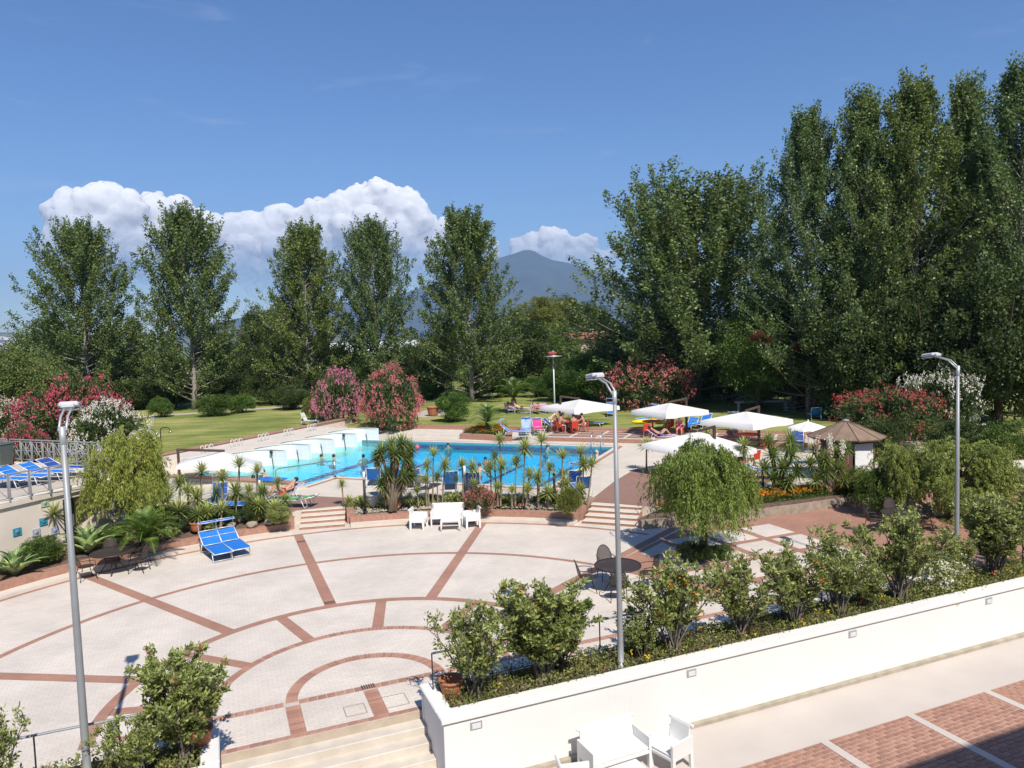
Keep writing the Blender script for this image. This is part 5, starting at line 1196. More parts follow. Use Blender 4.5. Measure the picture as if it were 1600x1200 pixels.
# ------------------------------------------------------------------ seats
M_BLUE = mat("blue_canvas", (.012, .17, .58), .75, .15, 6, .1, 90)
M_BLUED = mat("navy_canvas", (.012, .065, .30), .75, .15, 6, .1, 90)
M_ALU = mat("white_aluminium", (.70, .71, .72), .4, .06, 5, metal=.2)
M_GREYC = mat("grey_canvas", (.42, .43, .47), .8, .15, 6)
def sheet(pts, w, th=.012):
    """sagging cloth between two side rails along pts (y, z)"""
    t = MB(); n = len(pts); vs = []
    for j, x in enumerate((-w / 2, -w / 4, 0, w / 4, w / 2)):
        for (y, z) in pts: vs.append((x, y, z - .035 * (1 - (2 * x / w) ** 2)))
    m_ = len(vs); vs += [(x, y, z - th) for x, y, z in vs]
    fs = []
    for j in range(4):
        for i in range(n - 1):
            a, b_, c, d = j * n + i, j * n + i + 1, (j + 1) * n + i + 1, (j + 1) * n + i
            fs += [(a, d, c, b_), (m_ + a, m_ + b_, m_ + c, m_ + d)]
    return t.add(vs, fs, True)
def make_lounger(back=35, shade=True, fab=None, fabs=None, fold=None):
    fab = fab or M_BLUE; o = thing("sun_lounger", "-", "sun lounger", (0, 0, 0)); ba = R_(back); w = .64; z = .36
    hx, hz = .42 + .74 * math.cos(ba), z + .74 * math.sin(ba)
    f = MB()
    for s in (-.33, .33):
        f.tube([(s, -.98, z - .03), (s, -.9, z), (s, .42, z)], .018, 6); f.tube([(s, .42, z), (s, hx, hz)], .018, 6)
    f.tube([(-.33, -.98, z - .03), (.33, -.98, z - .03)], .018, 6); f.tube([(-.33, hx, hz), (.33, hx, hz)], .018, 6); f.tube([(-.33, .42, z), (.33, .42, z)], .015, 6)
    f.tube([(-.33, .9, .14), (-.33, .42 + .4 * math.cos(ba), z + .4 * math.sin(ba)), (.33, .42 + .4 * math.cos(ba), z + .4 * math.sin(ba)), (.33, .9, .14)], .012, 5)
    f.build("frame", M_ALU, o)
    for s in (-.33, .33):
        for y0, y1 in ((-.72, -.86), (.62, .78)): MB().tube([(s, y0, z), (s, y1, 0)], .017, 6).build("leg", M_ALU, o)
    f2 = MB()
    for y in (-.84, .76): f2.tube([(-.33, y, .06), (.33, y, .06)], .012, 5)
    f2.build("floor_bar", M_ALU, o)
    sheet([(-.95, z - .015), (-.5, z - .01), (0, z - .01), (.40, z)], w).build("seat_fabric", fab, o)
    sheet([(.43, z + .01), (.43 + .37 * math.cos(ba), z + .37 * math.sin(ba)), (hx - .02, hz - .01)], w).build("back_fabric", fab, o)
    if shade:
        sy, sz = hx - .05, hz + .28
        p = sheet([(sy - .16, sz + .05), (sy + .02, sz + .09), (sy + .20, sz + .03)], .6); p = p.build("sunshade", fabs or fab, o)
        q = MB()
        for s in (-.32, .32): q.tube([(s, hx - .12, hz - .10), (s, hx + .02, sz - .05), (s, sy + .02, sz + .07)], .012, 5); q.tube([(s, sy - .17, sz + .05), (s, sy + .02, sz + .09), (s, sy + .21, sz + .03)], .012, 5)
        for y, zz in ((sy - .17, sz + .05), (sy + .21, sz + .03)): q.tube([(-.32, y, zz), (.32, y, zz)], .012, 5)
        q.build("shade_frame", M_ALU, p)
    return o
protos = {}
def lounger(label, p, rz, back=35, shade=True, fab=None, group="sun loungers"):
    k = (back, shade, fab.name if fab else 0)
    if k not in protos: o = protos[k] = make_lounger(back, shade, fab); o.location = p; o.rotation_euler = (0, 0, rz)
    else: o = copy_tree(protos[k], p, rz)
    o["label"] = label; o["group"] = group; return o
def face(dx, dy): return math.atan2(-dx, dy)           # turn so that local +y (the head end) points along (dx, dy)
a, b_ = G(349, 879), G(377, 872)
lounger("blue sun lounger with shade on the plaza, left of the pair", a + Vector((-.55, .78, 0)), face(-.6, .8), 32, True)
lounger("blue sun lounger with shade on the plaza, right of the pair", b_ + Vector((-.55, .78, 0)), face(-.6, .8), 30, True, M_BLUE)
for k, (px, py) in enumerate(((8, 762), (40, 757), (75, 750), (103, 743))):
    lounger("%s blue lounger from the left on the roof terrace" % ORD[k], G(px, py, DZ), face(-.98, .18), 28, False, M_BLUE if k < 3 else M_BLUED, "blue loungers on the roof terrace")
for k, (aa, sh, bk, fb) in enumerate(((8.5, False, 48, M_BLUE), (7.4, True, 52, M_BLUE), (6.3, False, 55, M_BLUE), (4.3, False, 50, M_BLUE), (3.2, False, 50, M_BLUED))):
    lounger("%s blue lounger from the left on the near pool edge behind the yuccas" % ORD[k], Q(aa, -1.35, T), face(.08, -1), bk + 8, sh, fb, "blue loungers along the near pool edge")
lounger("white framed empty lounger on the near pool edge behind the pink bush", Q(5.4, -1.5, T), face(-PB.x, -PB.y), 40, False, M_GREYC)
lounger("blue lounger with raised navy shade at the near right pool corner", G(893, 762, T), face(.2, -1), 55, True, M_BLUED)
lounger("second blue lounger at the near right pool corner", G(908, 772, T), face(.1, -1), 55, False, M_BLUE)
lounger("blue lounger half hidden by yuccas in the left planter, with shade", G(343, 788, T), face(-.3, 1), 40, True, M_BLUED)
lounger("low blue lounger behind the yuccas right of the hidden shade", G(362, 800, T), face(-1, .2), 15, False, M_BLUE)
lounger("grey lounger with reclining bather left of the steps", G(437, 785, T), face(.75, .66), 30, False, M_GREYC)
lounger("navy lounger with green towel left of the steps", G(456, 792, T), face(.96, -.2), 12, False, M_BLUED)
# on the raised patio and the lawn
far_l = [("blue lounger seen side on beside the orange flower bed", 806, 682, UP, (-1, .1), 40, True, M_BLUE), ("blue lounger with light blue shade left of the pink towel", 822, 676, UP, (.05, 1), 60, True, M_BLUED), ("lounger with pink towel left of the first parasol", 841, 676, UP, (-.08, 1), 52, False, M_BLUED),
         ("blue lounger behind the standing bather under the first parasol", 870, 672, UP, (-1, .4), 40, False, M_BLUED), ("blue lounger right of the red table under the first parasol", 922, 668, UP, (-1, .3), 30, False, M_BLUE), ("upright blue lounger under the first parasol behind the card players", 900, 657, L, (-.3, 1), 60, True, M_BLUED),
         ("blue lounger with upright back left of the middle lamp pole on the lawn", 955, 650, L, (.1, 1), 70, True, M_BLUE), ("blue lounger at the yellow airbed behind the second parasol", 1012, 660, UP, (.9, .6), 55, True, M_BLUE),
         ("light blue lounger right of the second parasol mast", 1078, 672, UP, (.5, .8), 35, False, M_BLUE), ("bright blue lounger beside the third parasol on the lawn", 1098, 668, L, (.6, .8), 45, False, M_BLUE), ("blue lounger with shade over the red table at the third parasol", 1150, 676, L, (.1, 1), 50, True, M_BLUED),
         ("navy lounger upright under the round parasol", 1246, 700, T, (.4, 1), 62, False, M_BLUED), ("blue lounger in tree shade, left of the shaded group", 1246, 642, L, (.8, .5), 35, False, M_BLUED), ("blue lounger in tree shade with raised shade", 1270, 642, L, (.5, .8), 45, True, M_BLUED),
         ("front blue lounger of the shaded group, left", 1272, 655, L, (-.2, -1), 50, False, M_BLUE), ("front blue lounger of the shaded group, right", 1287, 654, L, (-.2, -1), 50, False, M_BLUE), ("blue lounger with reclining sunbather left of the blue grey agave", 1143, 627, L, (1, .25), 30, False, M_BLUED),
         ("white framed lounger with sunbather left of the lawn cycad", 797, 645, L, (-.2, 1), 35, False, M_GREYC), ("white framed lounger with sunbather right of the lawn cycad", 818, 646, L, (-.9, .4), 20, False, M_GREYC), ("blue lounger with pink towel on the lawn left of the garden mast", 841, 646, L, (-.4, .9), 35, False, M_BLUE), ("lounger with bright pink towel on the lawn beside the garden mast", 856, 645, L, (-.4, .9), 30, False, M_GREYC),
         ("pale blue lounger behind the yuccas near the hut", 1245, 733, T, (-1, .2), 20, False, M_BLUE), ("blue lounger end between the yuccas and the bollard", 1205, 748, T, (-1, .3), 20, False, M_BLUE)]
LP = {}
for lb, px, py, z, d, bk, sh, fb in far_l: LP[lb] = lounger(lb, G(px, py, z), face(*d), bk, sh, fb)
# folding shelter-like white lounge chair on the left lawn
o = lounger("white plastic lounge chair on the lawn behind the booths", G(486, 664, L), face(-1, .15), 65, False, M_WHITEP)
lounger("blue folding chair half hidden by the pink oleander", G(512, 660, L), face(.9, .4), 60, False, M_BLUED)
# towels
def towel(label, ref, c, back, ly=(-.7, .3), z=.37):
    t = MB(); vs = []; n = 6
    for i in range(n):
        y = ly[0] + (ly[1] - ly[0]) * i / (n - 1)
        for x in (-.30, 0, .30): vs.append((x, y, z + .006 * ((i * 7 + int(x * 10)) % 3) - (0 if abs(x) > .1 else .02)))
    m_ = len(vs); vs += [(x, y, zz - .015) for x, y, zz in vs]; fs = []
    for i in range(n - 1):
        for j in range(2): a = i * 3 + j; fs += [(a, a + 1, a + 4, a + 3), (m_ + a + 3, m_ + a + 4, m_ + a + 1, m_ + a)]
    r = R_(back); q = [(0.30, .42 + k * .14 * math.cos(r), .39 + k * .14 * math.sin(r)) for k in range(5)]; o2 = len(vs)
    for x, y, zz in q: vs += [(-x, y, zz), (0, y + .02, zz - .03), (x, y, zz)]
    for i in range(4):
        for j in range(2): a = o2 + i * 3 + j; fs.append((a, a + 1, a + 4, a + 3))
    o = t.add(vs, fs, True).build("beach_towel", mat("towel_" + label.split()[0], c, .95, .25, 12, .3, 120), None, ref.location); o.rotation_euler = ref.rotation_euler; tag(o, label, "towel")
towel("magenta towel spread on the lounger left of the first parasol", LP["lounger with pink towel left of the first parasol"], (.75, .05, .25), 52)
towel("pink towel on the blue lawn lounger left of the mast", LP["blue lounger with pink towel on the lawn left of the garden mast"], (.75, .25, .33), 35)
towel("bright pink towel on the lawn lounger beside the mast", LP["lounger with bright pink towel on the lawn beside the garden mast"], (.8, .18, .5), 30)
towel("lightblue towel on the lounger beside the magenta one", LP["blue lounger with light blue shade left of the pink towel"], (.35, .48, .68), 60)
# sun lounger in yellow: inflatable mattress on the red table
def airbed(label, p, rz, c, s=1.0):
    o = thing("inflatable_airbed", label, "airbed", p, rz, None, s); t = MB()
    t.lathe([(0, .0), (.5, .0), (.66, .05), (.72, .13), (.66, .21), (.5, .25), (.42, .20), (0, .18)], sides=20); x = t.build("air_ring", mat("inflatable_%s" % label.split()[0], c, .35, .1, 3), o); x.scale = (1.35, .6, 1)
    MB().box((.75, 0, .2), (.4, .55, .14), bev=.06).build("pillow", MATS["inflatable_%s" % label.split()[0]], o)
airbed("yellow inflatable airbed lying behind the red chair", G(1006, 661, 1.25), .2, (.85, .62, .01), .95)
airbed("lime inflatable airbed under the second parasol", G(1036, 662, 1.2), .5, (.55, .70, .12), .7)

# white moulded sets
def arm_panel(x, d, h, w=.055):
    t = MB(); prof = [(-.30, 0), (-.235, 0), (-.215, .30), (.215 * d, .30), (.235 * d, 0), (.30 * d, 0), (.30 * d, h), (-.30, h)]
    n = len(prof); vs = [(x - w / 2, y, z) for y, z in prof] + [(x + w / 2, y, z) for y, z in prof]
    fs = [(i, (i + 1) % n, n + (i + 1) % n, n + i)[::-1] for i in range(n)] + [(0, 1, 2, 7), (2, 3, 6, 7), (3, 4, 5, 6)] + [tuple(n + i for i in f[::-1]) for f in ((0, 1, 2, 7), (2, 3, 6, 7), (3, 4, 5, 6))]
    return t.add(vs, fs)
def make_white(width, label, p, rz, kind="white_armchair", cat="chair"):
    o = thing(kind, label, cat, p, rz, "white moulded outdoor furniture"); w = width / 2
    for s in (-1, 1): arm_panel(s * (w - .03), 1.0, .62).build("arm", M_WHITEP, o)
    MB().box((0, -.01, .40), (width - .122, .56, .06), bev=.02).build("seat", M_WHITEP, o)
    MB().box((0, -.285, .335), (width - .124, .045, .07), bev=.01).build("apron", M_WHITEP, o)
    MB().box((0, .275, .60), (width - .124, .05, .42), M=Matrix.Rotation(R_(-8), 3, 'X'), bev=.02).build("backrest", M_WHITEP, o)
    MB().box((0, .312, .80), (width + .0, .05, .07), M=Matrix.Rotation(R_(-8), 3, 'X'), bev=.02).build("back_rail", M_WHITEP, o)
    return o
def white_table(label, p, rz, lx=.9, ly=.55):
    o = thing("white_coffee_table", label, "table", p, rz, "white moulded outdoor furniture")
    MB().box((0, 0, .40), (lx, ly, .05), bev=.015).build("table_top", M_WHITEP, o)
    MB().box((0, 0, .355), (lx - .08, ly - .08, .045)).build("apron", M_WHITEP, o)
    for sx in (-1, 1):
        for sy in (-1, 1):
            t = MB(); x, y = sx * (lx / 2 - .04), sy * (ly / 2 - .04); t.tube([(x, y, .38), (x + sx * .02, y + sy * .02, 0)], [.042, .03], 6); t.build("leg", M_WHITEP, o)
s0 = G(699, 822, 0)
make_white(1.32, "white moulded sofa on the plaza in front of the gravel bed", s0 + Vector((0, .25, 0)), -.03, "white_sofa", "sofa")
white_table("white low table in front of the plaza sofa", G(704, 829, 0) + Vector((0, .12, 0)), .03, .78, .5)
make_white(.60, "white moulded armchair left of the plaza sofa", G(653, 829, 0) + Vector((0, .35, 0)), face(-.8, .3) + .2)
make_white(.60, "white moulded armchair right of the plaza sofa", G(737, 826, 0) + Vector((0, .3, 0)), face(.8, .3) - .1)
make_white(1.32, "white moulded sofa against the white wall on the lower walkway", W(6.78, 12.1, LW), WALL_ROT + .05, "white_sofa", "sofa")
white_table("white low table before the lower walkway sofa, cut by the bottom edge", W(6.62, 11.35, LW), WALL_ROT + .05, .74, .52)
make_white(.60, "white moulded armchair right of the lower walkway sofa", W(7.82, 11.72, LW), WALL_ROT + face(.9, .25) )
make_white(.60, "white moulded armchair at the bottom edge left of the lower sofa", W(5.62, 11.42, LW), WALL_ROT + face(-.9, .2))

# dark metal garden sets
def meshmetal():
    m, n, l = newmat("dark_wire_mesh"); b = n["Principled BSDF"]; b.inputs["Base Color"].default_value = (.06, .046, .042, 1); b.inputs["Roughness"].default_value = .55; b.inputs["Metallic"].default_value = .2
    tr = n.new("ShaderNodeBsdfTransparent"); mx = n.new("ShaderNodeMixShader"); ck = n.new("ShaderNodeTexChecker"); ck.inputs["Scale"].default_value = 160
    tc = n.new("ShaderNodeTexCoord"); l.new(tc.outputs["Object"], ck.inputs["Vector"]); mr = n.new("ShaderNodeMapRange"); mr.inputs[3].default_value = .25; mr.inputs[4].default_value = .05; l.new(ck.outputs["Fac"], mr.inputs[0])
    l.new(mr.outputs[0], mx.inputs[0]); l.new(b.outputs[0], mx.inputs[1]); l.new(tr.outputs[0], mx.inputs[2]); l.new(mx.outputs[0], n["Material Output"].inputs["Surface"]); return m
M_MESHM = meshmetal()
def make_metal_chair():
    o = thing("metal_chair", "-", "chair")
    t = MB(); t.lathe([(0, .44), (.18, .43), (.235, .445), (.24, .455), (.18, .445), (0, .455)], sides=18); t.build("seat", M_MESHM, o)
    vs, fs = [], []; n = 9
    for i in range(n):
        a = -1 + 2 * i / (n - 1); top = .50 + .42 * math.sqrt(max(0, 1 - (a * .93) ** 2)) + .06
        for z in (.50, (.50 + top) / 2, top): vs.append((a * .235, .22 + .05 * (1 - a * a) + (z - .5) * .22, z))
    for i in range(n - 1):
        for j in range(2): k = i * 3 + j; fs.append((k, k + 3, k + 4, k + 1))
    MB().add(vs, fs, True).build("backrest", M_MESHM, o)
    rim = [vs[i * 3 + 2] for i in range(n)]; f = MB(); f.tube([vs[0], rim[0]] + rim + [rim[-1], vs[-3]], .014, 5); f.build("back_frame", M_DARKM, o)
    for s in (-1, 1):
        MB().tube([(s * .2, -.15, .44), (s * .235, -.24, 0)], .013, 5).build("leg", M_DARKM, o); MB().tube([(s * .2, .2, .52), (s * .2, .18, .44), (s * .235, .29, 0)], .013, 5).build("leg", M_DARKM, o)
        MB().tube([(s * .235, .27, .70), (s * .27, .05, .69), (s * .27, -.18, .66), (s * .24, -.2, .45)], .013, 5).build("arm", M_DARKM, o)
    return o
MCH = [None]
def metal_chair(label, p, rz):
    if MCH[0] is None: MCH[0] = o = make_metal_chair(); o.location = p; o.rotation_euler = (0, 0, rz)
    else: o = copy_tree(MCH[0], p, rz)
    o["label"] = label; o["group"] = "dark metal garden chairs"
def metal_table(label, p, r=.68):
    o = thing("metal_table", label, "table", p, .3, "round dark metal tables"); t = MB(); t.lathe([(0, .72), (r - .03, .72), (r, .735), (r, .745), (r - .03, .735), (0, .735)], sides=28); t.build("table_top", M_MESHM, o)
    MB().lathe([(r - .015, .71), (r + .012, .71), (r + .012, .75), (r - .015, .75)], sides=28).build("rim", M_DARKM, o)
    for k in range(4):
        a = k * math.pi / 2; c, s = math.cos(a), math.sin(a); MB().tube([(c * .35, s * .35, .72), (c * .18, s * .18, .38), (c * .45, s * .45, 0)], .017, 6).build("leg", M_DARKM, o)
    MB().tube([(.18 * math.cos(w), .18 * math.sin(w), .38) for w in [i * math.pi / 8 for i in range(17)]], .012, 5).build("ring_brace", M_DARKM, o)
def metal_set(where, p, chairs):
    metal_table("round dark mesh table " + where, p)
    for k, (dx, dy) in enumerate(chairs): metal_chair("%s metal chair at the table %s" % (["near left", "far", "near right", "nearest"][k], where), p + Vector((dx, dy, 0)), face(dx, dy))
metal_set("below the left cycad", G(178, 895, 0), ((-.55, -.62), (.45, .85), (.85, .0), (-.45, .75)))
metal_set("in the hedge gap behind the middle lamp post", G(966, 921, 0), ((-.92, -.1), (-.2, .95), (.9, .1), (-.1, -.85)))
metal_set("on the shaded red court at the right", G(1408, 832, 0), ((-.95, .1), (.15, .9), (.9, .25)))
# red plastic chairs and tables on the patio
M_RED = mat("red_plastic", (.55, .045, .02), .4, .1, 3)
def make_red_chair():
    o = thing("red_chair", "-", "chair"); MB().box((0, 0, .44), (.46, .44, .04), bev=.015).build("seat", M_RED, o); MB().box((0, .22, .68), (.46, .035, .46), M=Matrix.Rotation(R_(-10), 3, 'X'), bev=.015).build("backrest", M_RED, o)
    for sx in (-1, 1):
        for sy in (-1, 1): MB().tube([(sx * .19, sy * .18, .43), (sx * .23, sy * .22, 0)], .02, 5).build("leg", M_RED, o)
        MB().tube([(sx * .23, .2, .66), (sx * .24, -.15, .64), (sx * .23, -.18, .44)], .018, 5).build("arm", M_RED, o)
    return o
RC = [None]
def red_chair(label, p, rz):
    if RC[0] is None: RC[0] = o = make_red_chair(); o.location = p; o.rotation_euler = (0, 0, rz)
    else: o = copy_tree(RC[0], p, rz)
    o["label"] = label; o["group"] = "red plastic chairs"; return o
def red_table(label, p, r=.55):
    o = thing("red_table", label, "table", p, 0, "red plastic tables"); MB().lathe([(0, .71), (r, .71), (r + .02, .725), (r, .745), (0, .745)], sides=24).build("table_top", M_RED, o); MB().lathe([(.05, 0), (.28, 0), (.28, .03), (.06, .06), (.05, .71)], sides=14).build("pedestal", M_RED, o)
tb = G(893, 676, UP) + Vector((0, .4, 0)); TB1 = tb
red_table("red table of the card players under the first parasol", tb)
t2 = G(1035, 678, UP); red_table("red table beside the lone red chair under the second parasol", t2 + Vector((-.4, 1.2, 0)), .7)
red_chair("lone red chair standing in the sun on the patio", G(1009, 683, UP), face(.2, -1))
red_table("wide red table under the third parasol", G(1172, 700, T) + Vector((0, .6, 0)), .8); red_table("smaller red table near the yuccas below the third parasol", G(1160, 722, T), .6)
red_chair("red chair left of the wide red table under the third parasol", G(1140, 703, T), face(-1, .2)); red_chair("red chair right of the wide red table under the third parasol", G(1196, 702, T), face(1, .2)); red_chair("red chair near the bollard behind the weeping tree", G(1178, 730, T), face(.6, -1))
red_chair("red chair peeking over the weeping tree", G(1145, 728, T), face(-.6, -1))

# ------------------------------------------------------------------ parasols
M_CANV = mat("white_canvas", (.80, .79, .77), .85, .04, 3, .05, 60)
def canvasmat():
    m, n, l = newmat("parasol_canvas"); b = n["Principled BSDF"]; b.inputs["Base Color"].default_value = (.80, .79, .77, 1); b.inputs["Roughness"].default_value = .9
    tr = n.new("ShaderNodeBsdfTranslucent"); tr.inputs[0].default_value = (.75, .74, .70, 1); mx = n.new("ShaderNodeMixShader"); mx.inputs[0].default_value = .25
    l.new(b.outputs[0], mx.inputs[1]); l.new(tr.outputs[0], mx.inputs[2]); l.new(mx.outputs[0], n["Material Output"].inputs["Surface"]); return m
M_PARA = canvasmat()
def canopy_mesh(half, rise, val, sides=4, seg=5, sag=.10):
    t = MB(); K = seg
    for s in range(sides):
        a0, a1 = 2 * math.pi * (s + .5) / sides, 2 * math.pi * (s + 1.5) / sides; R = half / math.cos(math.pi / sides)
        A, B_ = Vector((R * math.cos(a0), R * math.sin(a0), 0)), Vector((R * math.cos(a1), R * math.sin(a1), 0)); vs = []
        for i in range(K + 1):
            f = i / K
            for j in range(K + 1):
                g = j / K; p = A.lerp(B_, g) * f; z = rise * (1 - f) - sag * math.sin(math.pi * f) * math.sin(math.pi * g) * .7; vs.append((p.x, p.y, z))
        for j in range(K + 1): p = A.lerp(B_, j / K) * 1.012; vs.append((p.x, p.y, -val - .03 * math.sin(j / K * math.pi * 3)))
        fs = [(i * (K + 1) + j, (i + 1) * (K + 1) + j, (i + 1) * (K + 1) + j + 1, i * (K + 1) + j + 1) for i in range(K + 1) for j in range(K)]
        t.add(vs, fs, True)
    return t
def parasol(label, center, mast, half, rise, zc, rz, val=.28, tilt=(0, 0), maststyle="wood", sides=4, group="white parasols"):
    """center: place of the canopy middle, mast: foot of its post, zc: height of the canopy edge"""
    o = thing("parasol", label, "parasol", (mast.x, mast.y, mast.z)); o["group"] = group
    d = Vector((center.x - mast.x, center.y - mast.y, zc - mast.z)); Rm = Matrix.Rotation(tilt[0], 3, 'X') @ Matrix.Rotation(tilt[1], 3, 'Y') @ Matrix.Rotation(rz, 3, 'Z')
    c = canopy_mesh(half, rise, val, sides).build("canopy", M_PARA, o, d); c.rotation_euler = Rm.to_euler()
    R = half / math.cos(math.pi / sides)
    for k in range(sides):
        a = 2 * math.pi * (k + .5) / sides; r = MB(); r.tube([Vector((0, 0, rise - .06)), Vector((R * math.cos(a) * .98, R * math.sin(a) * .98, -.03))], .018, 5); x = r.build("rib", M_WOOD, o, d); x.rotation_euler = Rm.to_euler()
    ph = d.z + rise + (.25 if d.xy.length > .4 else .1)
    MB().box((0, 0, ph / 2), (.13, .13, ph), rz, bev=.02).build("mast", M_WOOD, o) if maststyle == "wood" else MB().tube([(0, 0, 0), (0, 0, ph)], .03, 8).build("mast", M_ALU, o)
    if d.xy.length > .4:
        h2 = Rm @ Vector((0, 0, rise + .05)) + d; ar = MB(); v = h2 - Vector((0, 0, ph)); Mx = v.to_track_quat('X', 'Z').to_matrix(); ar.box(Vector((0, 0, ph)) + v / 2, (v.length + .15, .10, .13), M=Mx, bev=.02); ar.build("arm", M_WOOD, o)
    MB().box((0, 0, .05), (.7, .7, .1), rz, bev=.02).build("base", mat("grey_stone_base", (.25, .24, .23), .9, .2, 4), o)
def at_z(px, py, z): return G(px, py, z)
m1 = G(877, 668, UP); parasol("white square parasol over the card players", VY(905, 633, m1.y), m1, 2.05, .52, VY(905, 635, m1.y).z, R_(33))
m2 = G(1073, 678, UP); parasol("white square parasol with mast on its right, second from the left", VY(1046, 640, m2.y), m2, 1.75, .48, VY(1046, 641, m2.y).z, R_(28))
m3 = G(1186, 700, T); parasol("large white square parasol third from the left above red tables", VY(1166, 655, m3.y), m3, 1.85, .50, VY(1166, 656, m3.y).z, R_(35))
m4 = G(1263, 706, T); parasol("small round white parasol beside the brown hut", VY(1262, 668, m4.y), m4, 1.05, .36, VY(1262, 668, m4.y).z, 0, .10, maststyle="alu", sides=10)
m5 = G(281, 752, T) ; cL = VY(347, 724, m5.y + .4); parasol("tilted white cantilever parasol in the left planter by the booths", cL, m5, 2.05, .62, cL.z, R_(20), .2, (R_(-6), R_(6)))
m6 = G(1117, 742, T); cR = VY(1092, 697, m6.y + .3); parasol("low white cantilever parasol behind the weeping tree", cR, m6, 1.95, .72, cR.z, R_(38), .22, (R_(4), R_(3)))

# ------------------------------------------------------------------ hut
hb = G(1322, 748, T); hut = thing("wooden_hut", "round brown wooden hut with conical brown roof and white door", "hut", hb, .2)
e_z = VY(1318, 681, hb.y).z - T; k_z = VY(1318, 657, hb.y).z - T; rr_ = 1.68
t = MB(); S = 10
rv = [(0, 0, k_z)] + [(rr_ * math.cos(2 * math.pi * i / S), rr_ * math.sin(2 * math.pi * i / S), e_z) for i in range(S)] + [(rr_ * .98 * math.cos(2 * math.pi * i / S), rr_ * .98 * math.sin(2 * math.pi * i / S), e_z - .07) for i in range(S)]
t.add(rv, [(0, 1 + i, 1 + (i + 1) % S) for i in range(S)] + [(1 + i, 1 + S + i, 1 + S + (i + 1) % S, 1 + (i + 1) % S) for i in range(S)] + [tuple(1 + S + i for i in reversed(range(S)))])
rf = t.build("roof", mat("brown_felt_roof", (.25, .17, .12), .9, .3, 3, .3, 40), hut)
for i in range(S):
    a = 2 * math.pi * i / S; t = MB(); t.tube([(0, 0, k_z + .012), (rr_ * math.cos(a), rr_ * math.sin(a), e_z + .012)], .022, 5); t.build("roof_batten", mat("roof_batten_brown", (.19, .13, .09), .9, .3, 3), rf)
MB().lathe([(0, .1), (.12, .07), (.16, 0)], (0, 0, k_z - .02), 12).build("roof_cap", MATS["grey_stone_base"], rf)
wr = 1.18; np_ = 40
pm_ = MB(); pm_.box((0, 0, e_z / 2), (2 * math.pi * wr / np_ - .012, .04, e_z), 0, bev=.006); pme = wood_mesh("plank", pm_, mat("red_brown_planks", (.17, .065, .045), .75, .35, 3, .3, 30))
for i in range(np_):
    a = 2 * math.pi * i / np_; da = (a - R_(252) - .2 + math.pi) % (2 * math.pi) - math.pi
    x, y = wr * math.cos(a), wr * math.sin(a)
    if math.cos(a + .2 - R_(285)) > .9: continue
    o = link("plank", pme, hut, (x, y, 0)); o.rotation_euler = (0, 0, a + math.pi / 2)
a = R_(285) - .2
MB().box((wr * .97 * math.cos(a), wr * .97 * math.sin(a), e_z * .46), (.95, .05, e_z * .88), a + math.pi / 2, bev=.01).build("door", M_WHITEP, hut)
o = thing("hut_notice_board", "small white notice board standing left of the hut", "sign", G(1283, 742, T), .1); MB().box((0, 0, 1.75), (.4, .03, .5), bev=.01).build("board", M_WHITEP, o); MB().tube([(0, .03, 0), (0, .03, 2.1)], .03, 6).build("post", M_WHITEP, o)

# ------------------------------------------------------------------ bollards, pots, stones, showers
def bollard(label, px, py, yt, zb):
    b = G(px, py, zb); h = VY(px, yt, b.y).z - zb; o = thing("bollard_light", label, "bollard light", b, 0, "black bollard lights"); MB().tube([(0, 0, 0), (0, 0, h * .8)], .055, 10).build("post", M_BLACK, o)
    MB().tube([(0, 0, h * .8), (0, 0, h)], .05, 10).build("lens", M_WHITEP, o); MB().lathe([(0, .0), (.10, 0), (.10, .03), (.055, .04)], sides=12).build("base", M_BLACK, o)
bollard("black bollard light in the gravel bed left of the big yucca", 571, 800, 737, .45)
bollard("black bollard light behind the plaza sofa", 728, 795, 728, .48)
bollard("black bollard light near the right end of the gravel bed", 867, 790, 727, .48)
bollard("black bollard light between the yuccas behind the weeping tree", 1192, 775, 718, .45)
bollard("black bollard light in the left planter beside the reclining bather", 408, 800, 750, .48)
M_TERRA = mat("terracotta", (.42, .16, .08), .8, .3, 6, .2, 40)
def pot(label, p, s, tilt=0.0, rz=0.0, m_=None):
    o = thing("terracotta_pot", label, "pot", p, rz, "terracotta pots", s); b = MB(); b.lathe([(0, 0), (.24, 0), (.30, .1), (.36, .42), (.37, .5), (.41, .52), (.41, .60), (.36, .60), (.32, .45), (.0, .40)], sides=20); x = b.build("body", m_ or M_TERRA, o); x.rotation_euler = (tilt, 0, 0); x.location = (0, 0, .34 * (1 if tilt else 0)); return o
pot("terracotta jar lying on its side under the big yucca", G(617, 793, .47), .5, R_(80), .4)
pot("terracotta bowl at the left end of the white planter wall", W(4.05, 13.75, .44), .65)
pot("terracotta pot on the left planter wall beside the stairs", W(-.62, 13.9, .44), .65)
pot("terracotta pot beside the bright green bush on the lawn", G(677, 650, L), 1.4)
pot("small terracotta pot in the left planter behind the blue loungers", G(307, 830, .45), .6)
pot("white planter pot at the back of the gravel bed", G(585, 790, T), .9, 0, 0, M_GREYC)
rng = np.random.RandomState(8); t_ = bmesh.new(); bmesh.ops.create_icosphere(t_, subdivisions=2, radius=1)
for v in t_.verts: v.co *= 1 + .22 * math.sin(v.co.x * 3 + 1) * math.sin(v.co.y * 4) + rng.uniform(-.06, .06)
rock = bpy.data.meshes.new("rock"); t_.to_mesh(rock); t_.free(); M_ROCK = mat("pale_rock", (.40, .34, .26), .95, .4, 5, .6, 20); rock.materials.append(M_ROCK); M_ROCKR = mat("reddish_rock", (.36, .17, .10), .9, .3, 4, .5, 20)
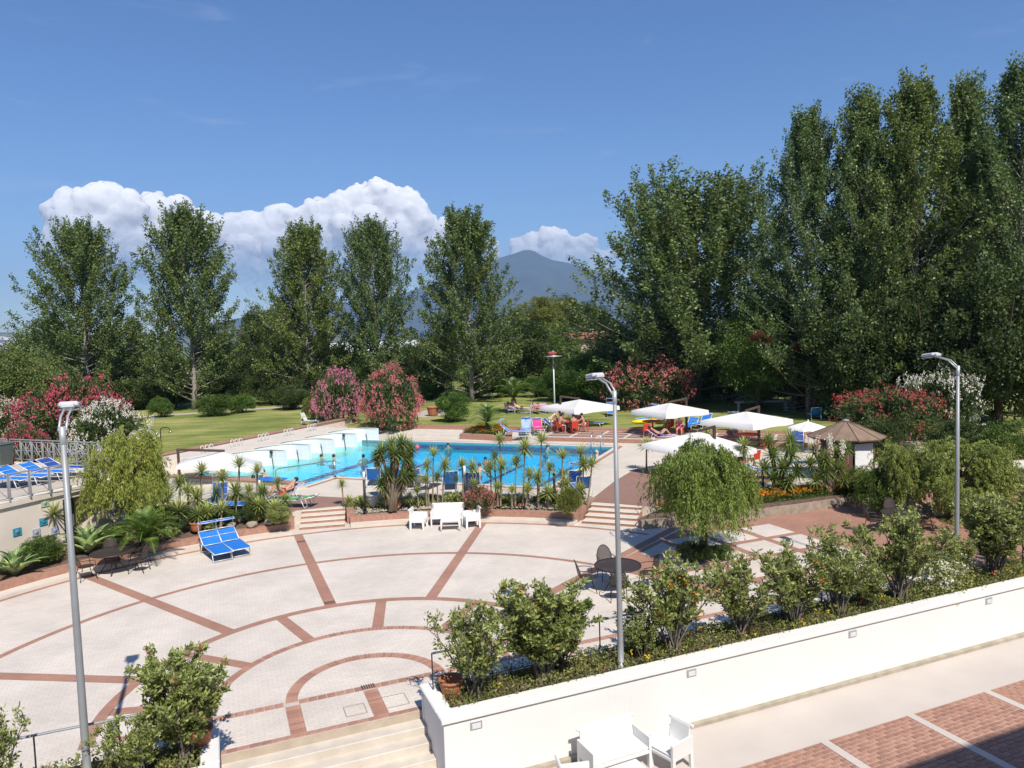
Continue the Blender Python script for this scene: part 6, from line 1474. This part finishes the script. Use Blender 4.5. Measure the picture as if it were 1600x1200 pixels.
rk = [("reddish boulder in the gravel bed right of the white armchair", 817, 791, .24, M_ROCKR), ("pale red stone left of the reddish boulder", 786, 790, .14, M_ROCKR), ("pale boulder in the left planter near the steps", 393, 822, .22, M_ROCK), ("cream stone in the left planter behind the loungers", 362, 822, .18, M_ROCK), ("flat stone in the left planter below the row of yuccas", 420, 818, .2, M_ROCK), ("rounded stone beside the lying jar", 638, 791, .15, M_ROCK), ("reddish rock between the yuccas by the wide shrub", 845, 792, .17, M_ROCK)]
for lb, px, py, s, m_ in rk:
    o = link("garden_rock", rock, None, G(px, py, .42) + Vector((0, 0, s * .3))); o.scale = (s, s * .8, s * .6); o.rotation_euler = (0, 0, px); withmat(o, m_); tag(o, lb, "rock", "garden rocks")
# pebbles in the gravel bed: too many to count
P = []; pv = MB()
for k in range(2600):
    d = rng.uniform(-13, 22.5); r = 15.1 + 1.9 * rng.rand() ** 1.4; p = PP(r, d, .40 + .16 * (r - 15.06) / 2.0); s = rng.uniform(.03, .075); a = rng.uniform(0, 6)
    pv.add([p + Vector((s * math.cos(a), s * math.sin(a), 0)), p + Vector((s * .8 * math.cos(a + 2.1), s * .8 * math.sin(a + 2.1), 0)), p + Vector((s * .9 * math.cos(a + 4.2), s * .9 * math.sin(a + 4.2), 0)), p + Vector((0, 0, s * .8))], [(0, 1, 3), (1, 2, 3), (2, 0, 3)])
o = pv.build("pebbles", mat("pebble_stone", (.46, .40, .32), .9, .5, 9), kind="stuff"); tag(o, "pale pebbles covering the gravel bed before the pool", "pebbles")
def shower(label, px, py, yt, dx):
    b = G(px, py, L); h = VY(px, yt, b.y).z - L; o = thing("lawn_shower", label, "shower", b, 0, "lawn showers"); MB().tube([(0, 0, 0), (0, 0, h - .2), (.06, 0, h - .05), (.25, 0, h), (.5, 0, h - .02), (.6, 0, h - .15)], .03, 6).build("pipe", M_BLACK, o)
    MB().lathe([(0, .12), (.05, .1), (.13, .0), (0, -.01)], (.62, 0, h - .32), 12).build("shower_head", M_STEEL, o)
shower("right curved garden shower on the left lawn", 253, 712, 668, .5); shower("left curved garden shower beside the white oleander", 231, 708, 672, .5)
o = thing("garden_bench", "grey stone bench in the shade in front of the agave", "bench", G(1190, 642, L), -.15); MB().box((0, 0, .75), (4.2, .5, .16), bev=.03).build("seat", M_GREYP, o)
for s in (-1.8, 1.8): MB().box((s, 0, .34), (.2, .4, .68), bev=.02).build("leg", M_GREYP, o)
o = thing("swing_ball", "small red and pink ball floating in the pool", "ball", Q(14.2, 9.6, .38)); p = G(652, 701, .38); o.location = p
MB().lathe([(.16 * math.sin(i * math.pi / 10), .10 - .16 * math.cos(i * math.pi / 10)) for i in range(11)], sides=16).build("shell", mat("pink_ball", (.75, .10, .13), .4, .2, 3), o); MB().lathe([(.04, .257), (.03, .27), (0, .275)], sides=8).build("valve", M_WHITEP, o)
# ------------------------------------------------------------------ people
SK = [mat("skin_tan", (.50, .27, .17), .6, .1, 6), mat("skin_light", (.62, .37, .26), .6, .1, 6), mat("skin_brown", (.36, .18, .11), .6, .1, 6)]
HR = {"dark": mat("dark_hair", (.018, .012, .010), .6, .3, 20), "brown": mat("brown_hair", (.07, .04, .02), .6, .3, 20), "grey": mat("grey_hair", (.45, .43, .40), .6, .2, 20)}
RAD = dict(pelvis=.135, belly=.115, chest=.145, neck=.055, head=.09, top=.075, sh=.06, el=.043, wr=.030, ha=.034, hip=.088, kn=.058, an=.038, to=.030)
EDG = [("pelvis", "belly"), ("belly", "chest"), ("chest", "neck"), ("neck", "head"), ("head", "top")]
for s in "LR": EDG += [("chest", "sh" + s), ("sh" + s, "el" + s), ("el" + s, "wr" + s), ("wr" + s, "ha" + s), ("pelvis", "hip" + s), ("hip" + s, "kn" + s), ("kn" + s, "an" + s), ("an" + s, "to" + s)]
def mir(d):
    o = {}
    for k, v in d.items():
        if k in ("pelvis", "belly", "chest", "neck", "head", "top"): o[k] = v
        else: o[k + "L"] = (-v[0], v[1], v[2]); o[k + "R"] = v
    return o
POSE = {
 "stand": mir(dict(pelvis=(0, 0, .95), belly=(0, -.01, 1.12), chest=(0, 0, 1.31), neck=(0, 0, 1.48), head=(0, -.02, 1.58), top=(0, -.01, 1.69), sh=(.19, 0, 1.40), el=(.27, -.02, 1.13), wr=(.25, -.2, .98), ha=(.23, -.28, .96), hip=(.10, 0, .90), kn=(.11, -.02, .49), an=(.11, .02, .07), to=(.13, -.13, .03))),
 "lean": mir(dict(pelvis=(0, .12, .93), belly=(0, 0, 1.05), chest=(0, -.20, 1.20), neck=(0, -.36, 1.30), head=(0, -.46, 1.35), top=(0, -.53, 1.43), sh=(.18, -.24, 1.24), el=(.22, -.36, .98), wr=(.16, -.52, .84), ha=(.14, -.6, .82), hip=(.10, .12, .90), kn=(.10, .09, .48), an=(.11, .14, .07), to=(.12, -.02, .03))),
 "sit": mir(dict(pelvis=(0, 0, .56), belly=(0, -.02, .72), chest=(0, -.08, .92), neck=(0, -.13, 1.09), head=(0, -.18, 1.19), top=(0, -.19, 1.30), sh=(.18, -.10, 1.0), el=(.26, -.28, .82), wr=(.14, -.5, .82), ha=(.10, -.57, .83), hip=(.10, -.04, .53), kn=(.14, -.43, .54), an=(.14, -.40, .08), to=(.15, -.54, .03))),
 "lie": mir(dict(pelvis=(0, .22, .48), belly=(0, .38, .53), chest=(0, .58, .62), neck=(0, .74, .73), head=(0, .83, .81), top=(0, .92, .88), sh=(.19, .64, .66), el=(.30, .42, .56), wr=(.24, .22, .52), ha=(.2, .14, .53), hip=(.10, .14, .47), kn=(.12, -.28, .50), an=(.11, -.68, .45), to=(.12, -.74, .55))),
 "recline": mir(dict(pelvis=(0, .22, .50), belly=(0, .38, .56), chest=(0, .56, .68), neck=(0, .70, .81), head=(0, .78, .90), top=(0, .86, .98), sh=(.19, .6, .74), el=(.32, .52, .62), wr=(.26, .30, .55), ha=(.2, .22, .56), hip=(.10, .14, .49), kn=(.13, -.16, .78), an=(.12, -.42, .46), to=(.12, -.55, .44))),
 "swim": mir(dict(pelvis=(0, .10, .98), belly=(0, .03, 1.13), chest=(0, -.03, 1.31), neck=(0, -.03, 1.48), head=(0, -.05, 1.58), top=(0, -.04, 1.69), sh=(.19, -.03, 1.40), el=(.30, -.16, 1.20), wr=(.30, -.36, 1.14), ha=(.30, -.44, 1.14), hip=(.10, .14, .94), kn=(.11, .30, .60), an=(.11, .62, .40), to=(.13, .72, .34))),
}
def skin_obj(name, J, edges, scale, m_, parent, rootname):
    bm = bmesh.new(); lay = bm.verts.layers.skin.verify(); vs = {}
    for e in edges:
        for k in e:
            if k not in vs:
                v = vs[k] = bm.verts.new(J[k]); r = RAD[k if k in RAD else k[:-1]] * scale; v[lay].radius = (r, r); v[lay].use_root = (k == rootname)
    for a, b in edges: bm.edges.new((vs[a], vs[b]))
    me = bpy.data.meshes.new(name); bm.to_mesh(me); bm.free(); me.materials.append(m_)
    o = link(name, me, parent); sk = o.modifiers.new("skin", 'SKIN'); sk.use_smooth_shade = True; ss = o.modifiers.new("sub", 'SUBSURF'); ss.levels = ss.render_levels = 1
    return o
def person(label, pose, loc, rz, skin=0, hair="dark", wear=("shorts", (.05, .1, .3)), s=1.0, group="bathers"):
    J = POSE[pose]; o = thing("person", label, "person", loc, rz, group, s)
    skin_obj("body", J, EDG, 1.0, SK[skin], o, "pelvis")
    kind, c = wear; m_ = mat("swimwear_%02d%02d%02d" % tuple(int(x * 99) for x in c), c, .8, .15, 8)
    J2 = dict(J)
    for q in "LR":
        for a, b, n in (("hip", "kn", "th"),): J2[n + q] = tuple(Vector(J["hip" + q]).lerp(Vector(J["kn" + q]), .45 if kind == "shorts" else .12))
    RAD["th"] = .08
    skin_obj("shorts" if kind == "shorts" else "swimsuit_bottom", J2, [("pelvis", "hipL"), ("pelvis", "hipR"), ("hipL", "thL"), ("hipR", "thR")], 1.12, m_, o, "pelvis")
    if kind in ("bikini", "suit"):
        J2["c0"] = tuple(Vector(J["chest"]).lerp(Vector(J["belly"]), .35)); J2["c1"] = tuple(Vector(J["chest"]).lerp(Vector(J["neck"]), .2)); RAD["c0"] = .128; RAD["c1"] = .13; RAD["c"] = .13
        skin_obj("swimsuit_top", J2, [("c0", "c1")] if kind == "bikini" else [("pelvis", "belly"), ("belly", "chest"), ("chest", "c1")], 1.10, m_, o, "c0" if kind == "bikini" else "belly")
    hd, tp = Vector(J["head"]), Vector(J["top"]); up = (tp - hd).normalized(); t = MB()
    back = Vector((0, 1, 0)) if abs(up.y) < .6 else Vector((0, .3, -1)); c = hd.lerp(tp, .55) + back * .022
    t.lathe([(.104 * math.sin(i * math.pi / 12), .118 * math.cos(i * math.pi / 12)) for i in range(9)], sides=12); x = t.build("hair", HR[hair], o, c); x.rotation_euler = (up + back * .35).to_track_quat('Z', 'Y').to_euler()
    f = MB(); fr = (-back).normalized() if abs(up.y) < .6 else Vector((0, 0, 1)); bc = hd.lerp(tp, .35) + fr * .088
    f.add([bc + up * .03, bc + Vector((.014, 0, 0)) - up * .015, bc - Vector((.014, 0, 0)) - up * .015, bc + fr * .025 - up * .012], [(0, 2, 3), (0, 3, 1), (1, 3, 2)]); f.build("nose", SK[skin], o)
    return o
WZ = .38 - 1.30
sw = [("dark haired swimmer nearest the booths, left of the pool trio", 502, 716, 0, "dark", .5), ("swimmer with bare shoulders in the middle of the pool trio", 521, 716, 1, "dark", 2.0), ("dark haired swimmer at the right of the pool trio", 568, 716, 2, "dark", 3.6),
      ("pink shouldered bather standing in the pool, left of the near pair", 749, 737, 1, "brown", 2.6), ("dark haired bather standing in the pool, right of the near pair", 759, 727, 2, "dark", -.6), ("grey haired man holding the right pool edge", 932, 716, 1, "grey", 1.3), ("swimmer close to the far pool edge behind the tall yucca", 855, 701, 1, "brown", 1.0), ("lone swimmer far back near the lane line", 700, 698, 0, "dark", .2),
      ("dark head in the shallow entry behind the low wall", 396, 749, 2, "dark", .2), ("bather sitting in the shallow entry beside the blue mat", 412, 747, 1, "brown", .6)]
for lb, px, py, sk_, hr, rz in sw:
    p = G(px, py, .38); up_ = .14 if "stand" in lb or "holding" in lb or "sitting" in lb else -.09
    p.z = .38 - 1.40 + up_; person(lb, "swim", p, rz, sk_, hr, ("shorts", (.05, .12, .3)), 1.0, "bathers in the pool")
tb = TB1
person("woman in a white swimsuit leaning over the card table", "lean", G(864, 675, UP), face(-1, -.1) , 0, "dark", ("suit", (.80, .74, .60)))
def seat(label, d, sk_, hr, wear, chair=True):
    p = tb + Vector((d[0], d[1], 0)); person(label, "sit", (p.x, p.y, UP - .02), face(d[0], d[1]), sk_, hr, wear, 1.0, "people round the red table")
    if chair: red_chair("red chair of the " + " ".join(label.split()[:9]), Vector((p.x, p.y, UP)) + Vector((d[0], d[1], 0)) * .05, face(d[0], d[1]))
seat("bare backed man at the left of the card table", (-.85, -.35), 0, "dark", ("shorts", (.45, .12, .06)))
seat("person with back to the pool at the card table", (.15, -.95), 2, "dark", ("bikini", (.6, .35, .3)))
seat("man in white shorts at the right of the card table", (.9, -.3), 0, "dark", ("shorts", (.75, .75, .75)))
seat("shaded person at the far left of the card table", (-.6, .7), 2, "brown", ("shorts", (.1, .1, .2)))
seat("shaded person at the far right of the card table", (.5, .8), 2, "dark", ("bikini", (.1, .05, .1)))
person("woman with pink top seated near the second parasol mast", "sit", G(1062, 682, UP) , face(.3, 1), 0, "brown", ("suit", (.60, .08, .25)))
red_chair("red chair under the woman with the pink top", G(1062, 682, UP), face(.3, 1))
person("woman in the shade of the second parasol, left of the pink top", "sit", G(1046, 676, UP), face(.8, .6), 2, "brown", ("bikini", (.35, .05, .08)))
red_chair("red chair under the woman left of the pink top", G(1046, 676, UP), face(.8, .6))
l1 = lounger("purple lounger at the patio edge with a reclining bather", G(1036, 690, UP), face(-.95, -.1), 35, False, mat("violet_canvas", (.45, .12, .40), .8, .2, 6))
def on(label, lg, pose, sk_, hr, wear): person(label, pose, lg.location, lg.rotation_euler[2], sk_, hr, wear, 1.0, "sunbathers on loungers")
on("bather reclining on the purple lounger at the patio edge", l1, "recline", 0, "dark", ("bikini", (.08, .1, .4)))
byl = {o["label"]: o for o in bpy.data.objects if o.get("category") == "sun lounger"}
on("woman in a red bikini reclining left of the steps", byl["grey lounger with reclining bather left of the steps"], "recline", 0, "dark", ("bikini", (.60, .03, .03)))
on("sunbather lying left of the lawn cycad", byl["white framed lounger with sunbather left of the lawn cycad"], "lie", 0, "brown", ("bikini", (.6, .5, .5)))
on("sunbather lying right of the lawn cycad", byl["white framed lounger with sunbather right of the lawn cycad"], "lie", 1, "brown", ("shorts", (.1, .1, .1)))
on("sunbather with raised knee on the lounger left of the agave", byl["blue lounger with reclining sunbather left of the blue grey agave"], "lie", 1, "brown", ("shorts", (.5, .35, .25)))
on("bather on the left lounger in the tree shade", byl["blue lounger in tree shade, left of the shaded group"], "recline", 2, "dark", ("shorts", (.05, .05, .1)))
on("bather with red shorts on the shaded lounger with raised shade", byl["blue lounger in tree shade with raised shade"], "recline", 0, "dark", ("shorts", (.6, .05, .03)))
on("sunbather on the pink towel left of the mast", byl["blue lounger with pink towel on the lawn left of the garden mast"], "lie", 0, "brown", ("bikini", (.7, .2, .3)))
gt = lounger  # towel on the navy lounger by the steps
towel("green towel on the navy lounger by the steps", byl["navy lounger with green towel left of the steps"], (.08, .40, .10), 12)
o = thing("pool_mat", "bright blue foam mat lying on the low pool wall", "mat", Q(13.6, -2.8, .80), POOL_ROT); MB().box((0, 0, .03), (1.3, .75, .06), bev=.02).build("pad", M_BLUE, o); MB().box((.5, 0, .075), (.28, .6, .03), bev=.01).build("pillow", M_BLUE, o)
# ------------------------------------------------------------------ far away: house, greenhouses, mountain, town, hills
def house(name, label, p, w, d, h, rz, roofc, rise=1.4, over=.5, windows=3):
    o = thing(name, label, "house", p, rz); MB().box((0, 0, h / 2), (w, d, h), bev=.03).build("wall", mat("ochre_render", (.50, .40, .30), .85, .2, .5), o)
    t = MB(); x, y = w / 2 + over, d / 2 + over
    t.add([(-x, -y, h), (x, -y, h), (x, y, h), (-x, y, h), (-x + rise, 0, h + rise), (x - rise, 0, h + rise), (-x, -y, h - .25), (x, -y, h - .25), (x, y, h - .25), (-x, y, h - .25)], [(0, 1, 5, 4), (1, 2, 5), (2, 3, 4, 5), (3, 0, 4), (6, 7, 1, 0), (7, 8, 2, 1), (8, 9, 3, 2), (9, 6, 0, 3), (9, 8, 7, 6)])
    r = t.build("roof", roofc, o); MB().box((w * .2, 0, h + rise + .2), (.6, .6, .9)).build("chimney", MATS["ochre_render"], r)
    for k in range(windows):
        x = -w / 2 + w * (k + .5) / windows; f = MB(); f.box((x, -d / 2 - .01, h * .55), (1.3, .08, 1.5)); f = f.build("window", M_WHITEP, o); MB().box((x, -d / 2 - .06, h * .55), (1.05, .03, 1.25)).build("pane", mat("dark_glass", (.03, .04, .05), .1, .1, 3), f)
hp = VY(912, 545, 118); hp.z = -.2
house("garden_house", "house with rust red roof between the trees right of the mast", hp, 7.2, 7, VY(912, 527, 118).z - hp.z, -.25, mat("rust_tiles", (.33, .13, .085), .9, .3, 2), .9, .6)
hp = VY(232, 600, 150); hp.z = -.2
house("far_farmhouse", "small pale farmhouse seen between the first two poplars", hp, 5, 6, VY(240, 566, 150).z + .2, .4, mat("grey_tiles", (.30, .22, .17), .9, .3, 2), 1.0)
for k, (px, dd, w_) in enumerate(((520, 420, 60), (455, 380, 34), (590, 520, 60))):
    p = VY(px, 545, dd); p.z = -1.3; o = thing("greenhouse", ["long white greenhouse glimpsed behind the third poplar", "pinkish farm shed glimpsed left of the third poplar", "far white greenhouse glimpsed behind the slender poplar"][k], "building", p, .1 * k - .1); t = MB(); hgt = 7
    n = 9; prof = [(-12 * math.cos(i * math.pi / (n - 1)), 3 + 5 * math.sin(i * math.pi / (n - 1))) for i in range(n)]; prof = [(-12, 0)] + prof + [(12, 0)]
    vs = [(-w_ / 2, y, z) for y, z in prof] + [(w_ / 2, y, z) for y, z in prof]; m_ = len(prof); t.add(vs, [(i, i + 1, m_ + i + 1, m_ + i)[::-1] for i in range(m_ - 1)] + [tuple(range(m_)), tuple(reversed(range(m_, 2 * m_)))]); t.build("shell", mat("white_plastic_film" if k != 1 else "pink_render", (.68, .70, .70) if k != 1 else (.5, .36, .3), .6, .1, .2), o)
    for j in range(4): MB().box((-w_ / 2 + w_ * (j + .5) / 4, -12.2, 1.6), (2.2, .3, 3)).build("door", MATS["dark_glass"], o)
# distant tree belts of the plain
rng = np.random.RandomState(21); P = []
for k in range(420):
    dist = rng.uniform(230, 2600); az = rng.uniform(-.75, .75); c = np.array([dist * math.tan(az), dist, -1.3]); w = rng.uniform(4, 9); n = 40
    q = unit(rng.normal(0, 1, (n, 3))) * np.array([w, w, rng.uniform(3, 5.5)]) * rng.uniform(.5, 1, (n, 1)); q[:, 2] = np.abs(q[:, 2]); P.append(c + q)
P = np.concatenate(P); ls = 1.6 + P[:, 1] / 900
tag(link("distant_woods", quads_mesh("distant_woods", leaf_verts(rng, P, rng.normal(0, 1, P.shape), ls * 1.6, ls * 1.3), np.clip(rng.normal(.45, .25, len(P)), 0, 1), M_MIDL), kind="stuff"), "scattered tree belts of the distant plain", "woods")
def ridge(name, prof, dist, depth, m_, label, rough=18, seed=0, base=-10):
    rr = np.random.RandomState(seed); xs = [p[0] for p in prof]; ys = [p[1] for p in prof]; nx, ny = 120, 22; vs = []
    ph = rr.uniform(0, 6, 12)
    for j in range(ny + 1):
        g = j / ny                                          # 0 foot towards the camera, .55 crest, 1 back foot
        shape = math.sin(min(1, g / .6) * math.pi / 2) ** 1.25 if g < .6 else math.cos((g - .6) / .4 * math.pi / 2)
        for i in range(nx + 1):
            px = xs[0] + (xs[-1] - xs[0]) * i / nx; py = np.interp(px, xs, ys); d = dist + depth * (g - .6); top = VY(px, py, dist)
            n = sum(math.sin(i * .19 * (k + 1) + ph[k] + j * .33 * math.sin(ph[k + 4])) / (k + 1) for k in range(5)) * rough * (1 - abs(g - .6)) * (0.15 if .5 < g < .7 else 1)
            x = top.x * d / dist; vs.append((x, d, base + (top.z - base) * shape + n * shape))
    t = MB(); t.add(vs, [(j * (nx + 1) + i, j * (nx + 1) + i + 1, (j + 1) * (nx + 1) + i + 1, (j + 1) * (nx + 1) + i) for j in range(ny) for i in range(nx)], True)
    o = t.build(name, m_); o["kind"] = "structure"; return o
M_MOUNT = mat("wooded_mountain", (.05, .065, .045), .95, .5, .004, detail=9, c2=(.02, .035, .025))
ridge("mountain", [(250, 520), (420, 488), (520, 476), (600, 466), (650, 452), (700, 436), (760, 414), (800, 401), (818, 393), (832, 392), (845, 400), (862, 408), (900, 414), (960, 430), (1040, 448), (1150, 470), (1300, 500)], 9600, 4200, M_MOUNT, "", 40, 4)
ridge("far_hills", [(-500, 535), (-250, 520), (-60, 517), (40, 521), (120, 526), (230, 530), (330, 520), (400, 505), (470, 515), (600, 530)], 5200, 1600, mat("far_hill_soil", (.16, .15, .085), .95, .4, .01, c2=(.05, .075, .03), detail=8), "", 6, 9)
t = MB(); rng = np.random.RandomState(4)
for k in range(220):
    px = rng.normal(905, 30); py = rng.normal(463, 4.5); p = VY(px, py, 8250 + rng.uniform(-60, 60)); s = rng.uniform(12, 34); t.box(p, (s, s * .8, s * rng.uniform(.5, .9)), rng.uniform(0, 3))
o = t.build("far_town", mat("pale_far_houses", (.72, .66, .60), .8, .2, .01), kind="stuff"); tag(o, "pale houses of a far town on the mountain foot", "town")
t = MB()
for k in range(90):
    px = rng.uniform(-10, 75); py = rng.uniform(527, 546); p = VY(px, py, 4300 + rng.uniform(-200, 100)); s = rng.uniform(8, 26); t.box(p, (s * 1.6, s, s * .5), rng.uniform(-.3, .3))
o = t.build("far_town", MATS["pale_far_houses"], kind="stuff"); tag(o, "scattered pale houses on the far plain at the left edge", "town")
# the hotel the view is taken from: its wall and roof edge throw the shade on the lower walkway
o = thing("hotel_building", "white hotel facade behind the viewpoint, throwing shade on the red brick walkway", "building", W(0, -4))
roof_h = (9.86 + 1.2) * math.tan(SUN_EL) + LW
o.rotation_euler = (0, 0, WALL_ROT)
MB().box((4, -3.2, (roof_h - 1) / 2 - .4), (70, 12, roof_h - .2), bev=.05).build("facade_wall", M_WHITEW, o)
MB().box((4, -3.0, roof_h - .1), (70.4, 12.0 - .4 + 0.0, .2), bev=.02).build("roof_slab", M_CREAMK, o)
for e in range(-24, 34, 4): MB().box((e + 2, 2.83, 4.5), (1.8, .08, 2.3)).build("window", mat("dark_glass", (.03, .04, .05), .1, .1, 3), o)

# ------------------------------------------------------------------ clouds: piled cumulus far beyond the mountain
_ic = {}
for k in (1, 2):
    b_ = bmesh.new(); bmesh.ops.create_icosphere(b_, subdivisions=k, radius=1); b_.verts.ensure_lookup_table(); _ic[k] = (np.array([v.co[:] for v in b_.verts]), [tuple(v.index for v in f.verts) for f in b_.faces]); b_.free()
def cloud(label, blobs, D, seed, vox):
    rr = np.random.RandomState(seed); t = MB()
    def ball(c, r, k): t.add((_ic[k][0] * r + np.array(c)).tolist(), _ic[k][1])
    for (px, py, r) in blobs:
        c = np.array(Vector((0, 0, CAM_H)) + ray(px, py).normalized() * D); R = r / FPX * D
        for k in range(1 + int(r > 10) * 9):
            q = unit(rr.normal(0, 1, 3)) * (R * .72 if k else 0); rad = R * (rr.uniform(.34, .58) if k else 1)
            ball(c + q, rad, 2)
            if k and r > 16:
                for _ in range(4): ball(c + q + unit(rr.normal(0, 1, 3)) * rad * .8, rad * rr.uniform(.3, .5), 1)
    me = bpy.data.meshes.new("cloud"); me.from_pydata(t.v, [], t.f)
    o = link("cloud", me, None, None); rm = o.modifiers.new("r", 'REMESH'); rm.mode = 'VOXEL'; rm.voxel_size = vox; rm.use_smooth_shade = True
    for sz, st in ((700, 300), (300, 150), (130, 80)):
        tx = bpy.data.textures.new("puff", 'CLOUDS'); tx.noise_scale = sz; tx.noise_depth = 3
        dm = o.modifiers.new("d", 'DISPLACE'); dm.texture = tx; dm.strength = st; dm.mid_level = .5; dm.texture_coords = 'GLOBAL'
    me.materials.append(M_CLOUD); o["kind"] = "structure"; return o
def cloudmat():
    m, n, l = newmat("cloud_vapour"); b = n["Principled BSDF"]; b.inputs["Base Color"].default_value = (.99, .95, .925, 1); b.inputs["Roughness"].default_value = 1; b.inputs["Specular IOR Level"].default_value = 0; b.inputs["Subsurface Weight"].default_value = 1.0; b.inputs["Subsurface Radius"].default_value = (1, 1, 1); b.inputs["Subsurface Scale"].default_value = 380
    tl = n.new("ShaderNodeBsdfTranslucent"); tl.inputs[0].default_value = (.95, .90, .88, 1); m1 = n.new("ShaderNodeMixShader"); m1.inputs[0].default_value = .35
    tr = n.new("ShaderNodeBsdfTransparent"); m2 = n.new("ShaderNodeMixShader"); lw = n.new("ShaderNodeLayerWeight"); lw.inputs[0].default_value = .5
    geo = n.new("ShaderNodeNewGeometry"); sp = n.new("ShaderNodeSeparateXYZ"); l.new(geo.outputs["Position"], sp.inputs[0])
    nz = n.new("ShaderNodeTexNoise"); nz.inputs["Scale"].default_value = .0011; nz.inputs["Detail"].default_value = 6; l.new(geo.outputs["Position"], nz.inputs["Vector"])
    ad = n.new("ShaderNodeMath"); ad.operation = 'MULTIPLY_ADD'; ad.inputs[1].default_value = 1500; l.new(nz.outputs["Fac"], ad.inputs[0]); l.new(sp.outputs[2], ad.inputs[2])
    mr = n.new("ShaderNodeMapRange"); mr.interpolation_type = 'SMOOTHSTEP'; mr.inputs[1].default_value = 1750; mr.inputs[2].default_value = 4100; mr.inputs[3].default_value = .95; mr.inputs[4].default_value = 0.0; l.new(ad.outputs[0], mr.inputs[0])
    ed = n.new("ShaderNodeMapRange"); ed.interpolation_type = 'SMOOTHSTEP'; ed.inputs[1].default_value = .70; ed.inputs[2].default_value = 1.0; ed.inputs[3].default_value = 0; ed.inputs[4].default_value = .85; n2 = n.new("ShaderNodeTexNoise"); n2.inputs["Scale"].default_value = .0042; n2.inputs["Detail"].default_value = 8; n2.inputs["Roughness"].default_value = .7; l.new(geo.outputs["Position"], n2.inputs["Vector"])
    a2 = n.new("ShaderNodeMath"); a2.operation = 'MULTIPLY_ADD'; a2.inputs[1].default_value = .55; a2.inputs[2].default_value = -.27; l.new(n2.outputs["Fac"], a2.inputs[0])
    a3 = n.new("ShaderNodeMath"); a3.operation = 'ADD'; l.new(lw.outputs["Facing"], a3.inputs[0]); l.new(a2.outputs[0], a3.inputs[1]); l.new(a3.outputs[0], ed.inputs[0])
    mxx = n.new("ShaderNodeMath"); mxx.operation = 'MAXIMUM'; l.new(mr.outputs[0], mxx.inputs[0]); l.new(ed.outputs[0], mxx.inputs[1])
    l.new(b.outputs[0], m1.inputs[1]); l.new(tl.outputs[0], m1.inputs[2]); l.new(mxx.outputs[0], m2.inputs[0]); l.new(m1.outputs[0], m2.inputs[1]); l.new(tr.outputs[0], m2.inputs[2]); l.new(m2.outputs[0], n["Material Output"].inputs["Surface"]); return m
M_CLOUD = cloudmat()
DC = 19000
cloud("main", [(130, 330, 34), (160, 322, 34), (200, 338, 34), (245, 345, 34), (275, 345, 30), (310, 358, 28), (120, 365, 40), (180, 380, 50), (250, 390, 50), (320, 395, 40), (140, 415, 50), (330, 360, 24),
               (365, 362, 24), (395, 358, 26), (430, 350, 26), (465, 358, 28), (500, 345, 30), (535, 332, 32), (565, 318, 30), (588, 305, 26), (610, 322, 30), (640, 318, 18), (637, 300, 9), (645, 340, 28), (665, 362, 26), (690, 372, 22), (720, 385, 24),
               (380, 400, 40), (440, 395, 46), (500, 390, 50), (560, 375, 54), (620, 375, 46), (670, 395, 36), (420, 430, 40), (520, 425, 45), (600, 420, 45), (680, 425, 36), (760, 400, 24)], DC, 3, 46)
cloud("right", [(808, 384, 14), (830, 378, 17), (852, 376, 17), (874, 376, 18), (895, 384, 16), (912, 378, 14), (925, 385, 14), (860, 400, 26), (900, 405, 24), (820, 405, 22), (940, 410, 22), (1245, 340, 24), (1235, 370, 26), (1260, 385, 26), (1225, 395, 18)], DC * 1.05, 5, 44)
# ------------------------------------------------------------------ the summer air
HZ = MB(); HZ.poly([(-12900, -12900), (12900, -12900), (12900, 12900), (-12900, 12900)], -14, 1480); HZ.poly([(-12900, -12900), (12900, -12900), (12900, 12900), (-12900, 12900)], -14)
HZ.f[-2:] = [f[::-1] for f in HZ.f[-2:]]
m, n, l = newmat("hazy_air"); n.remove(n["Principled BSDF"]); pv_ = n.new("ShaderNodeVolumePrincipled")
pv_.inputs["Color"].default_value = (.38, .60, 1.0, 1); pv_.inputs["Density"].default_value = 0.000085; pv_.inputs["Anisotropy"].default_value = 0.0
l.new(pv_.outputs[0], n["Material Output"].inputs["Volume"])
tag(HZ.build("haze", m, kind="stuff"), "pale blue summer haze filling the air over the plain", "haze")
